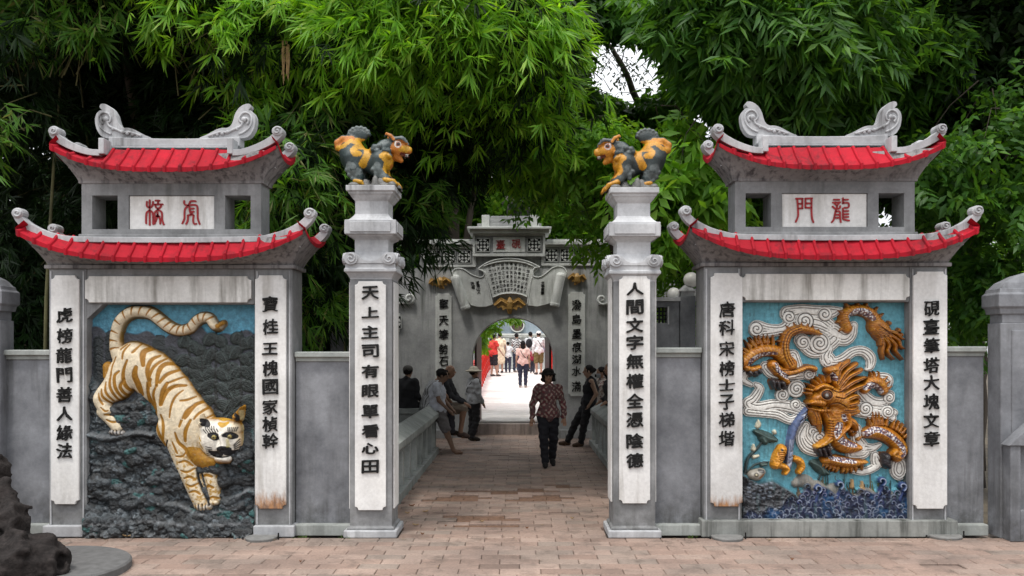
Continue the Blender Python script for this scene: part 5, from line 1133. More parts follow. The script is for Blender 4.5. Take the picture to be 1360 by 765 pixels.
    def bands(p, r, f):       # rows of scales cut across the body
        rs = np.interp(np.linspace(0, 1, len(p)), np.linspace(0, 1, len(r)), R(*r)); q = smoothline(np.column_stack([np.array(f(*p)), rs]), 8); acc = 0
        for i in range(1, len(q)-1):
            acc += np.hypot(*(q[i][:2]-q[i-1][:2]))
            if acc < 2.7: continue
            acc = 0; t = q[i+1][:2]-q[i-1][:2]; t /= np.hypot(*t)+1e-9; nr = np.array([-t[1], t[0]]); w_ = q[i][2]*.8
            D.paint([tuple(q[i][:2]+nr*w_*x+t*1.6*(1-x*x)) for x in (-1, -.5, 0, .5, 1)], .34, DK2, soft=.6, groove=.006, only=0, amt=.6); D.paint([tuple(q[i][:2]+nr*w_*x*.7+t*(1.6*(1-x*x)-1.2)) for x in (-1, 0, 1)], .3, (.56, .29, .03), soft=.7, only=0, amt=.45)
    def folds(p, r, f, n=3):
        q = f(*p)
        for s in np.linspace(-.6, .6, n):
            pts = []
            for i in range(len(q)):
                t = np.array(q[min(i+1, len(q)-1)])-np.array(q[max(i-1, 0)]); t /= np.hypot(*t)+1e-9; pts.append((q[i][0]-t[1]*s*r*c, q[i][1]+t[0]*s*r*c))
            D.paint(pts, .55, DK2, groove=.014, only=0)
    # tail at top right with its brush
    tp = [(725, 190), (705, 130), (730, 80), (800, 65), (870, 85), (910, 130), (920, 180)]
    body(tp, (42, 40, 40, 40, 45, 50, 62), .085, r1); spines(tp, (42, 40, 40, 40, 45, 50, 62), -1, 9, 5, r1)
    mosaic([(735, 110), (775, 78), (840, 85), (890, 125)], R(16, 20, 22, 16), r1)
    body([(930, 170), (960, 215), (985, 235)], (60, 72, 55), .10, r1)
    spines([(1000, 140), (1080, 200), (1100, 240)], (10, 10, 10), 1, 3, 4, r1)
    for p in ([(930, 230), (960, 290), (955, 350), (965, 400)], [(955, 240), (1000, 300), (990, 350), (1035, 400)], [(980, 240), (1040, 300), (1045, 345), (1095, 400)], [(990, 225), (1060, 270), (1075, 310), (1105, 330)], [(1000, 210), (1050, 225), (1080, 255), (1105, 265)], [(900, 200), (940, 250), (945, 300)]):
        D.raise_(r1(*p), R(17, 13, 10, 3)[:len(p)], .09, OR, .001); D.paint(r1(*p), .5, DK2, groove=.012, only=0)
    for k in range(8): a = -.4+k*.25; D.paint(r1((905+20*math.cos(a*2), 170+14*k), (950+10*k, 190+6*k), (990+10*k*.6, 230)), .4, DK2, groove=.008, only=0)
    # left coil with hind leg
    lp = [(30, 420), (90, 370), (160, 340), (240, 345), (300, 390), (350, 430)]
    body(lp, (50, 50, 46, 46, 50, 46), .09, r1); spines([(25, 380), (90, 320), (160, 300), (240, 300)], (16, 24, 26, 20), -1, 9, 9, r1); spines([(60, 350), (150, 315), (240, 320)], (20, 20, 20), -1, 5, 13, r1)
    up = [(340, 440), (310, 380), (300, 300), (330, 225), (400, 195), (470, 205), (540, 230)]
    body(up, (52, 42, 38, 40, 34, 28, 10), .11, r1); spines(up[2:], (38, 40, 34, 28, 10), -1, 8, 3.5, r1); folds(up[:5], 30, r1, 3)
    mosaic([(60, 440), (75, 405), (130, 370), (200, 358), (240, 362)], R(17, 15, 12, 11, 8), r1)
    leg = [(220, 440), (280, 490), (380, 480), (450, 455), (500, 465)]; body(leg, (44, 44, 26, 22, 26), .10, r1); folds(leg, 26, r1, 2)
    body([(230, 430), (260, 480), (300, 530), (320, 555)], (30, 34, 30, 22), .10, r1); mosaic([(235, 430), (255, 480), (310, 520)], R(12, 15, 14), r1)
    body([(40, 455), (80, 470), (130, 455)], (24, 26, 20), .09, r1)
    for p in ([(220, 550), (225, 590)], [(250, 555), (262, 600)], [(285, 560), (300, 595)], [(65, 490), (75, 505)], [(100, 490), (112, 505)], [(125, 475), (135, 490)]): D.raise_(r1(*p), R(24, 12), .10, (.02, .016, .018), .004, smooth=False)
    D.raise_(r1((320, 520), (360, 512), (385, 500)), R(12, 10, 3), .11, (.5, .45, .4), .003)
    # flaming mane
    rr = random.Random(2)
    for p in ([(640, 560), (660, 470), (720, 420), (735, 395)], [(650, 570), (700, 490), (770, 440), (795, 420)], [(660, 590), (720, 520), (800, 480), (830, 460)], [(670, 610), (740, 560), (810, 530), (860, 520)], [(640, 540), (640, 480), (680, 430)], [(690, 640), (760, 600), (830, 575), (870, 560)],
              [(690, 680), (760, 650), (800, 655)], [(700, 710), (760, 700), (800, 680)], [(690, 740), (750, 740), (790, 725)], [(600, 480), (640, 510), (640, 560)]):
        D.raise_(r1(*p), R(26, 23, 15, 3)[:len(p)], [.12, .12, .11, .06], OR, .001); D.paint(r1(*p), .55, DK2, groove=.016, only=0); D.paint([(a+2.2, b+2.2) for a, b in r1(*p)[:-1]], .35, DK2, groove=.008, only=0)
    body([(590, 475), (640, 470), (635, 540)], (24, 26, 20), .12, r1); mosaic([(610, 500), (630, 530)], 3, r1)
    # head
    body([(500, 660), (560, 640), (640, 660), (680, 690)], (48, 74, 84, 70), .15, r1, .02)
    body([(455, 690), (480, 685), (540, 690)], (16, 30, 40), .16, r1); body([(455, 725), (510, 740), (580, 740)], (12, 22, 32), .14, r1)
    body([(490, 600), (540, 575), (600, 590)], (18, 26, 22), .16, r1)
    spines([(470, 640), (490, 590), (540, 560), (600, 560)], (14, 14, 16, 18), -1, 7, 8, r1, h=.13)
    D.paint(r1((445, 722), (500, 715), (560, 728), (600, 722)), .9, (.05, .012, .01), groove=.03)
    D.raise_(r1((560, 635)), 8, .03, (.10, .03, .008), .004, lift=.14); D.raise_(r1((556, 638)), 4.6, .03, (.05, .02, .01), .004, lift=.16)
    for rr_ in (8.5, 6.6): D.paint([(r1((560, 635))[0][0]+rr_*math.cos(a), r1((560, 635))[0][1]+rr_*.85*math.sin(a)) for a in np.linspace(0, 6.28, 16)], .7, (.42, .16, .02) if rr_ > 7 else (.02, .01, .01), groove=-.006 if rr_ > 7 else .01)
    D.paint(r1((550, 640)), 2.2, (.16, .16, .15)); D.paint(r1((548, 637)), .9, (.6, .6, .6))
    for p in ([(590, 700), (640, 690), (700, 720)], [(600, 600), (650, 620), (700, 600)], [(620, 650), (680, 660), (720, 640)]): D.paint(r1(*p), .7, DK2, groove=.015, only=0)
    # beard, neck and chest
    for p in ([(500, 0), (520, 60), (535, 110), (540, 160)], [(560, 0), (590, 60), (600, 120)], [(640, 10), (720, 20), (790, 10)], [(480, 10), (500, 50), (505, 90)], [(700, 60), (760, 90), (780, 130)]): D.raise_(r2(*p), R(34, 30, 18, 5)[:len(p)], [.11, .11, .09, .05][:len(p)], OR, .006); D.paint(r2(*p), .4, DK2, groove=.01, only=0)
    cb = [(640, 20), (650, 90), (650, 160), (680, 220), (740, 250), (800, 255)]; body(cb, (72, 80, 72, 66, 52, 26), .11, r2, .02)
    mosaic([(685, 40), (690, 60)], R(18, 16), r2); mosaic([(655, 100), (645, 150), (670, 200), (720, 225), (760, 235)], R(24, 24, 24, 20, 14), r2)
    D.raise_(r2((720, 30), (725, 100), (680, 150), (640, 195)), R(16, 18, 16, 10), .13, OR, .004); D.raise_(r2((590, 60), (600, 130), (590, 190), (530, 235)), R(20, 22, 26, 22), .13, OR, .004)
    for k in range(7): D.paint(r2((590-8, 70+k*17), (615, 75+k*17)), .5, DK2, groove=.012)
    D.raise_(r2((505, 245), (560, 225), (600, 200)), R(16, 18, 16), .13, (.5, .24, .02), .004)
    for p in ([(520, 265), (535, 300)], [(550, 260), (570, 305)], [(580, 250), (598, 300)]): D.raise_(r2(*p), R(26, 16), .12, (.02, .014, .016), .004, smooth=False)
    # low fin beneath
    fin = [(570, 340), (640, 340), (720, 355), (800, 355), (850, 350)]; body(fin, (30, 42, 42, 30, 12), .09, r2); mosaic([(600, 320), (680, 335), (760, 345)], R(12, 16, 14), r2)
    spines([(560, 350), (640, 380), (740, 390), (840, 370)], (14, 16, 16, 10), 1, 10, 5, r2)
    spines([(800, 210), (760, 170), (740, 140)], (14, 10, 10), 1, 3, 6, r2)
    # right coil
    ar = [(850, 560), (900, 590), (935, 620)]; body([(840, 600), (880, 560), (940, 560), (970, 610)], (40, 46, 46, 36), .09, r1); mosaic([(830, 590), (880, 575), (930, 610), (930, 640)], R(16, 24, 26, 14), r1); spines([(880, 540), (950, 550), (985, 620)], (20, 26, 20), -1, 6, 7, r1)
    rc = [(850, 160), (910, 150), (980, 165), (1050, 210), (1090, 270), (1060, 320)]; body(rc, (36, 52, 56, 56, 50, 40), .10, r2, .02)
    mosaic([(840, 160), (900, 130), (970, 150), (1030, 195), (1080, 250), (1090, 300), (1040, 322)], R(20, 18, 18, 16, 16, 12, 10), r2)
    spines([(870, 120), (960, 110), (1060, 150), (1110, 200)], (20, 22, 24, 18), -1, 10, 10, r2); spines([(890, 110), (960, 110)], (24, 24), -1, 3, 15, r2)
    body([(1040, 280), (1020, 300), (1060, 320)], (30, 20, 24), .11, r2)
    D.raise_(r2((985, 320), (980, 350), (1000, 385)), R(34, 36, 14), .10, (.015, .014, .018), .004); D.raise_(r2((955, 300), (970, 320)), R(14, 16), .10, (.015, .014, .018), .004, smooth=False)
    rg1 = fbm(D.U.shape, 5, 301, 3, .6, True); D.H += (D.H > 0)*.008*(rg1**2-.5)
    yl = np.clip((fbm(D.U.shape, 9, 302, 3)-.52)*6, 0, 1)[..., None]*.3; om = (D.C[..., :1] > .2)*(D.C[..., 2:3] < .05); D.C = np.where(om, D.C*(1-yl)+np.array((.56, .29, .025))*yl, D.C)
    gr = np.clip((.42-rg1)*5, 0, 1)[..., None]*.45; D.C = D.C*(1-gr)+np.array((.10, .035, .006))*gr
    gyy, gxx = np.gradient(D.H); cur = np.clip(np.hypot(gxx, gyy)*38-.45, 0, 1)[..., None]*.0
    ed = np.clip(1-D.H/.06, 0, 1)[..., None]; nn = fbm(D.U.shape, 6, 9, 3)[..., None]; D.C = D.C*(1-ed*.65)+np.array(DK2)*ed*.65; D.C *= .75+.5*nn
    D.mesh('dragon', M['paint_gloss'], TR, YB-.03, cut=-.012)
    # ---- spout of water and the fish beneath
    Wt = Relief(1020, 535, 1080, 650, .6, -.03, (.12, .15, .28))
    Wt.raise_(r2((445, 0), (410, 60), (370, 120), (350, 190), (340, 260), (335, 340), (330, 390)), R(22, 34, 30, 26, 26, 24, 16), .08, (.07, .10, .20), .004)
    for k in range(9):
        t = k/9; u, v = 445-110*t, 10+370*t; Wt.paint(r2((u-30, v+26), (u, v+6), (u+26, v-16)), 1.0, (.02, .025, .07) if k % 2 else (.33, .36, .45), groove=.012, only=0)
    for k in range(16):
        t = k/16; Wt.paint(r2((432-100*t, 30+350*t), (424-100*t+14*math.sin(k*2), 50+350*t)), .45, (.5, .54, .6), soft=.6, only=0)
    for x in (-10, 0, 10): Wt.paint(r2((345+x, 200), (335+x, 300), (328+x, 390)), .4, (.33, .36, .43), groove=.006, only=0)
    fw = fbm(Wt.U.shape, 4, 19, 3); Wt.C *= (.4+1.1*fw)[..., None]
    Wt.mesh('water_spout', M['paint_gloss'], TR, YB-.02, cut=-.012)
    Fi = Relief(1020, 588, 1076, 640, .55, -.03, (.52, .22, .015))
    Fi.raise_(r2((285, 270), (265, 320), (245, 370)), R(36, 42, 34), .10, None, .01); Fi.raise_(r2((240, 370), (290, 380), (320, 400), (305, 430)), R(26, 22, 20, 14), .09, None, .006); Fi.raise_(r2((375, 330), (410, 350), (420, 385), (400, 420)), R(20, 24, 22, 18), .09, None, .006); Fi.raise_(r2((230, 340), (225, 370)), R(14, 16), .08, None, .004, smooth=False)
    for k in range(6): Fi.paint(r2((250+k*3, 290+k*13), (285+k*3, 285+k*13), (305, 300+k*12)), .5, (.25, .08, .01), groove=.012)
    ff = fbm(Fi.U.shape, 4, 9, 3); Fi.H += (Fi.H > 0)*.02*(ff-.5); Fi.C *= (.5+ff)[..., None]; Fi.paint(r2((275, 268)), 1.8, (.04, .03, .02)); Fi.mesh('orange_fish', M['paint_gloss'], TR, YB-.02, cut=-.012)
    Ow = Relief(994, 615, 1048, 660, .55, -.03, (.30, .28, .24))
    Ow.raise_(r2((85, 440), (120, 440), (150, 420)), R(34, 42, 28), .09, None, .01); Ow.paint(r2((105, 435)), 3, (.05, .04, .03)); Ow.paint(r2((105, 435)), 1.2, (.5, .45, .3)); Ow.paint(r2((130, 455), (160, 430)), 1.1, (.25, .10, .03)); Ow.paint(r2((130, 410), (150, 412)), 2.2, (.05, .05, .05))
    Ow.mesh('turtle_head', M['paint_gloss'], TR, YB-.01, cut=-.012)
dragon_panel()
# ================================================================ solid modelling: distance fields -> one skin
class Solid:
    def __init__(s, lo, hi, res):
        s.lo = np.array(lo, float); s.res = res; s.n = np.ceil((np.array(hi)-s.lo)/res).astype(int)+1
        s.ax = [s.lo[i]+np.arange(s.n[i])*res for i in range(3)]; s.D = np.full(tuple(s.n), 1., np.float32); s.paints = []
    def _w(s, lo, hi):
        sl = tuple(slice(max(0, int((lo[i]-s.lo[i])/s.res)-1), max(0, int((hi[i]-s.lo[i])/s.res)+2)) for i in range(3))
        return sl, s.ax[0][sl[0]][:, None, None], s.ax[1][sl[1]][None, :, None], s.ax[2][sl[2]][None, None, :]
    def _mix(s, sl, d, k, sub=False):
        a = s.D[sl]
        if sub: s.D[sl] = np.maximum(a, -d); return
        if k <= 0: s.D[sl] = np.minimum(a, d); return
        h = np.clip(.5+.5*(a-d)/k, 0, 1); s.D[sl] = a*(1-h)+d*h-k*h*(1-h)
    def cap(s, a, b, ra, rb=None, k=.03, sub=False):
        rb = ra if rb is None else rb; a, b = np.array(a, float), np.array(b, float); m = max(ra, rb)+k*2+s.res*2
        sl, X, Y, Z = s._w(np.minimum(a, b)-m, np.maximum(a, b)+m); ab = b-a; L = (ab**2).sum()+1e-9
        t = np.clip(((X-a[0])*ab[0]+(Y-a[1])*ab[1]+(Z-a[2])*ab[2])/L, 0, 1)
        d = np.sqrt((X-a[0]-t*ab[0])**2+(Y-a[1]-t*ab[1])**2+(Z-a[2]-t*ab[2])**2)-(ra+(rb-ra)*t); s._mix(sl, d, k, sub)
    def chain(s, pts, rs, k=.03):
        for i in range(len(pts)-1): s.cap(pts[i], pts[i+1], rs[i], rs[i+1], k)
    def ell(s, c, r, k=.03, rot=None, sub=False):
        c, r = np.array(c, float), np.array(r, float); m = r.max()+k*2+s.res*2
        sl, X, Y, Z = s._w(c-m, c+m); x, y, z = X-c[0], Y-c[1], Z-c[2]
        if rot is not None: R = np.array(rot); x, y, z = [R[0][i]*x+R[1][i]*y+R[2][i]*z for i in range(3)]   # columns are the local axes
        k0 = np.sqrt((x/r[0])**2+(y/r[1])**2+(z/r[2])**2); k1 = np.sqrt((x/r[0]**2)**2+(y/r[1]**2)**2+(z/r[2]**2)**2)+1e-9
        s._mix(sl, k0*(k0-1)/k1, k, sub)
    def below(s, z):   # cut away everything under z
        s.D = np.maximum(s.D, (z-s.ax[2])[None, None, :].astype(np.float32))
    def skin(s):
        D = s.D; neg = D < 0; c = np.zeros(tuple(np.array(D.shape)-1), np.int8)
        off = [(i, j, k) for i in (0, 1) for j in (0, 1) for k in (0, 1)]
        def sub(A, o): return A[o[0]:A.shape[0]-1+o[0], o[1]:A.shape[1]-1+o[1], o[2]:A.shape[2]-1+o[2]]
        for o in off: c += sub(neg, o)
        act = (c > 0) & (c < 8); I = np.argwhere(act); idx = np.full(act.shape, -1, np.int64); idx[act] = np.arange(len(I))
        cor = {o: D[I[:, 0]+o[0], I[:, 1]+o[1], I[:, 2]+o[2]] for o in off}; P_ = np.zeros((len(I), 3)); cnt = np.zeros(len(I))
        for a in off:
            for ax in range(3):
                if a[ax]: continue
                b = list(a); b[ax] = 1; b = tuple(b); da, db = cor[a], cor[b]; m = (da < 0) != (db < 0)
                t = np.where(m, da/(da-db+1e-12), 0); p = np.array(a, float)[None]+0*P_; p[:, ax] = t; P_[m] += p[m]; cnt[m] += 1
        V = (I+P_/cnt[:, None])*s.res+s.lo; Fs = []
        for ax in range(3):
            u, v = [(1, 2), (2, 0), (0, 1)][ax]; A = np.take(neg, range(0, D.shape[ax]-1), ax); Bq = np.take(neg, range(1, D.shape[ax]), ax)
            E_ = np.argwhere(A != Bq); ok = (E_[:, u] > 0) & (E_[:, v] > 0) & (E_[:, u] < D.shape[u]-1) & (E_[:, v] < D.shape[v]-1); E_ = E_[ok]
            ins = A[E_[:, 0], E_[:, 1], E_[:, 2]]; q = []
            for (du, dv) in ((-1, -1), (0, -1), (0, 0), (-1, 0)):
                g = E_.copy(); g[:, u] += du; g[:, v] += dv; q.append(idx[g[:, 0], g[:, 1], g[:, 2]])
            q = np.stack(q, 1); q[~ins] = q[~ins][:, ::-1]; Fs.append(q)
        Fq = np.concatenate(Fs); Fq = Fq[(Fq >= 0).all(1)]; return V, Fq
    def col_ell(s, c, r, col): s.paints.append(('e', np.array(c, float), np.array(r if hasattr(r, '__len__') else (r, r, r), float), col))
    def col_cap(s, a, b, r, col): s.paints.append(('c', np.array(a, float), np.array(b, float), r, col))
    def colour(s, V, base):
        C = np.zeros((len(V), 3))+np.array(base)
        for p in s.paints:
            if p[0] == 'p':
                ab = p[2]-p[1]; Q = V[:, [0, 2]]; t = np.clip(((Q-p[1])@ab)/((ab**2).sum()+1e-9), 0, 1); m = np.linalg.norm(Q-p[1]-t[:, None]*ab, axis=1) < p[3]; C[m] = p[4]
            elif p[0] == 'e': m = (((V-p[1])/p[2])**2).sum(1) < 1; C[m] = p[3]
            else:
                ab = p[2]-p[1]; t = np.clip(((V-p[1])@ab)/((ab**2).sum()+1e-9), 0, 1); m = np.linalg.norm(V-p[1]-t[:, None]*ab, axis=1) < p[3]; C[m] = p[4]
        return C
    def mk(s, name, m, parent, base=(.5, .5, .5), xf=None, smooth=True, fn=None):
        V, Fq = s.skin()
        if len(V) == 0: return None
        C = s.colour(V, base)
        if fn is not None: C = fn(V, C)
        if xf is not None: V = xf(V)
        return fastmesh(name, V, Fq, m, parent, smooth, C)
M['skinv'] = vcol('skin_paint', .6, .12, 30, .1); M['cloth'] = vcol('woven_cloth', .85, .2, 25, .35, .2, .01); M['glaze'] = vcol('glazed_lion_stucco', .4, .3, 45, .6, .5, .01)
# ================================================================ guardian lions on the pillars
def lion(side, cx, cy, z0):
    """built facing +x in its own frame, unit = one photo pixel of the left lion"""
    k = 8.56/F; L = side == 'L'
    T = empty('lion_statue', (cx, cy, z0), 'dark green guardian lion with orange face looking right on the left pillar' if L else
              'dark green guardian lion with round orange face looking left on the right pillar', 'lion statue', 'painted lions on the gate pillars')
    G, G2, Y_, O_, W2 = ((.022, .040, .042), (.11, .135, .135), (.52, .27, .010), (.45, .15, .012), (.62, .60, .55)) if L else ((.020, .032, .033), (.07, .085, .085), (.50, .23, .010), (.50, .20, .012), (.55, .50, .50))
    sx = 1 if L else -1
    def q(a, b, d=0): return ((435+a/7.283-495)*k, d*k, (250-(150+b/7.283)-3.5)*k)       # crop px of the left lion -> local x, y, z
    def xf(V): return np.stack([cx+sx*V[:, 0], cy+V[:, 1]*1.0, z0+V[:, 2]], 1)
    S_ = lambda r: r/7.283*k
    B = Solid((-.5, -.3, -.02), (.5, .3, .72), .0085)
    # rump, back, chest
    B.ell(q(215, 330), (S_(125), S_(105), S_(135)), .03); B.ell(q(340, 415), (S_(135), S_(95), S_(110)), .05); B.ell(q(225, 420), (S_(105), S_(95), S_(120)), .05); B.ell(q(450, 470), (S_(95), S_(80), S_(100)), .05); B.ell(q(490, 410), (S_(110), S_(95), S_(105)), .05); B.ell(q(545, 440), (S_(80), S_(80), S_(90)), .04)
    B.chain([q(470, 350), q(540, 290), q(600, 270)], [S_(80), S_(72), S_(70)], .04)
    for d, ox in ((-9, 0), (9, 18)):      # hind and front legs, near and far
        B.chain([q(230+ox, 400, d), q(250+ox, 520, d*1.1), q(290+ox, 590, d*1.1), q(290+ox, 640, d*1.15)], [S_(90), S_(70), S_(48), S_(46)], .03)
        fr = 0 if L else 34
        B.chain([q(500+ox, 420, d), q(495+ox+fr*.6, 520, d*1.1), q(540+ox+fr, 600, d*1.15), q(585+ox+fr, 630, d*1.15)], [S_(75), S_(58), S_(45), S_(40)], .03)
        for f in range(4):
            dd = d*1.15+(f-1.5)*3.2
            B.chain([q(270+ox, 640, dd), q(320+ox, 650, dd), q(345+ox, 672, dd)], [S_(26), S_(24), S_(13)], .006)
            B.chain([q(560+ox+fr, 630, dd), q(640+ox+fr, 640+fr*.5, dd), q(672+ox+fr, 668+fr, dd)], [S_(26), S_(24), S_(13)], .006)
        for (a, b, r) in ((215, 490, 30), (190, 530, 28), (250, 500, 25), (215, 575, 30), (265, 570, 26), (310, 545, 22), (240, 610, 24), (485, 490, 30), (440, 525, 24), (475, 560, 30), (520, 545, 26), (470, 590, 24), (540, 590, 22), (590, 600, 18)):
            B.ell(q(a+ox, b, d*1.5), (S_(r),)*3, .006); 
    # tail: curl up behind and a fan
    B.chain([q(150, 300), q(85, 290), (q(75, 240)), q(130, 205), q(215, 205), q(260, 215)], [S_(45), S_(36), S_(36), S_(38), S_(40), S_(35)], .015)
    B.ell(q(285, 160), (S_(95), S_(30), S_(72)), .012)
    for a in range(8):
        t = math.pi*(.02+a/7*.96); B.ell(q(285-98*math.cos(t)*1.0, 165-72*math.sin(t)), (S_(24), S_(28), S_(24)), .004)
    # mane curls along the neck
    for i, (a, b) in enumerate(((450, 300), (500, 290), (480, 340), (430, 330), (545, 335), (590, 340), (600, 390), (560, 380), (515, 360))):
        for d in (-11, 0, 11): B.ell(q(a, b, d), (S_(30),)*3, .008)
    B.chain([q(470, 300, -8), q(560, 240, -7)], [S_(20), S_(20)], .004); B.chain([q(490, 290, 8), q(580, 235, 7)], [S_(20), S_(20)], .004)
    # head
    B.ell(q(680, 300), (S_(95), S_(85), S_(90)), .02); B.cap(q(690, 330), q(775, 320), S_(55), S_(36), .02); B.cap(q(660, 380), q(700, 415), S_(48), S_(26), .015)
    B.cap(q(725, 365, -14), q(775, 368, 14), S_(20), S_(20), 0, True); B.ell(q(745, 372), (S_(48), S_(90), S_(15)), 0, None, True)
    B.ell(q(785, 302), (S_(26), S_(30), S_(22)), .01)
    for d in (-1, 1):
        B.ell(q(680, 270, d*10), (S_(34), S_(18), S_(30)), .004); B.chain([q(640, 215, d*8), q(720, 215, d*10), q(765, 255, d*7)], [S_(22), S_(24), S_(14)], .006)
        B.chain([q(640, 230, d*9), q(610, 190, d*10), q(570, 165, d*10), q(552, 195, d*10)], [S_(26), S_(22), S_(12), S_(8)], .006)
        for (a, b) in ((670, 205), (705, 200), (740, 215), (760, 245)): B.ell(q(a, b, d*6), (S_(19),)*3, .003)
        for a in (735, 755, 772): B.cap(q(a, 365, d*5), q(a+3, 395, d*5), S_(8), S_(3), 0)
    # colours
    B.paints = []
    def pc(pts, r, col, d=None):
        for i in range(len(pts)-1): B.paints.append(('p', np.array(q(*pts[i]))[[0, 2]], np.array(q(*pts[i+1]))[[0, 2]], S_(r), col))
    for (a, b) in ((215, 490), (190, 530), (250, 500), (215, 575), (265, 570), (310, 545), (240, 610), (485, 490), (440, 525), (475, 560), (520, 545), (470, 590), (540, 590)): pc([(a, b), (a+1, b)], 34, G2)
    pc([(470, 310), (560, 240)], 30, G2); pc([(200, 130), (285, 75), (370, 130)], 26, G2)
    pc([(250, 235), (330, 240), (375, 300), (385, 370), (340, 470)], 36, Y_, (-15, 15)); pc([(330, 290), (280, 300), (250, 340), (270, 380), (300, 370)], 30, Y_, (-17, 17))
    pc([(560, 395), (600, 440), (585, 520)], 46, Y_, (-11, 11)); pc([(640, 490), (630, 550)], 40, O_, (-9, 9)); pc([(530, 400), (560, 390)], 26, Y_, (-13, 13))
    pc([(85, 295), (75, 250), (125, 215), (220, 212)], 34, O_, (-6, 0, 6)); pc([(80, 300), (150, 290), (220, 235)], 22, Y_, (-8, 8))
    B.col_ell(q(700, 320), (S_(112), S_(130), S_(125)), O_)
    pc([(740, 310), (790, 305)], 26, Y_); pc([(650, 190), (720, 195), (765, 235)], 24, G2); pc([(700, 330), (760, 335)], 12, Y_)
    for d in (-1, 1):
        B.col_ell(q(680, 270, d*12), (S_(36),)*3, W2); B.col_ell(q(684, 270, d*12.5), (S_(24),)*3, (.25, .07, .03)); B.col_ell(q(688, 272, d*13), (S_(15),)*3, (.01,)*3)
        for a in (735, 755, 772): B.col_cap(q(a, 368, d*5), q(a+3, 395, d*5), S_(10), W2)
        pc([(640, 225), (612, 190), (565, 168)], 14, O_, (d*9,))
    B.col_cap(q(715, 372, -10), q(770, 372, 10), S_(22), (.12, .01, .01))
    pc([(270, 655), (350, 670)], 32, Y_, (-14, -9, 9, 14)); pc([(560+(0 if L else 34), 640), (680+(0 if L else 34), 665+(0 if L else 26))], 34, Y_)
    for f in range(3):
        for d in (-9, 9): pass
    if L: B.below(0.012)
    def fn(V, C):
        r = np.random.default_rng(1).random(len(V)); return C*(.8+.35*r)[:, None]
    B.mk('lion_body', M['glaze'], T, G, xf, fn=fn)
    R_ = Solid((-.32, -.25, -.01), (.32, .25, .2), .012); rr = random.Random(5)
    R_.ell((0, 0, 0), (.28, .20, .035), .01)
    for i in range(26): a, b = rr.uniform(-.24, .24), rr.uniform(-.17, .17); R_.ell((a, b, .01), (rr.uniform(.03, .06), rr.uniform(.03, .05), rr.uniform(.03, .05)+(.05 if abs(a) < .09 else 0)), .008)
    R_.mk('rock_base', M['glaze'], T, (.12, .12, .115), lambda V: np.stack([cx+V[:, 0], cy+V[:, 1], np.maximum(V[:, 2], 0)+z0], 1), fn=fn)
lion('L', plx, ply, plz); lion('R', prx, pry, prz)
# dark carved stone on the far gate, resting on the stepped top
def inkstone():
    x, y, z = fx(688), YF_+.25, fz(286); T = empty('ink_slab_sculpture', (x, y, z), 'dark stone peach shaped sculpture on small feet on top of the far gate', 'sculpture')
    B = Solid((-.55, -.4, -.02), (.55, .4, .55), .018)
    B.ell((-.02, 0, .27), (.30, .26, .19), .03); B.ell((-.2, 0, .33), (.16, .15, .12), .05); B.ell((.2, 0, .24), (.14, .15, .13), .05); B.ell((0, 0, .40), (.18, .18, .05), .02, None, True)
    for a in (-.18, .02, .2): B.chain([(a, -.12, .0), (a, -.12, .16)], [.05, .07], .02); B.chain([(a, .12, .0), (a, .12, .16)], [.05, .07], .02)
    B.mk('stone', vcol('dark_stone', .6, .3, 12, .5), T, (.05, .045, .045), lambda V: V+np.array((x, y, z)))
inkstone()
# ================================================================ rugged rock at the lower left
def rockery():
    T = empty('rock', (X_(20, 7.3), 7.3, .06), 'dark rugged brown rock standing on the round kerb at the lower left corner', 'rock')
    B = Solid((-6, 6.3, 0), (-3.45, 8.1, 1.25), .022); Y = 7.1
    def q(u, v, d=0): return (X_(u, Y+d), Y+d, Z_(v, Y+d))
    for (u, v, r, s, d) in ((-60, 690, 70, 75, .3), (-40, 640, 50, 40, .3), (-5, 668, 30, 32, .2), (8, 640, 12, 12, .2), (10, 700, 40, 34, .0), (40, 735, 40, 34, -.05), (55, 700, 14, 14, .1), (60, 745, 26, 30, -.1), (20, 760, 60, 50, -.2), (52, 690, 6, 9, .1), (-30, 760, 70, 60, -.1)):
        k = Y/F; B.ell(q(u, v, d), (r*k, r*k*.9, s*k), .05)
    sh = B.D.shape; X, Yy, Z = np.meshgrid(*B.ax, indexing='ij')
    def tn(f, sd):
        r = np.random.default_rng(sd); t = 0
        for i in range(9):
            w_ = r.normal(size=3)*f; t = t+np.sin(X*w_[0]+Yy*w_[1]+Z*w_[2]+r.uniform(0, 6.28))
        return t/4.2
    n = tn(7, 1); n2 = tn(17, 2); n3 = tn(38, 3)
    B.D += (.055*(1-np.abs(n)*1.6)+.035*(1-np.abs(n2)*1.8)+.014*n3).astype(np.float32)*-1+.03
    B.below(.065)
    V, Fq = B.skin(); r = np.random.default_rng(3).random(len(V)); C = np.zeros((len(V), 3))+np.array((.022, .018, .017)); C *= (.6+.8*r)[:, None]
    par = np.arange(len(V))
    for _ in range(60):
        m = par[Fq].min(1); new = par.copy(); np.minimum.at(new, Fq.ravel(), np.repeat(m, 4)); new = new[new]
        if (new == par).all(): break
        par = new
    lab, cnt = np.unique(par, return_counts=True); Fq = Fq[par[Fq[:, 0]] == lab[cnt.argmax()]]
    fastmesh('rock_mass', V, Fq, vcol('dark_rock', .9, .55, 14, 1, .25, .02), T, False, C)
rockery()
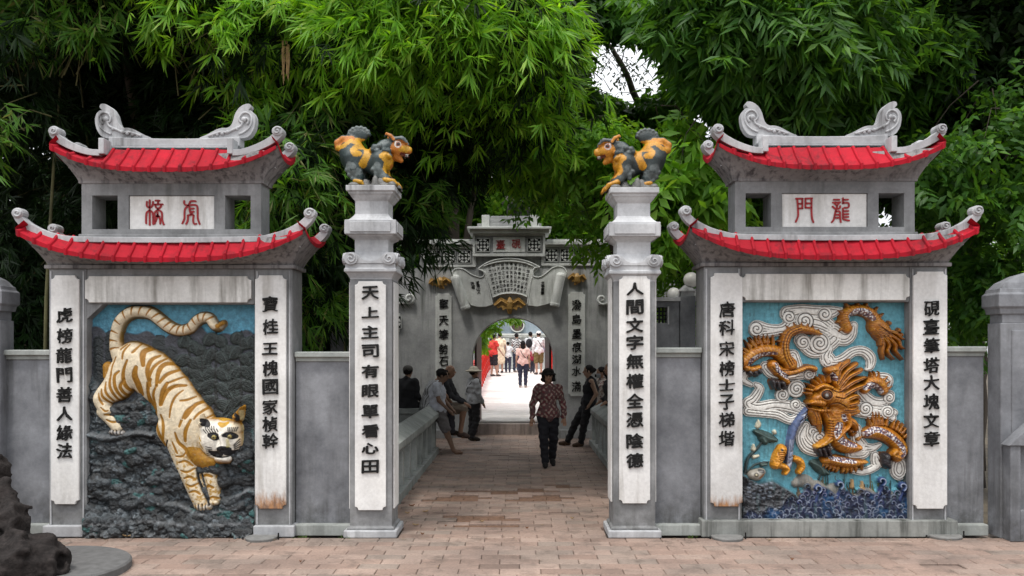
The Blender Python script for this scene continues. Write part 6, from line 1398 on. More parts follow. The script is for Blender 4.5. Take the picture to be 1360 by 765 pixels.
# ================================================================ people
SKIN, HAIR = (.30, .17, .11), (.012, .010, .010)
def rotz(a): c, s = math.cos(a), math.sin(a); return np.array(((c, -s, 0), (s, c, 0), (0, 0, 1)))
def person(label, x, y, z, h, face, J=None, top=((.3, .3, .3), 'long'), leg=((.05, .05, .05), 'trousers'), hair='short', hat=None, shoes=(.03, .025, .02), bag=None, res=.012, skin=SKIN, build=1., name='person', pattern=None, group=None, grip=None):
    """face: heading in degrees, 0 looks at the viewer (-y), 90 looks right (+x). Joints in the person's own frame: x to their left hand side of the picture when facing us is +x, forward is -y"""
    T = empty(name, (x, y, z), label, 'person', group)
    s = h/1.62; a = math.radians(face); Rm = rotz(a)
    D = dict(pel=(0, 0, .86), chest=(0, -.005, 1.16), neck=(0, .01, 1.34), head=(0, -.015, 1.475),
             sh0=(-.165, .01, 1.29), el0=(-.215, .03, 1.03), wr0=(-.225, -.04, .80), sh1=(.165, .01, 1.29), el1=(.215, .03, 1.03), wr1=(.225, -.04, .80),
             hp0=(-.085, 0, .84), kn0=(-.095, -.02, .46), an0=(-.09, .03, .08), hp1=(.085, 0, .84), kn1=(.095, -.02, .46), an1=(.09, .03, .08), toe0=(-.10, -.14, .03), toe1=(.10, -.14, .03), look=(0, -1, 0))
    if J: D.update(J)
    p = {k: np.array(v, float) for k, v in D.items()}; s2 = build
    allp = np.array([v for k, v in p.items() if k != 'look']); lo, hi = allp.min(0)-.22, allp.max(0)+.22
    xf = lambda V: (V*s)@Rm.T+np.array((x, y, z))
    r = res/s
    B = Solid(lo, hi, r)
    f = p['look']/np.linalg.norm(p['look']); side = np.cross(f, (0, 0, 1)); side /= np.linalg.norm(side)+1e-9; upv = np.cross(side, f); H_ = p['head']
    rot = np.stack([side, f, upv])     # rows: local axes
    def hp(a_, b_, c_): return H_+side*a_+f*b_+upv*c_
    # torso, limbs: one continuous body
    B.chain([p['pel'], (p['pel']+p['chest'])/2, p['chest']], [.115*s2, .10*s2, .115*s2], .06); B.cap(p['hp0'], p['hp1'], .09*s2, .09*s2, .05); B.cap(p['sh0']*.8+p['chest']*.2, p['sh1']*.8+p['chest']*.2, .06, .06, .06)
    B.chain([p['chest'], p['neck'], H_+np.array((0, 0, -.06))], [.08, .047, .045], .03)
    B.ell(hp(0, -.004, .025), (.074, .092, .096), .02, rot); B.ell(hp(0, .022, -.045), (.054, .062, .062), .02, rot)
    B.cap(hp(0, .083, .015), hp(0, .102, -.018), .010, .016, .012)
    for q in (-1, 1): B.ell(hp(q*.076, -.005, -.005), (.010, .022, .032), .006, rot); B.ell(hp(q*.032, .078, .012), (.014, .012, .010), .003, rot)
    B.cap(hp(-.022, .083, -.052), hp(.022, .083, -.052), .008, .008, .006)
    for i in '01':
        B.chain([p['sh'+i], p['el'+i], p['wr'+i]], [.050, .037, .025], .025); B.chain([p['hp'+i], p['kn'+i], p['an'+i]], [.090*s2, .056, .036], .03)
        mid = p['kn'+i]*.65+p['an'+i]*.35; B.cap(p['kn'+i], mid+np.array((0, .015, 0)), .05, .048, .02)
        B.chain([p['an'+i], p['toe'+i]*.4+p['an'+i]*.6-np.array((0, 0, .03)), p['toe'+i]], [.036, .036, .026], .02)
        w_, e = p['wr'+i], p['el'+i]; dr = w_-e; dr /= np.linalg.norm(dr)+1e-9
        if grip and i in grip: dr = np.array(grip[i], float); dr /= np.linalg.norm(dr)
        sd = np.cross(dr, (0, 1, .2)); sd /= np.linalg.norm(sd)+1e-9; nr = np.cross(sd, dr)
        B.cap(w_, w_+dr*.055, .024, .030, .012); B.cap(w_+dr*.03, w_+dr*.07, .022, .026, .01)
        if res <= .0125:
            for q, L_ in ((-1.5, .066), (-.5, .078), (.5, .074), (1.5, .058)):
                a0 = w_+dr*.075+sd*q*.0165; a1 = a0+dr*L_*.5+nr*.006; a2 = a0+dr*L_*.85-nr*.014*(1+abs(q)*.2); B.chain([a0, a1, a2], [.0105, .0095, .008], .002)
            sg = -1 if i == '0' else 1
            b0 = w_+dr*.025-sd*.026*sg; b1 = b0+dr*.035-sd*.022*sg; b2 = b1+dr*.028-sd*.004*sg; B.chain([b0, b1, b2], [.014, .011, .009], .004)
        else: B.cap(w_+dr*.07, w_+dr*.14, .024, .016, .01)
    for q in (-1, 1): B.col_ell(hp(q*.030, .088, .014), (.017, .02, .008), (.02, .015, .012)); B.col_cap(hp(q*.018, .088, .036), hp(q*.044, .080, .036), .006, HAIR)
    B.col_cap(hp(-.02, .09, -.052), hp(.02, .09, -.052), .009, tuple(v*c for v, c in zip(skin, (1.05, .6, .6))))
    B.mk('body', M['skinv'], T, skin, xf)
    # top
    tc, tt = top
    C = Solid(lo, hi, r); lift = p['chest']-p['pel']
    hem = p['pel']-np.array((0, 0, .0))
    C.chain([hem, p['pel']+lift*.25, p['chest'], p['chest']+lift*.35], [.135*s2, .130*s2, .142*s2, .10], .06); C.cap(p['hp0']*1+np.array((0, 0, .03)), p['hp1']+np.array((0, 0, .03)), .113*s2, .113*s2, .06)
    C.cap(p['sh0']*.8+p['chest']*.2, p['sh1']*.8+p['chest']*.2, .078, .078, .04); C.cap(p['chest']+lift*.4, p['neck'], .085, .062, .03)
    for i in '01':
        if tt == 'long': C.chain([p['sh'+i], p['el'+i], p['wr'+i]+(p['el'+i]-p['wr'+i])*.06], [.069, .055, .044], .02)
        elif tt == 'short': C.chain([p['sh'+i], p['sh'+i]*.45+p['el'+i]*.55], [.069, .064], .02)
        elif tt == 'vest': C.cap(p['sh'+i]*.9+p['chest']*.1, p['sh'+i]*.92+p['el'+i]*.08, .058, .05, .02)
    if tt == 'vest' or tt == 'short' or tt == 'long': C.cap(p['neck']+np.array((0, 0, .045))+f*.02, p['neck']+np.array((0, 0, .12)), .052, .06, 0, True)
    # folds
    X, Yy, Z = np.meshgrid(*C.ax, indexing='ij'); C.D += (.007*np.sin(X*34+Z*21)+.005*np.sin(Z*52-X*28+Yy*30)).astype(np.float32)
    fn = None
    if pattern == 'print':
        def fn(V, Cc):
            n = np.sin(V[:, 0]*82+2*np.sin(V[:, 2]*51))+np.sin(V[:, 2]*77+2*np.sin(V[:, 0]*57+V[:, 1]*30)); m = n > .8; Cc[m] = (.34, .25, .21); m2 = n < -1.1; Cc[m2] = (.15, .03, .04); return Cc
    elif pattern == 'stripe':
        def fn(V, Cc): m = np.sin(V[:, 0]*150) > .3; Cc[m] *= .35; return Cc
    elif pattern == 'zebra':
        def fn(V, Cc): m = np.sin(V[:, 2]*60+3*np.sin(V[:, 0]*20)) > .2; Cc[m] = (.03, .03, .035); return Cc
    C.mk('top', M['cloth'], T, tc, xf, fn=fn)
    # bottoms
    lc, lt = leg
    G = Solid(lo, hi, r); fl = {'trousers': .0, 'jeans': -.004, 'shorts': .02, 'skirt': 0, 'none': 0}[lt]
    if lt != 'none':
        G.cap(p['hp0'], p['hp1'], .104*s2, .104*s2, .04); G.cap(p['pel'], p['pel']+lift*.2, .125*s2, .118*s2, .04)
        for i in '01':
            if lt in ('trousers', 'jeans'): G.chain([p['hp'+i], p['kn'+i], p['an'+i]+np.array((0, 0, .02))], [.106*s2, .076+fl, .062+fl*1.2], .02)
            elif lt == 'shorts': G.chain([p['hp'+i], p['kn'+i]*.95+p['hp'+i]*.05], [.110*s2, .092], .02)
            elif lt == 'brief': pass
            elif lt == 'skirt': G.chain([p['hp'+i], p['kn'+i]], [.115*s2, .12], .06)
        if lt == 'skirt': G.chain([(p['hp0']+p['hp1'])/2, (p['kn0']+p['kn1'])/2], [.12, .14], .05)
        X, Yy, Z = np.meshgrid(*G.ax, indexing='ij'); G.D += (.006*np.sin(Z*44+X*30)+.004*np.sin(Z*80-Yy*25)).astype(np.float32)
        G.mk('trousers' if lt in ('trousers', 'jeans') else lt, M['cloth'], T, lc, xf)
    # shoes
    if shoes is not None:
        for i in '01':
            Q = Solid(np.minimum(p['an'+i], p['toe'+i])-.09, np.maximum(p['an'+i], p['toe'+i])+.09, r); d = p['toe'+i]-p['an'+i]; heel = p['an'+i]*1.0+np.array((0, 0, -.035))-d*.12
            Q.chain([heel, p['an'+i]*.5+p['toe'+i]*.5-np.array((0, 0, .012)), p['toe'+i]], [.042, .043, .036], .02); Q.mk('shoe', M['cloth'], T, shoes, xf)
    # hair
    if hair:
        Q = Solid(H_-.3, H_+.24, r*.9)
        if hair == 'bald': Q.ell(hp(0, -.03, -.005), (.079, .075, .07), .01, rot)
        else:
            Q.ell(hp(0, -.018, .038), (.086, .098, .094), .02, rot)
            if hair == 'bob':
                for q in (-1, 1): Q.cap(hp(q*.07, -.02, .02), hp(q*.085, -.01, -.05), .04, .036, .02)
                Q.ell(hp(0, -.05, -.03), (.09, .06, .085), .02, rot); Q.cap(hp(-.04, .07, .075), hp(.05, .068, .078), .028, .024, .01)
            if hair == 'tail': Q.cap(hp(0, -.09, .03), hp(0, -.12, -.14), .04, .02, .02)
            if hair == 'long': Q.ell(hp(0, -.055, -.07), (.085, .055, .14), .03, rot)
            if hair == 'bun': Q.ell(hp(0, -.11, .03), (.045, .045, .045), .01, rot)
            Q.ell(hp(0, .135, -.03), (.075, .085, .095), 0, rot, True)
            X, Yy, Z = np.meshgrid(*Q.ax, indexing='ij'); Q.D += (.004*np.sin(X*160+Yy*90)+.004*np.sin(Z*70+X*60)).astype(np.float32)
        Q.mk('hair', M['cloth'], T, HAIR if hair != 'grey' else (.2, .2, .2), xf)
    if hat:
        kind, hc = hat; Q = Solid(H_-.25, H_+.26, r*.8)
        if kind == 'bucket':
            Q.ell(hp(0, -.01, .075), (.096, .110, .068), 0, rot); Q.ell(hp(0, -.01, .040), (.135, .145, .020), .03, rot); Q.ell(hp(0, .0, -.02), (.085, .095, .06), 0, rot, True)
        elif kind == 'brim':
            Q.ell(hp(0, -.01, .07), (.095, .108, .085), 0, rot); Q.ell(hp(0, -.01, .045), (.185, .195, .028), .02, rot); Q.ell(hp(0, -.01, .0), (.15, .165, .03), 0, rot, True); Q.ell(hp(0, -.01, -.03), (.1, .1, .06), 0, rot, True)
        else:
            Q.ell(hp(0, -.012, .06), (.092, .105, .078), .01, rot); Q.cap(hp(-.03, .10, .05), hp(.03, .10, .05), .012, .012, .01); Q.ell(hp(0, .12, .048), (.065, .065, .012), .01, rot); Q.ell(hp(0, .02, -.04), (.12, .12, .075), 0, rot, True)
        Q.mk('cap' if kind == 'cap' else 'hat', M['cloth'], T, hc, xf)
    if bag:
        bc, bs_, kind = bag; Q = Solid(lo-.1, hi+.1, r)
        bp = p['hp1' if bs_ > 0 else 'hp0']*np.array((1.9, 1, 1))+np.array((0, -.03, .06)) if kind == 'hip' else p['chest']+np.array((0, .17, -.02)) if kind == 'back' else p['chest']+np.array((bs_*.1, -.12, -.12))
        Q.ell(bp, (.10, .07, .11) if kind != 'back' else (.14, .085, .19), 0); Q.mk('bag', M['cloth'], T, bc, xf)
        sh = p['sh0' if bs_ > 0 else 'sh1']; pts = [bp+np.array((0, -.05, .06)), (bp+sh)/2+np.array((0, -.17, .03)), sh*.75+p['neck']*.25+np.array((0, -.03, .085)), (bp+sh)/2+np.array((0, .17, .03)), bp+np.array((0, .05, .06))]
        mb = MB(); mb.tube([tuple(xf(q_[None])[0]) for q_ in smoothline(pts, 5)], .011*s, 5); mb.mk('strap', M['ink'], T)
    return T
WALK = dict(hp0=(-.08, 0, .84), kn0=(-.08, -.10, .47), an0=(-.06, -.10, .08), toe0=(-.07, -.25, .04), hp1=(.08, 0, .84), kn1=(.09, .02, .46), an1=(.085, .17, .12), toe1=(.09, .04, .03),
            el0=(-.245, .04, 1.04), wr0=(-.27, -.02, .80), el1=(.245, .03, 1.04), wr1=(.26, -.03, .80))
def at(u, Y): return X_(u, Y)
person('woman in a dark patterned blouse walking towards us along the bridge', at(728, 13.75), 13.75, 0, 1.57, 4, WALK, ((.12, .065, .065), 'long'), ((.018, .018, .022), 'trousers'), 'bob', ('bucket', (.018, .015, .014)), (.02, .018, .018), None, .0105, build=1.0, pattern='print')
# figures at the left rail
SIT = dict(hp0=(-.09, -.02, .80), kn0=(-.11, -.42, .80), an0=(-.11, -.46, .36), toe0=(-.11, -.60, .32), hp1=(.09, -.02, .80), kn1=(.11, -.42, .80), an1=(.11, -.46, .36), toe1=(.11, -.60, .32), pel=(0, 0, .84))
def sit(**k): d = dict(SIT); d.update(k); return d
person('person in a dark jacket and cap sitting on the left terrace rail, back turned', at(541, 15.85), 15.80, .0, 1.60, 168, sit(head=(0, -.06, 1.46), wr0=(-.16, -.25, .95), wr1=(.16, -.25, .95)), ((.022, .022, .024), 'long'), ((.02, .02, .02), 'trousers'), 'short', ('cap', (.10, .095, .085)), res=.014, build=1.3)
person('young person in a striped white shirt bending forward on the left rail', at(568, 15.95), 15.80, .0, 1.60, 118, sit(chest=(0, -.12, 1.12), neck=(0, -.20, 1.29), head=(0, -.28, 1.40), look=(0, -.8, -.5), sh0=(-.16, -.15, 1.25), sh1=(.16, -.15, 1.25), el0=(-.2, -.30, 1.02), el1=(.2, -.30, 1.02), wr0=(-.1, -.45, .9), wr1=(.1, -.45, .9)), ((.45, .46, .47), 'short'), ((.05, .05, .06), 'trousers'), 'short', None, res=.014, pattern='stripe')
person('man in a dark long sleeved shirt seated behind the barefoot person', at(594, 16.1), 16.05, .0, 1.62, 82, sit(pel=(0, .10, .80), hp0=(-.09, .06, .78), hp1=(.09, .06, .78), kn0=(-.1, -.34, .80), an0=(-.1, -.28, .34), toe0=(-.1, -.42, .27), kn1=(.1, -.30, .74), an1=(.1, -.22, .30), toe1=(.1, -.36, .24), chest=(0, .02, 1.12), neck=(0, -.02, 1.32), head=(0, -.06, 1.45), el0=(-.2, -.10, 1.02), wr0=(-.12, -.34, .88), el1=(.2, -.10, 1.02), wr1=(.12, -.32, .86)),
       ((.03, .03, .034), 'long'), ((.24, .20, .16), 'shorts'), 'bald', None, (.10, .07, .06), res=.013)
person('barefoot person in white T shirt leaning on the left balustrade end', at(583, 15.55), 15.55, .0, 1.58, 80, dict(pel=(0, .02, .80), hp0=(-.085, .0, .78), hp1=(.085, .0, .78), kn0=(-.09, -.16, .44), an0=(-.09, -.30, .07), toe0=(-.09, -.45, .03), kn1=(.09, -.10, .43), an1=(.09, -.24, .07), toe1=(.09, -.38, .03), chest=(0, .03, 1.10), neck=(0, -.03, 1.29), head=(0, -.08, 1.42), sh0=(-.16, .02, 1.24), sh1=(.16, .02, 1.24), el0=(-.18, -.05, .98), wr0=(-.13, -.22, .80), el1=(.18, -.05, .98), wr1=(.13, -.22, .80), look=(0, -.95, -.2)),
       ((.50, .52, .58), 'short'), ((.15, .14, .14), 'shorts'), 'short', None, None, res=.012, skin=(.20, .12, .08))
person('person in a wide brimmed hat standing by the arch with a shoulder bag', at(629, 17.7), 17.7, .0, 1.52, 120, dict(el0=(-.2, -.02, 1.03), wr0=(-.19, -.12, .84), wr1=(.2, -.10, .82), an0=(-.08, .08, .08), toe0=(-.09, -.08, .03)), ((.30, .31, .32), 'long'), ((.022, .022, .024), 'trousers'), 'short', ('brim', (.40, .37, .30)), bag=((.03, .03, .03), 1, 'hip'), res=.013)
# figures at the right
person('woman dressed in black leaning back on the end of the right balustrade', at(775, 16.7), 16.65, .0, 1.60, -88, dict(pel=(0, .10, .83), hp0=(-.085, .08, .81), hp1=(.085, .08, .81), kn0=(-.09, -.14, .47), an0=(-.10, -.30, .08), toe0=(-.10, -.45, .05), kn1=(.09, .0, .46), an1=(.09, -.06, .08), toe1=(.09, -.2, .03), chest=(0, .14, 1.13), neck=(0, .12, 1.32), head=(0, .09, 1.455), sh0=(-.16, .13, 1.27), sh1=(.16, .13, 1.27), el0=(-.2, .20, 1.03), wr0=(-.19, .06, .86), el1=(.2, .22, 1.03), wr1=(.19, .10, .84)),
       ((.012, .012, .014), 'vest'), ((.018, .018, .020), 'trousers'), 'bun', None, (.07, .045, .03), res=.012, skin=(.26, .16, .11))
person('woman in a pale flowered shirt raising a camera behind the right balustrade', at(799, 17.35), 17.35, -.02, 1.55, -75, dict(el0=(-.2, -.18, 1.12), wr0=(-.08, -.27, 1.36), el1=(.2, -.18, 1.12), wr1=(.08, -.27, 1.36), look=(0, -1, -.1)), ((.38, .36, .33), 'long'), ((.10, .12, .18), 'jeans'), 'tail', None, res=.013, pattern='print', grip={'0': (0.3, -.5, .8), '1': (-.3, -.5, .8)})
c_ = empty('camera_held', (at(797, 17.2), 17.3, 1.32), 'small pale camera held up by the woman in the flowered shirt', 'camera')
MB().box(at(792.5, 17.2), at(798, 17.2), 17.24, 17.34, 1.30, 1.38).mk('camera_case', simple('grey_plastic', (.25, .26, .28), .5), c_, bevel=.01)
mb = MB(); mb.tube([(at(792.5, 17.2), 17.29, 1.34), (at(790.5, 17.2), 17.29, 1.34)], .028, 10); mb.mk('lens', M['ink'], c_)
person('dark clothed figure mostly hidden by the right pillar, hand on the balustrade', at(817, 15.6), 15.6, .0, 1.66, -80, dict(chest=(0, -.03, 1.16), head=(0, -.10, 1.46), neck=(0, -.05, 1.34), el0=(-.2, -.02, 1.04), wr0=(-.2, -.18, .92), el1=(.2, -.02, 1.04), wr1=(.2, -.2, .92)), ((.03, .03, .032), 'long'), ((.03, .03, .03), 'trousers'), 'short', None, res=.014, build=1.25)
# the crowd on the ramp beyond the far gate
far = [('woman in a pink top and dark jeans, frontmost on the ramp', 694.5, 29.6, 1.62, 178, ((.75, .52, .47), 'short'), ((.03, .035, .06), 'jeans'), 'long', None, ((.45, .34, .25), -1, 'hip'), None, None),
 ('woman in a red top and short black shorts on the left by the red railing', 655.5, 33.6, 1.66, 130, ((.62, .06, .05), 'short'), ((.03, .03, .035), 'shorts'), 'short', None, None, None, dict(an0=(-.1, -.1, .08), toe0=(-.1, -.24, .03), el0=(-.25, -.05, 1.05), wr0=(-.32, -.18, .85))),
 ('woman in a knee length cream dress beside the woman in red', 664, 35.2, 1.66, 200, ((.80, .68, .50), 'short'), ((.80, .68, .50), 'skirt'), 'bun', None, None, None, None),
 ('smaller person in white top and dark trousers in the middle of the crowd', 674.5, 35.4, 1.28, 185, ((.75, .77, .80), 'short'), ((.05, .055, .09), 'trousers'), 'short', None, None, None, dict(el0=(-.25, -.05, 1.1), wr0=(-.22, -.25, 1.15))),
 ('person in a black and white patterned shirt behind the woman in pink', 686, 35.6, 1.62, 150, ((.62, .62, .62), 'short'), ((.05, .06, .10), 'jeans'), 'short', None, ((.55, .42, .32), 1, 'front'), 'zebra', dict(el1=(.24, -.06, 1.1), wr1=(.12, -.24, 1.15))),
 ('person with a black backpack just left of the man in the white cap', 704.5, 36.2, 1.68, 160, ((.60, .62, .64), 'short'), ((.04, .045, .06), 'jeans'), 'short', None, ((.03, .03, .035), 1, 'back'), None, None),
 ('child in a dark red shirt half hidden between the adults on the right', 707, 35.0, 1.05, 180, ((.30, .03, .06), 'short'), ((.05, .05, .07), 'trousers'), 'short', None, None, None, None),
 ('man in a white cap, white shirt and olive shorts on the ramp', 715.5, 34.4, 1.74, -160, ((.80, .80, .82), 'long'), ((.18, .14, .06), 'shorts'), 'short', ('cap', (.80, .76, .74)), ((.30, .25, .35), -1, 'hip'), None, dict(el0=(-.24, -.06, 1.05), wr0=(-.12, -.24, 1.02)))]
for (lab, u, Y, hh, fc, top, leg, hr, hat, bag, pat, J) in far:
    person(lab, at(u, Y), Y, zr(Y), hh, fc, J, top, leg, hr, hat, (.35, .3, .27) if 'pink' in lab else (.06, .05, .05), bag, .022, (.42, .26, .19), pattern=pat, group='visitors on the ramp')
# ================================================================ foliage
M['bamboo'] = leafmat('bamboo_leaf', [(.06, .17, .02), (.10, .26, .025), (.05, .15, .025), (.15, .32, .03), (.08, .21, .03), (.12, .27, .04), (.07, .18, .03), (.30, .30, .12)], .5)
M['lime'] = leafmat('sunlit_bamboo_leaf', [(.12, .31, .02), (.19, .44, .025), (.10, .27, .03), (.27, .52, .03), (.15, .36, .03), (.34, .52, .07)], .5)  # bamboo leaf brightened: sunlight put into its colour
M['shade'] = leafmat('shaded_bamboo_leaf', [(.006, .016, .005), (.012, .032, .008), (.009, .023, .007), (.020, .046, .010)], .2, spec=.15)  # bamboo leaf darkened: shade inside the clumps painted in
M['broad'] = leafmat('broad_leaf', [(.035, .10, .02), (.07, .19, .025), (.04, .12, .025), (.11, .25, .03), (.055, .16, .025)], .5)
M['bright'] = leafmat('sunlit_broad_leaf', [(.12, .30, .03), (.18, .38, .04), (.13, .32, .035), (.24, .42, .06)], .5)  # lit copy of the broad leaf, sunlight painted into the green
M['deep'] = leafmat('shaded_broad_leaf', [(.008, .022, .007), (.016, .042, .010), (.012, .03, .008), (.032, .075, .013)], .25, spec=.2)  # dark copy of the broad leaf, crown shade painted into the green
M['bark'] = plaster('tree_bark', (.035, .028, .022), (.09, .075, .06), (.02, .02, .015), .7, 20, .95, .9)
M['palebark'] = plaster('pale_bark', (.16, .14, .12), (.30, .27, .23), (.05, .05, .04), .7, 20, .95, .9)
M['culm'] = plaster('bamboo_culm', (.10, .10, .045), (.20, .19, .09), (.03, .03, .02), .7, 12, .6, .2)
def unit(a): return a/(np.linalg.norm(a, axis=1, keepdims=True)+1e-9)
def leaves(base, d, nrm, L, W):
    """n leaves: base points, directions, face normals, lengths, widths -> verts, tris (4 a leaf, folded along the midrib)"""
    n = len(base); s = unit(np.cross(d, nrm)); up = np.cross(s, d); L, W = L[:, None], W[:, None]
    down = np.array((0, 0, -1.))[None]
    v = np.stack([base, base+d*L*.42+s*W*.5+up*W*.12, base+d*L*.42-s*W*.5+up*W*.12, base+d*L*.48-up*W*.06, base+d*L+down*L*.10], 1)
    i = np.arange(n)[:, None]*5; f = np.concatenate([i+np.array([[0, 1, 3]]), i+np.array([[0, 3, 2]]), i+np.array([[1, 4, 3]]), i+np.array([[3, 4, 2]])], 0)
    return v.reshape(-1, 3), f
def keep_px(p, holes):
    """open places in the crowns, given as ellipses (u, v, ru, rv)"""
    u = U0+F*p[:, 0]/p[:, 1]; v = V0-F*(p[:, 2]-H)/p[:, 1]; k = np.ones(len(p), bool)
    j = .75+.5*(np.sin(p[:, 0]*9.7+p[:, 2]*13.1)*.5+.5)*np.abs(np.sin(p[:, 1]*7.3+p[:, 0]*3))+.25*np.sin(p[:, 2]*31+p[:, 0]*17)
    for a, b, ru, rv in holes: k &= ((u-a)/ru)**2+((v-b)/rv)**2 > j
    return k
def blobs(spec, r, shell=.6, cl=14):
    """spec rows (u, v, Y, ru, rv, rY, n): ellipsoid clouds; returns points and outward directions"""
    P_, O_ = [], []
    for (u, v, Y, ru, rv, rY, n) in spec:
        k = Y/F; c = np.array(P(u, v, Y)); d = unit(r.normal(size=(n, 3))); rad = r.random(n)**(1/3.)*(1-shell)+shell*(.75+.25*r.random(n))
        rad *= 1+.16*np.sin(d[:, 0]*5+u)+.13*np.sin(d[:, 2]*7+v)        # uneven outline
        q = c+d*rad[:, None]*np.array((ru*k, rY, rv*k))
        if cl and n > 60:      # leaves gather on boughs, with gaps between
            m = max(4, n//cl); b = r.integers(0, m, n); off = r.normal(size=(n, 3))*np.array((.19, .13, .12)); t = r.random(n)
            q = q[b]+off+d[b]*(t*.35)[:, None]+np.array((0, 0, -.22))*(t**2)[:, None]; d = d[b]
        P_.append(q); O_.append(d)
    return np.concatenate(P_), np.concatenate(O_)
def fans(p, out, r, per=7, L=(.17, .29), W=.028, droop=.8, spread=.8):
    """bamboo: fans of narrow leaves at the tips of fine twigs"""
    n = len(p); ax = unit(out*np.array((1, 1, .5))+r.normal(size=(n, 3))*.5+np.array((0, 0, -droop))); side = unit(np.cross(ax, out+r.normal(size=(n, 3))*.55))
    t = (np.arange(per)/(per-1)*2-1)[None, :]*spread+r.normal(size=(n, per))*.12
    d = ax[:, None]*np.cos(t)[..., None]+side[:, None]*np.sin(t)[..., None]+r.normal(size=(n, per, 3))*.10
    b = p[:, None]-ax[:, None]*(r.random((n, per))*.10)[..., None]
    nr = np.cross(ax, side)[:, None]+r.normal(size=(n, per, 3))*.35
    d = unit(d.reshape(-1, 3)); sc = np.repeat(r.uniform(.75, 1.15, n), per)
    return leaves(b.reshape(-1, 3), d, nr.reshape(-1, 3), r.uniform(*L, n*per)*sc, np.full(n*per, W)*sc*r.uniform(.8, 1.2, n*per))
def sprays(p, out, r, per=7, L=(.11, .17), W=.055, droop=.35):
    """broad leaves set alternately along short drooping twigs"""
    n = len(p); ax = unit(out+r.normal(size=(n, 3))*.7+np.array((0, 0, -droop))); side = unit(np.cross(ax, np.array((0, 0, 1.))[None]+r.normal(size=(n, 3))*.4)); s = np.where(np.arange(per) % 2 == 0, 1, -1)[None, :]
    b = p[:, None]+ax[:, None]*((np.arange(per)/per-.5)[None, :]*.34)[..., None]; d = ax[:, None]*.6+side[:, None]*(s*.8)[..., None]+r.normal(size=(n, per, 3))*.22+np.array((0, 0, -.3))
    d = unit(d.reshape(-1, 3)); nr = (np.cross(side, ax)[:, None]+r.normal(size=(n, per, 3))*.4).reshape(-1, 3)
    return leaves(b.reshape(-1, 3), d, nr, r.uniform(*L, n*per), W*r.uniform(.75, 1.25, n*per))
def foliage(T, spec, kind, m, seed, holes=(), shell=.6, name='foliage', ymin=9.35, **k):
    r = np.random.default_rng(seed); p, o = blobs(spec, r, shell); ok = keep_px(p, holes) & (p[:, 1] > ymin) & (p[:, 2] > .2); p, o = p[ok], o[ok]
    V, Fc = (fans if kind == 'fan' else sprays)(p, o, r, **k)
    ob = fastmesh(name, V, Fc, M[m], T, True); ob['kind'] = 'stuff'; return ob, p
def limb(T, pts, r0, r1_, m='bark', name='branch', n=8):
    q = smoothline(pts, 4); rr = list(np.linspace(r0, r1_, len(q)));
    rg = random.Random(int(abs(q[0][0]*100))); q = [(a+rg.uniform(-.3, .3)*r0, b+rg.uniform(-.3, .3)*r0, c) for a, b, c in q]
    return MB().tube(q, rr, n).mk(name, M[m], T, smooth=True)
def twigs(T, p, root, seed, m='bark', n=60, r=.006):
    rg = random.Random(seed); mb = MB(); idx = rg.sample(range(len(p)), min(n, len(p)))
    for i in idx:
        a = Vector(p[i]); b = a*.55+Vector(root)*.45+Vector((rg.uniform(-.4, .4), rg.uniform(-.3, .3), rg.uniform(.0, .6))); mb.tube([tuple(a), tuple((a+b)/2+Vector((0, 0, rg.uniform(0, .25)))), tuple(b)], [r*.4, r*.8, r*1.6], 4)
    o = mb.mk('twigs', M[m], T); o['kind'] = 'stuff'
SKYH = [(832, 92, 62, 52), (905, 215, 8, 10), (745, 60, 7, 7), (715, 235, 6, 8), (942, 175, 16, 24), (972, 190, 14, 20), (905, 300, 12, 10), (1185, 285, 10, 16), (885, 395, 8, 8), (768, 300, 7, 8), (755, 95, 8, 6), (1015, 60, 6, 6), (800, 68, 26, 18), (870, 118, 24, 16), (770, 150, 10, 9), (735, 145, 9, 12), (690, 40, 7, 8), (925, 155, 18, 20), (950, 90, 8, 26), (860, 30, 12, 9), (890, 60, 8, 10), (1000, 125, 10, 8)]
def bamboo(label, root, spec, seed, culms, mat='bamboo', holes=SKYH, gr='bamboo clumps leaning over the gates', fr=.4, **k):
    T = empty('bamboo_clump', root, label, 'bamboo', gr)
    # darkened leaves paint the shade deep in the clump, brighter fans at its skin
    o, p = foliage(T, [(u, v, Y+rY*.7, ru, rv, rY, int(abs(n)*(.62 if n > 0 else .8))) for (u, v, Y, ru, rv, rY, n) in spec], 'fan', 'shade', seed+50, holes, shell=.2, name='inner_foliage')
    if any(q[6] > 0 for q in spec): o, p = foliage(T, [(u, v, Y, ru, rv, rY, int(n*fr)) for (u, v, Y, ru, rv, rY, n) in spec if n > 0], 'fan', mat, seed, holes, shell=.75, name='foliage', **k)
    rg = random.Random(seed)
    for pts in culms: limb(T, pts, .035, .012, 'culm', 'culm', 7)
    twigs(T, p, (root[0], root[1], 4.5), seed, 'culm', 90); return T
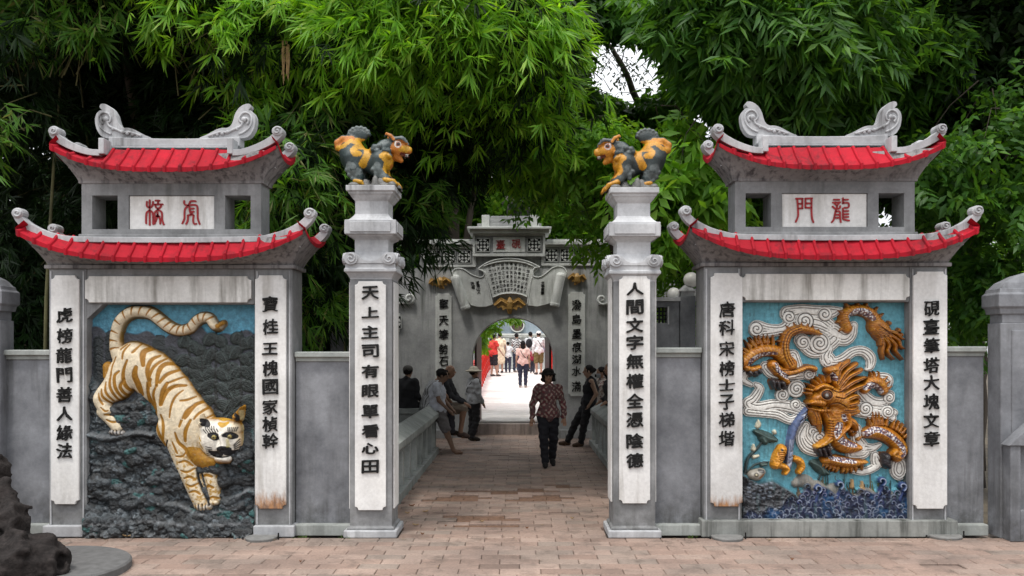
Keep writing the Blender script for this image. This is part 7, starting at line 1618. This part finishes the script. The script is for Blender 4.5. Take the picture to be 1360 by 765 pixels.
# left thicket: dense and dark inside, bright only where it reaches the open
def C(u, v, Y): return P(u, v, Y)
bamboo('bamboo with bright narrow leaves hanging in at the upper left corner', (-5.9, 11.0, -.1),
       [(5, 30, 9.9, 36, 36, .3, 190), (85, 0, 10.2, 60, 26, .4, 190), (112, 52, 10.0, 30, 12, .2, 46), (-26, 165, 9.9, 26, 40, .3, 90), (-10, 100, 10.3, 60, 60, .5, -500)], 1,
       [[(-6.2, 11.3, -.1), (-6.1, 11.2, 2.5), (-5.7, 10.8, 5.5)], [(-6.9, 11.6, -.1), (-7, 11.3, 3), (-6.6, 10.6, 6)]], mat='bamboo', fr=.8)
bamboo('very dark dense bamboo filling the shadow behind the tiger tower', (-5.4, 13.2, -.1),
       [(90, 260, 12.4, 200, 180, .9, -5200), (20, 420, 12.0, 120, 90, .8, -1900), (80, 90, 12.8, 200, 110, .8, -3600), (250, 150, 12.2, 150, 100, .7, -2400)], 6,
       [[(-5.2, 12.6, -.1), (-5.3, 12.5, 3), (-4.9, 12.2, 6)], [(-6.0, 12.7, -.1), (-6.1, 12.6, 3), (-6.2, 12.2, 6)], [(-4.6, 12.8, -.1), (-4.7, 12.7, 3), (-4.2, 12.3, 6)]])
bamboo('arching bamboo with bright hanging fans above the middle of the tiger tower', (-4.2, 11.8, -.1),
       [(285, -8, 9.9, 70, 30, .4, 330), (212, 52, 10.2, 16, 24, .2, 46), (345, 40, 10.1, 34, 40, .4, 240), (300, 105, 11.0, 50, 30, .5, 30), (330, 140, 11.6, 120, 120, .8, -2300), (270, 260, 12.0, 150, 170, .7, -2600), (360, 200, 11.0, 30, 60, .4, 100)], 2,
       [[(-4.4, 11.9, -.1), (-4.3, 11.8, 3), (-3.6, 11.3, 6)], [(-3.9, 12.1, -.1), (-3.8, 12, 3), (-3.0, 11.6, 6.2)]], mat='lime', fr=.8)
bamboo('leafy bamboo growing between the tiger tower and the left pillar', (-2.9, 12.6, -.1),
       [(388, 250, 10.2, 34, 80, .4, 620), (420, 130, 11.2, 70, 60, .7, 260), (430, 300, 11.4, 60, 110, .6, -1500), (412, 380, 11.4, 34, 60, .4, 330), (530, 205, 12.0, 60, 70, .7, -1500), (553, 270, 11.6, 18, 36, .3, 120), (520, 90, 11.2, 90, 50, .7, 380), (500, 150, 12, 100, 90, .7, -1600)], 3,
       [[(-3.0, 12.7, -.1), (-2.9, 12.6, 3), (-2.3, 12.2, 6)], [(-2.6, 12.9, -.1), (-2.5, 12.9, 3), (-1.7, 12.7, 5.6)]], fr=.7)
bamboo('bright bamboo crown arching over the bridge behind the left lion', (-2.4, 14.0, -.1),
       [(540, 15, 9.8, 110, 44, .5, 1050), (640, 40, 10.1, 110, 56, .5, 1100), (460, 25, 10.0, 80, 46, .4, 600), (700, 110, 11.0, 66, 60, .6, 600), (600, 130, 11.4, 100, 50, .7, 420), (690, 30, 12.0, 70, 60, .7, 700), (560, 150, 12.2, 110, 76, .8, -2200), (640, 150, 12.6, 90, 46, .8, 800), (705, 175, 13.0, 50, 30, .6, 420), (560, 60, 12, 160, 80, .8, -2600)], 4,
       [[(-2.5, 14.1, -.1), (-2.3, 14, 3), (-1.2, 13.2, 5.8), (.0, 12.6, 6.0)], [(-2.9, 14.4, -.1), (-2.7, 14.2, 3.4), (-1.8, 13.6, 6.2)]], mat='lime', holes=SKYH, fr=.8)
def tree(label, root, spec, seed, limbs, mat='broad', holes=SKYH, gr='trees around the gates', bark='bark', kind='spray', tr=(.16, .10), ntw=90, **k):
    T = empty('tree', root, label, 'tree', gr)
    for i, pts in enumerate(limbs): limb(T, pts, tr[0] if i == 0 else tr[0]*.45, tr[1] if i == 0 else tr[0]*.14, bark, 'trunk' if i == 0 else 'branch', 10 if i == 0 else 7)
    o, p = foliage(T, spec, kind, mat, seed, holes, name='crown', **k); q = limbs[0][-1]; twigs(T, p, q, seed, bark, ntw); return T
# broad-leaved trees, centre and right
tree('spreading broad leaved tree whose dark limbs cross the sky gap in the middle', C(905, 470, 17)[:2]+(-.1,),
     [(760, 130, 15, 80, 60, 1.2, 1300), (800, 30, 13.5, 90, 40, 1, 1500), (900, 40, 13.5, 80, 60, 1, 1500), (720, 190, 15.5, 60, 50, 1, 700), (930, 100, 14.5, 60, 60, 1, 1100), (790, 175, 15.5, 90, 30, 1, 1000), (880, 170, 15, 60, 40, 1, 900), (860, 225, 15, 46, 40, 1, 500), (985, 120, 14.5, 50, 26, .8, 400), (945, 215, 15.5, 26, 40, .8, 200)], 11,
     [[C(915, 470, 17)[:2]+(-.1,), C(905, 330, 17), C(880, 240, 16.5), C(862, 175, 16)], [C(862, 175, 16), C(840, 120, 15.6), C(822, 80, 15.4), C(800, 50, 15.2), C(770, 20, 15)], [C(870, 200, 16), C(900, 135, 15.6), C(960, 130, 15.2), C(1010, 110, 15)], [C(862, 175, 16), C(800, 160, 15.6), C(740, 170, 15)], [C(905, 135, 15.6), C(930, 100, 15.2), C(960, 70, 15)]], holes=SKYH, L=(.13, .21), W=.075)
_t = bpy.data.objects['tree']; _r = np.random.default_rng(5); _p = np.array(C(832, 92, 15.3))+_r.normal(size=(70, 3))*np.array((.42, .3, .36)); _V, _F = sprays(_p, unit(_r.normal(size=(70, 3))), _r, L=(.07, .12), W=.035, per=5)
_o = fastmesh('sprig', _V, _F, M['deep'], _t, True); _o['kind'] = 'stuff'; _g = random.Random(9); _m = MB()
for _k in range(16):
    _u, _v = 832+_g.uniform(-45, 45), 92+_g.uniform(-40, 40); _d = _g.uniform(-1.2, 1.2); _m.tube([C(_u, _v, 15.4), C(_u+22*math.cos(_d), _v-22*math.sin(_d)-4, 15.4), C(_u+48*math.cos(_d), _v-44*math.sin(_d), 15.4)], [.009, .006, .003], 4)
_o = _m.mk('twigs', M['bark'], _t); _o['kind'] = 'stuff'
tree('young tree with large glossy drooping leaves beside the right pillar', C(848, 470, 11.5)[:2]+(-.1,),
     [(900, 225, 11.0, 34, 60, .5, 300), (905, 285, 11.2, 30, 30, .4, 110), (880, 325, 10.8, 8, 18, .1, 18), (925, 240, 11.8, 36, 46, .5, 240)], 12,
     [[C(846, 470, 11.5)[:2]+(-.1,), C(846, 330, 11.5), C(862, 250, 11.5), C(895, 200, 11.4)], [C(862, 260, 11.5), C(890, 270, 11.4), C(915, 300, 11.3)]], mat='bright', gr='trees around the gates', tr=(.05, .03), ntw=30, L=(.18, .28), W=.085)
tree('bright green shrub crown behind the right lion', C(790, 470, 13)[:2]+(-.1,),
     [(770, 195, 12.6, 44, 24, .6, 480), (748, 225, 13, 30, 26, .5, 240), (785, 290, 13.5, 18, 34, .3, 110)], 13, [[C(830, 470, 13)[:2]+(-.1,), C(815, 330, 13), C(790, 240, 13), C(760, 205, 12.8)]], mat='bright', tr=(.05, .025), ntw=30, L=(.13, .2), W=.055)
tree('large dark tree with compound leaves overhanging the left of the dragon tower', C(1085, 470, 14)[:2]+(-.1,),
     [(960, 30, 10.6, 70, 46, .6, 900), (1060, 40, 10.6, 90, 60, .6, 1400), (1010, 95, 12, 60, 40, .7, 700), (1090, 130, 12.2, 100, 70, .9, 1900), (1040, 60, 13.4, 110, 90, .9, 2200), (1150, 60, 12, 90, 80, .9, 1700), (1010, 230, 13, 60, 40, .6, 260)], 14,
     [[C(1100, 470, 14)[:2]+(-.1,), C(1090, 300, 14), C(1075, 150, 13.6), C(1050, 20, 13)], [C(1085, 220, 13.9), C(1000, 140, 13), C(930, 120, 12.6)], [C(1080, 170, 13.6), C(1150, 90, 13), C(1220, 60, 12.6)]], mat='broad', kind='spray', per=11, L=(.19, .28), W=.048, droop=.8)
tree('very dark dense tree filling the upper right corner', C(1285, 470, 12.5)[:2]+(-.1,),
     [(1300, 60, 12, 120, 90, 1, 3200), (1200, 90, 13.4, 90, 100, .9, 2200), (1345, 150, 12.6, 60, 70, .9, 1500), (1250, 170, 13.5, 90, 80, .8, 1700), (1180, 190, 13.8, 60, 60, .6, 700)], 15,
     [[C(1292, 470, 12.3)[:2]+(-.1,), C(1290, 430, 12.3), C(1276, 380, 12.4), C(1280, 300, 12.4), C(1300, 180, 12.4), C(1310, 60, 12)], [C(1280, 330, 12.4), C(1330, 270, 12.2), C(1380, 240, 12)], [C(1290, 250, 12.4), C(1240, 180, 12.6), C(1190, 150, 12.8)]], mat='deep', tr=(.17, .10), L=(.12, .2), W=.065)
tree('leafy branch of a light green tree reaching in at the right edge', C(1420, 470, 10.6)[:2]+(-.1,),
     [(1330, 215, 10.4, 60, 36, .5, 300), (1345, 290, 10.6, 50, 60, .5, 300), (1270, 200, 10.4, 34, 22, .3, 120), (1320, 380, 11.4, 56, 50, .5, 420), (1240, 330, 12.6, 46, 60, .5, 330), (1350, 150, 10.6, 24, 22, .3, 110)], 16,
     [[C(1425, 470, 10.6)[:2]+(-.1,), C(1420, 330, 10.6), C(1400, 240, 10.6), C(1390, 150, 10.6)], [C(1400, 240, 10.6), C(1340, 205, 10.5), C(1260, 207, 10.4)], [C(1420, 330, 10.6), C(1350, 300, 10.6)]], mat='broad', tr=(.07, .04), ntw=40, L=(.11, .17), W=.065)
tree('garden shrub with bright leaves behind the globe lamps', C(905, 470, 15)[:2]+(-.1,),
     [(890, 370, 15, 40, 46, .6, 620), (935, 420, 15, 30, 40, .5, 300), (900, 310, 15.5, 46, 46, .6, 500)], 17, [[C(905, 470, 15)[:2]+(-.1,), C(903, 380, 15), C(898, 320, 15)]], mat='bright', tr=(.04, .02), ntw=30, L=(.07, .12), W=.045)
tree('low tree seen between the dragon tower and the right post', C(1300, 480, 14)[:2]+(-.1,),
     [(1300, 400, 15, 46, 46, .6, 300), (1250, 410, 15, 20, 46, .5, 160), (1290, 300, 15.5, 60, 50, .8, 300)], 18, [[C(1305, 480, 14)[:2]+(-.1,), C(1300, 420, 14), C(1290, 380, 14)]], mat='bright', tr=(.05, .02), ntw=20, L=(.10, .15), W=.06)
tree('tree with a thick dark trunk standing behind the wall, left of the left pillar', C(415, 470, 14)[:2]+(-.1,),
     [(410, 330, 14.5, 60, 80, .8, 900), (400, 430, 14.6, 40, 40, .6, 420), (470, 200, 14.5, 110, 110, 1, 2000), (430, 60, 14.8, 120, 90, 1, 1800)], 19, [[C(414, 470, 14)[:2]+(-.1,), C(413, 400, 14), C(409, 330, 14), C(420, 180, 14), C(430, 60, 14)], [C(410, 340, 14), C(440, 270, 14), C(480, 200, 14)]], mat='deep', tr=(.20, .13), L=(.12, .18), W=.06)
# sunlit growth behind the far gate
tree('sunlit bright tree rising behind the stepped top of the far gate', C(690, 470, 24)[:2]+(.2,),
     [(730, 268, 20.6, 70, 26, .5, 900), (640, 275, 20.6, 60, 22, .5, 700), (600, 330, 20.6, 60, 20, .5, 500), (790, 330, 20.6, 46, 46, .5, 700), (830, 300, 21, 50, 60, .5, 700), (880, 330, 21, 60, 60, .6, 700)], 20, [[(2.9, 21, 0), (2.8, 21, 3), (2.0, 20.8, 4.6), (.8, 20.6, 5.2)], [(2.7, 21, 3.5), (.3, 20.7, 5.0), (-1.2, 20.6, 5.1)]], mat='bright', tr=(.14, .07), L=(.16, .26), W=.10)
tree('bright branch hanging in the left of the arch beyond the far gate', (-2.6, 23, .2),
     [(650, 434, 22, 12, 6, .3, 46), (640, 452, 22.5, 5, 14, .3, 26), (678, 424, 22, 14, 2, .3, 22), (730, 426, 22, 6, 3, .3, 8)], 21, [[(-2.6, 23, .2), (-2.4, 23, 2.2), (-1.4, 22.4, 2.8)], [(-2.4, 23, 2.2), (-1.0, 22.4, 3.1), (.6, 22, 3.0)]], mat='bright', tr=(.06, .02), ntw=12, ymin=20, L=(.14, .2), W=.07)
for k, (u, v, Y, ru, rv, rY, n, lab) in enumerate(((560, 250, 52, 150, 110, 3, 1300, 'dark background tree behind the bamboo, left of the far gate'), (760, 262, 55, 90, 50, 2, 600, 'pale far tree seen above the far gate through the gap'), (960, 350, 30, 110, 90, 2, 700, 'background tree low behind the dragon tower'),
     (1300, 350, 28, 90, 100, 2, 800, 'background tree behind the right edge of the walls'), (330, 200, 20, 200, 260, 1.5, 4200, 'dense background tree behind the bamboo on the left'), (30, 200, 18, 160, 300, 1.2, 4200, 'dense background tree at the far left'), (600, 120, 19.6, 120, 110, .8, 1500, 'background tree over the bridge behind the bamboo crown'), (1210, 130, 19, 190, 150, 1.5, 1500, 'dense background tree at the upper right'), (660, 470, 62, 90, 60, 3, 700, 'distant tree on the island behind the round opening'), (860, 420, 40, 120, 70, 2, 900, 'low far tree right of the far gate'))):
    x, y, _ = C(u, v, Y); tree(lab, (x, y, .5 if Y > 50 else -.1), [(u, v, Y, ru, rv, rY, n)], 40+k, [[(x, y, -.1), (x+.1, y, 2), (x-.1, y, Z_(v, Y)+.5)], [(x, y, 2.5), (x+1, y, Z_(v, Y)), (x+1.8, y, Z_(v-rv*.5, Y))]], mat='bright' if k in (1, 2, 3, 8, 9) else 'deep', gr='background trees', holes=SKYH+[(1175, 50, 5, 4), (1182, 58, 4, 4), (1262, 18, 6, 5), (1275, 25, 4, 4), (1060, 112, 6, 6), (1046, 118, 5, 5), (1214, 135, 4, 4), (1250, 165, 6, 6), (1236, 150, 5, 6), (1290, 250, 8, 9), (1310, 330, 12, 8), (1340, 350, 14, 9), (1225, 195, 6, 5), (1270, 160, 4, 4), (1300, 280, 6, 6), (1345, 400, 8, 6), (1100, 70, 6, 5), (1180, 60, 5, 4), (1210, 48, 6, 4), (1250, 20, 4, 6), (1195, 120, 5, 8), (1060, 110, 7, 9), (1300, 300, 16, 20), (1090, 150, 6, 10), (1240, 155, 9, 8)], tr=(.2, .1), L=(.22, .38), W=.15, shell=.3, ymin=17)
# leaf canopies out of the frame, added to shade the foliage behind the towers
for k, (x, y, z, rx, ry, rz, n, kind, lab) in enumerate(((-5.4, 11.9, 6.6, 3.3, 2.9, .5, 3200, 'shade', 'top of the bamboo thicket over the tiger tower'), (6.6, 12.6, 7.1, 3.4, 2.8, .7, 2800, 'deep', 'top of the trees over the dragon tower'))):
    T = empty('tree', (x, y, -.1), lab, 'tree', 'tree tops above the gates')
    r = np.random.default_rng(90+k); d = unit(r.normal(size=(n, 3))); p = np.array((x, y, z))+d*(r.random(n)**.4)[:, None]*np.array((rx, ry, rz)); ok = keep_px(p, SKYH+[(832, 92, 80, 60)]) & (p[:, 1] > 9.1)
    V, Fc = sprays(p[ok], d[ok], r, L=(.22, .34), W=.13); o = fastmesh('crown', V, Fc, M[kind], T, True); o['kind'] = 'stuff'
    limb(T, [(x-(1.8 if abs(x) < 2 else 0), y+1.2, -.1), (x-(1.6 if abs(x) < 2 else 0), y+1.0, 3), (x-.1, y, z)], .12, .05, 'bark', 'trunk')
# dead sheath hanging in the bamboo
T = empty('dry_frond', (X_(381, 10.0), 10.0, Z_(115, 10)), 'dry brown sheath hanging in the bamboo above the tiger tower', 'dead frond')
mb = MB(); rg = random.Random(3)
for i in range(9):
    u = 379+rg.uniform(-4, 4); mb.tube([P(u, 60+rg.uniform(-6, 6), 10), P(u+rg.uniform(-2, 2), 80, 10), P(u+rg.uniform(-3, 3), 95+rg.uniform(0, 20), 10)], [.012, .008, .003], 4)
mb.mk('dry_sheath', M['dryleaf2'], T)

M['litter'] = leafmat('litter', [(.12, .05, .02), (.06, .04, .025), (.25, .17, .08), (.03, .025, .02)], 0)
# leaf crumbs and grit that gather along the wall foot and in the joints
T = None; r = np.random.default_rng(77); n = 420; u = r.uniform(20, 1345, n); near_wall = r.random(n) < .6
Yl = np.where(near_wall, r.uniform(8.36, 8.55, n), r.uniform(7.1, 12.5, n)); xl = (u-U0)/F*Yl; ok = ((Yl < 8.5) | ((xl > -1.35) & (xl < 1.3))) & ((np.abs(xl-plx) > .27) | (Yl < 8.3)) & ((np.abs(xl-prx) > .27) | (Yl < 8.3))
bp = np.stack([xl, Yl, np.full(n, .010)], 1)[ok]; dd = unit(r.normal(size=(len(bp), 3))*np.array((1, 1, .08))); V, Fc = leaves(bp, dd, np.tile(np.array([[0, 0, 1.]]), (len(bp), 1))+r.normal(size=(len(bp), 3))*.2, r.uniform(.012, .045, len(bp)), r.uniform(.006, .016, len(bp)))
V[:, 2] = np.maximum(V[:, 2], .004); o = fastmesh('leaf_litter', V, Fc, M['litter'], None, False); tag(o, 'small crumbs of dry leaf scattered over the paving and along the wall foot', 'leaf litter', kind='stuff')
# weeds rooted in the crack at the foot of the walls
M['weed'] = leafmat('weed_leaf', [(.06, .12, .03), (.10, .16, .04)], .3)
for (u, v, lab) in ((402, 712, 'tiny green weed in the crack left of the left pillar'), (459, 711, 'tiny green weed touching the left pillar base slab'), (917, 707, 'mossy green tuft at the left foot of the dragon tower'), (1262, 706, 'mossy tuft right of the dragon tower foot')):
    Y = 8.53; n = 26; b = np.tile(np.array([[X_(u, Y), Y, .0]]), (n, 1))+r.normal(size=(n, 3))*np.array((.03, .012, 0)); d = unit(r.normal(size=(n, 3))*.6+np.array((0, -.2, 1))); V, Fc = leaves(b, d, r.normal(size=(n, 3)), r.uniform(.02, .05, n), r.uniform(.006, .012, n))
    tag(fastmesh('weed', V, Fc, M['weed'], None, False), lab, 'weed', 'weeds along the wall foot')
